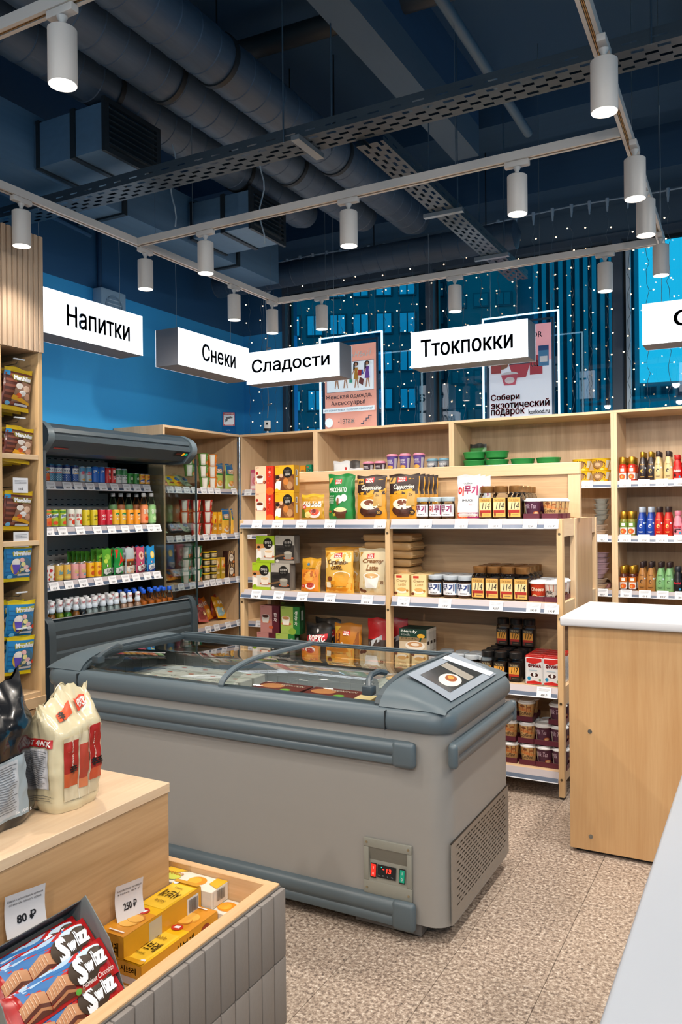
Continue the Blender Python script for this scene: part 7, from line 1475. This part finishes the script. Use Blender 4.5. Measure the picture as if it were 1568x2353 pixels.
fa = [('r', .06, .585, .94, .66, '#b81c1c'), ('t', 'LIGHT', .10, .60, .42, .645, '#f0e6dc', .03, .1), ('t', '4PACK', .48, .60, .90, .65, '#f4e8e0', .03, .05), ('r', .16, .215, .84, .57, '#d6d4d6')]+lines+[('e', .22, .14, .11, .038, '#c0141c'), ('e', .22, .15, .045, .018, '#e8d8c0'), ('r', .5, .16, .9, .165, '#55504a'), ('r', .5, .14, .86, .145, '#55504a'), ('r', .5, .12, .88, .125, '#55504a'), ('t', 'NONGSHIM', .06, .07, .40, .09, '#3a3430', .01, 0)]
fs = [('r', .03, .10, .97, .66, '#cfc0a0'), ('r', .03, .30, .34, .62, '#a8281c'), ('r', .03, .22, .34, .34, '#c8582c'), ('r', .36, .24, .60, .56, '#b0402c'), ('r', .36, .18, .60, .26, '#d0784c'), ('r', .63, .28, .95, .68, '#a31c14'), ('r', .63, .22, .95, .32, '#c8502c')]+[('t', '辛', x, .33, x+.16, .41, '#141210', .05, 0) for x in (.14, .66, .80)]+[('t', 'Non fried', x, .50, x+.22, .53, '#e0d0c0', .02, 0, PI/2) for x in (.08, .66)]+[('r', .345, .1, .355, .7, '#e4dcc8'), ('r', .61, .1, .62, .7, '#e4dcc8')]
ta = [('p', [(.06, .80), (.40, .82), (.42, .90), (.08, .87)], '#cf4a18'), ('t', '辛', .10, .81, .22, .88, '#161412', .05, .1), ('p', [(.52, .82), (.86, .84), (.88, .92), (.54, .90)], '#d8401c'), ('t', '4PACK', .56, .84, .84, .90, '#f4e6dc', .04, .05)]
cA = at(52, 1864, z=.907); cB = at(130, 1870, z=.907); cC = at(232, 1826, z=.907)
v1 = cC-cB; ang = math.atan2(v1.y, v1.x); d_s = v1.length; w_f = (cB-cA).length
ctr = (cA+cC)/2
me = noodle_pack('noodle_pack', max(.10, w_f*1.02), d_s*1.05, .212, '#d9cba6', 1.3, fa, fs+ta)
o = place([('wrapper', me)], 'noodle_multipack', 'cream and clear four-pack of instant noodles on the stepped box', 'noodle pack', (ctr.x+.002, ctr.y, .907), ang-PI/2)
gap_ = at(0, 1935, z=.907)
fk = [('r', .05, .08, .80, .52, '#9aa6ac'), ('r', .08, .10, .60, .50, '#b9bcc0')]+[('r', .12, .47-.018*k, .56-.08*hash1(k), .476-.018*k, '#6a6c70') for k in range(19)]+[('t', '5x100 g', .5, .10, .78, .13, '#e8e8e8', .01, 0)]
me = noodle_pack('noodle_pack2', .115, .150, .235, '#14161a', 3.7, fk, fk)
p_ = at(-34, 1897, z=.907)
place([('wrapper', me)], 'noodle_multipack', 'glossy black multipack of noodles at the left picture edge', 'noodle pack', (p_.x+.0, p_.y, .907), ang-PI/2+.15)

ZF = .622
def sabre(h_, flip):
    L, W_ = .217, .060
    mb = MB().bbox(-W_/2, 0, 0, W_/2, L, h_, M('#dca018', .35), .0012, 1)
    top = [('r', 0, 0, 1, .62, '#e2b014'), ('r', 0, .60, 1, 1, '#cf8a20'), ('r', .08, .06, .92, .50, '#e8bc34'), ('e', .5, .78, .34, .085, '#c88a2c'), ('e', .5, .80, .30, .07, '#e0a848'), ('e', .42, .72, .3, .07, '#b8701c'), ('e', .42, .73, .26, .06, '#dca444'), ('e', .52, .60, .20, .05, '#b8281c'), ('p', [(.40, .58), (.62, .59), (.60, .63), (.44, .62)], '#dfe4e8'), ('e', .86, .06, .09, .024, '#d8dadc'), ('t', '사브레', .14, .19, .82, .33, '#3c1c10', .01, 0, 0), ('t', 'Sable', .3, .38, .7, .43, '#7a5410', .0, .2), ('t', 'FRANCE', .34, .13, .66, .155, '#5a3a10', .01, 0), ('r', .12, .95, .7, .965, '#e8e0dc'), ('r', 0, 0, 1, .05, '#c89014')]
    fn = (lambda u, v, off: Vector((-W_/2+u*W_, v*L, h_+off))) if not flip else (lambda u, v, off: Vector((W_/2-u*W_, L-v*L, h_+off)))
    mb.art(top, fn)
    side = [('r', 0, 0, 1, 1, '#cf961f')]+([('r', .30, .08, .46, .95, '#b8b09a'), ('r', .80, .5, .96, .9, '#d8d8d8')]+[('r', .82+.012*k, .54, .827+.012*k, .86, '#1c1c1c') for k in range(10)] if flip else [('t', '사브레', .42, .3, .66, .8, '#3c1c10', .02, 0), ('e', .82, .5, .07, .34, '#8a3418'), ('r', 0, .0, 1, .2, '#cf9a2c')])
    mb.art(side, lambda u, v, off: Vector((W_/2+off, u*L, v*h_)))
    mb.art([('r', 0, 0, 1, 1, '#c8922c'), ('t', '사브레', .2, .55, .8, .85, '#3c1c10', .02, 0), ('r', .15, .08, .85, .4, '#c8c4d0')], lambda u, v, off: Vector((-W_/2+u*W_, -off, v*h_)))
    return [('carton', mb.mesh('carton', 0))]
place(sabre(.040, False), 'biscuit_box', 'long yellow biscuit box with its top showing nearest the tiled edge', 'biscuit box', (-.998, 1.055, ZF), 0)
place(sabre(.080, True), 'biscuit_box', 'taller yellow biscuit box carrying the 250 ruble card', 'biscuit box', (-1.0665+.004, 1.056, ZF), 0)
COL.objects[-1].location.x = -1.0395
COL.objects[-1].location.x = -1.0390-.0005
def mango():
    L, W_, h_ = .15, .055, .035
    mb = MB().bbox(0, 0, 0, L, W_, h_, '#dcd6c8', .001, 1)
    mb.art([('e', .62, .5, .14, .34, '#e08a14'), ('e', .58, .5, .1, .24, '#f0a82c'), ('p', [(.82, .5), (1, .3), (1, 1), (.82, 1)], '#e0a81c'), ('p', [(.0, .3), (.3, .9), (.34, 1), (0, 1)], '#e8b82c'), ('e', .2, .4, .15, .28, '#c8cc4c'), ('t', 'MANGO', .06, .5, .34, .72, '#d88a14', .03, .1)], lambda u, v, off: Vector((u*L, v*W_, h_+off)))
    mb.art([('r', .1, .1, .9, .9, '#cfcac0')]+[('r', .3+.05*k, .3, .325+.05*k, .9, '#2a2a2a') for k in range(9)], lambda u, v, off: Vector((L+off, u*W_, v*h_)))
    return [('carton', mb.mesh('carton', 0))]
mg = mango()
pm = [at(430, 2052, z=ZF+.035), at(375, 2010, z=ZF+.07)]
place(mg, 'biscuit_box', 'white and orange mango biscuit box nearest the tray corner', 'biscuit box', (-1.06, 1.2755, ZF), 0)
place(mg, 'biscuit_box', 'second mango biscuit box on top against the tray wall', 'biscuit box', (-1.135, 1.2755, ZF+.0362), .0)
place(mg, 'biscuit_box', 'mango biscuit box beneath the upper mango box', 'biscuit box', (-1.215, 1.2755, ZF), .0)

# wafer display carton with four bars
TB = .81                                                             # tilt of the carton about y
def tiltm(p0): return Matrix.Translation(p0) @ Matrix.Rotation(TB, 4, 'Y')
o = thing('wafer_display_carton', 'open grey display carton holding chocolate wafer bars', 'carton', (0, 0, 0)); WB = o
o.matrix_world = tiltm(Vector((-1.050, .760, .776)))
W2, L2, D2 = .175, .208, .045                                          # local x down the slope, y along the bars, z depth
cg = M('#4c4f50', .6); co = M('#8f9a96', .55)
mb = MB().box(0, 0, 0, W2, L2, .0015, cg); mb.box(0, 0, .0015, .0015, L2, D2, cg); mb.box(W2-.0015, 0, .0015, W2, L2, D2*.45, co); mb.obj('carton_tray', o, smooth=0)
for y0 in (0, L2-.0015):
    MB().extr([(0, .0015), (W2, .0015), (W2, D2*.45), (W2*.45, D2*1.25), (0, D2*1.3)], y0, y0+.0015, M('#7c8280', .55), 'y').obj('carton_flap', o, smooth=0)
def wafer():
    L, W_ = .200, .062
    def f(side):
        def fn(u, v, off):
            su = math.sin(PI*v)**.5 if 0 < v < 1 else 0; e = 1 if .07 < u < .93 else .08
            d = .011*su*e+.001+.0012*noise.noise(Vector((u*9, v*5, side)))
            z = .011+(d+off if side == 0 else -d-off); zig = .0016*((int(v*24) % 2)-.5) if (u < .01 or u > .99) else 0
            return Vector((W_*(1-v), u*L+zig, z))
        return fn
    mb = MB(); mb.grid(lambda a, b: f(0)(a, b, 0), 26, 12, lambda a, b: M('#b3141a', .3) if (a > .93 or a < .07) else M('#b01c1c', .25, coat=.5)); mb.grid(lambda a, b: f(1)(a, b, 0), 26, 8, M('#8a1014', .3), True)
    wf = [('r', .07, .04, .93, .96, '#b81a18'), ('p', [(.07, .96), (.93, .96), (.93, .62), (.62, .66), (.45, .52), (.07, .60)], '#2f6fae'), ('p', [(.07, .96), (.7, .96), (.6, .86), (.07, .80)], '#a8c4dc'), ('e', .8, .84, .12, .09, '#c4d8e8')]
    for q in (0, 1):
        x = .08+.24*q
        wf += [('p', [(x, .30), (x+.16, .42), (x+.24, .32), (x+.24, .60), (x+.15, .72), (x, .56)], '#c08a62'), ('p', [(x, .30), (x+.16, .42), (x+.24, .32), (x+.24, .24), (x+.16, .34), (x, .22)], '#5a2c1c'), ('p', [(x, .20), (x+.16, .32), (x+.24, .22), (x+.24, .16), (x+.16, .26), (x, .14)], '#b07850'), ('p', [(x, .13), (x+.16, .25), (x+.24, .15), (x+.24, .10), (x+.16, .20), (x, .08)], '#5a2c1c')]
        wf += [('p', [(x+.02+.028*k, .36+.02*k), (x+.026+.028*k, .36+.02*k), (x+.03+.028*k, .56+.02*k), (x+.024+.028*k, .56+.02*k)], '#ddb998') for k in range(6)]
    wf += [('e', .68, .50, .15, .34, '#3a2a1a'), ('e', .84, .60, .10, .26, '#3a2a1a'), ('t', 'S', .585, .22, .70, .84, '#e8ecf2', .06, .2), ('t', 'w', .69, .36, .775, .60, '#e8ecf2', .07, .2), ('t', 'izz', .775, .40, .91, .80, '#e8ecf2', .07, .2), ('t', 'Hazelnut Chocolate', .60, .12, .92, .24, '#f0e8e4', .01, .3), ('e', .56, .13, .03, .07, '#5aa43c'), ('e', .60, .10, .02, .06, '#8a5a3c')]
    mb.art(wf, f(0), True, base=.0012, step=.00012)
    return [('wrapper', mb.mesh('wrapper', 60))]
wfr = wafer()
for k, (dx, dy, dz, l_) in enumerate(((.010, .002, .004, 'rearmost blue and red wafer bar tucked under the others'), (.024, .005, .018, 'upper blue and red wafer bar in the carton'), (.066, .006, .028, 'middle blue and red wafer bar lying on top'), (.108, .003, .020, 'lowest wafer bar cut by the picture edge'))):
    b_ = place(wfr, 'wafer_bar', l_, 'wafer bar', (0, 0, 0), 0, 'chocolate wafer bars')
    b_.matrix_world = tiltm(Vector((-1.050, .760, .776))) @ Matrix.Translation((dx, dy, dz))
# price cards
def card(p, w_, h_, price, lab, l1_, rz=1.3):
    o = thing('price_card', lab, 'price card', p, rz, None, (-.08, 0, rz))
    fn = lambda u, v, off: Vector(((u-.5)*w_, .006*math.sin(PI*v)*1.0-off, v*h_))
    mb = MB().grid(lambda a, b: fn(a, b, 0), 4, 8, M('#cfccce', .45)); mb.grid(lambda a, b: fn(a, b, -.0006), 4, 8, M('#cfccce', .45), True)
    mb.art([('t', l1_[0], .06, .80, .94, .87, '#3a3a40', .0, 0), ('t', l1_[1], .10, .70, .90, .76, '#3a3a40', .0, 0), ('t', price, .28, .26, .76, .46, '#1c1c20', .03, 0)], fn, base=.0006)
    mb.obj('card', o)
card(Vector((-1.048, .884, .784)), .066, .066, '80 ₽', 'white price card reading 80 ruble behind the wafer carton', ('Вафли с шоколадным кремом', 'со вкусом лесного ореха'))
card(Vector((-1.045, 1.115, .702)), .058, .066, '250 ₽', 'white price card reading 250 ruble on the biscuit box', ('Бисквитное печенье', 'Halal, 84 г'))
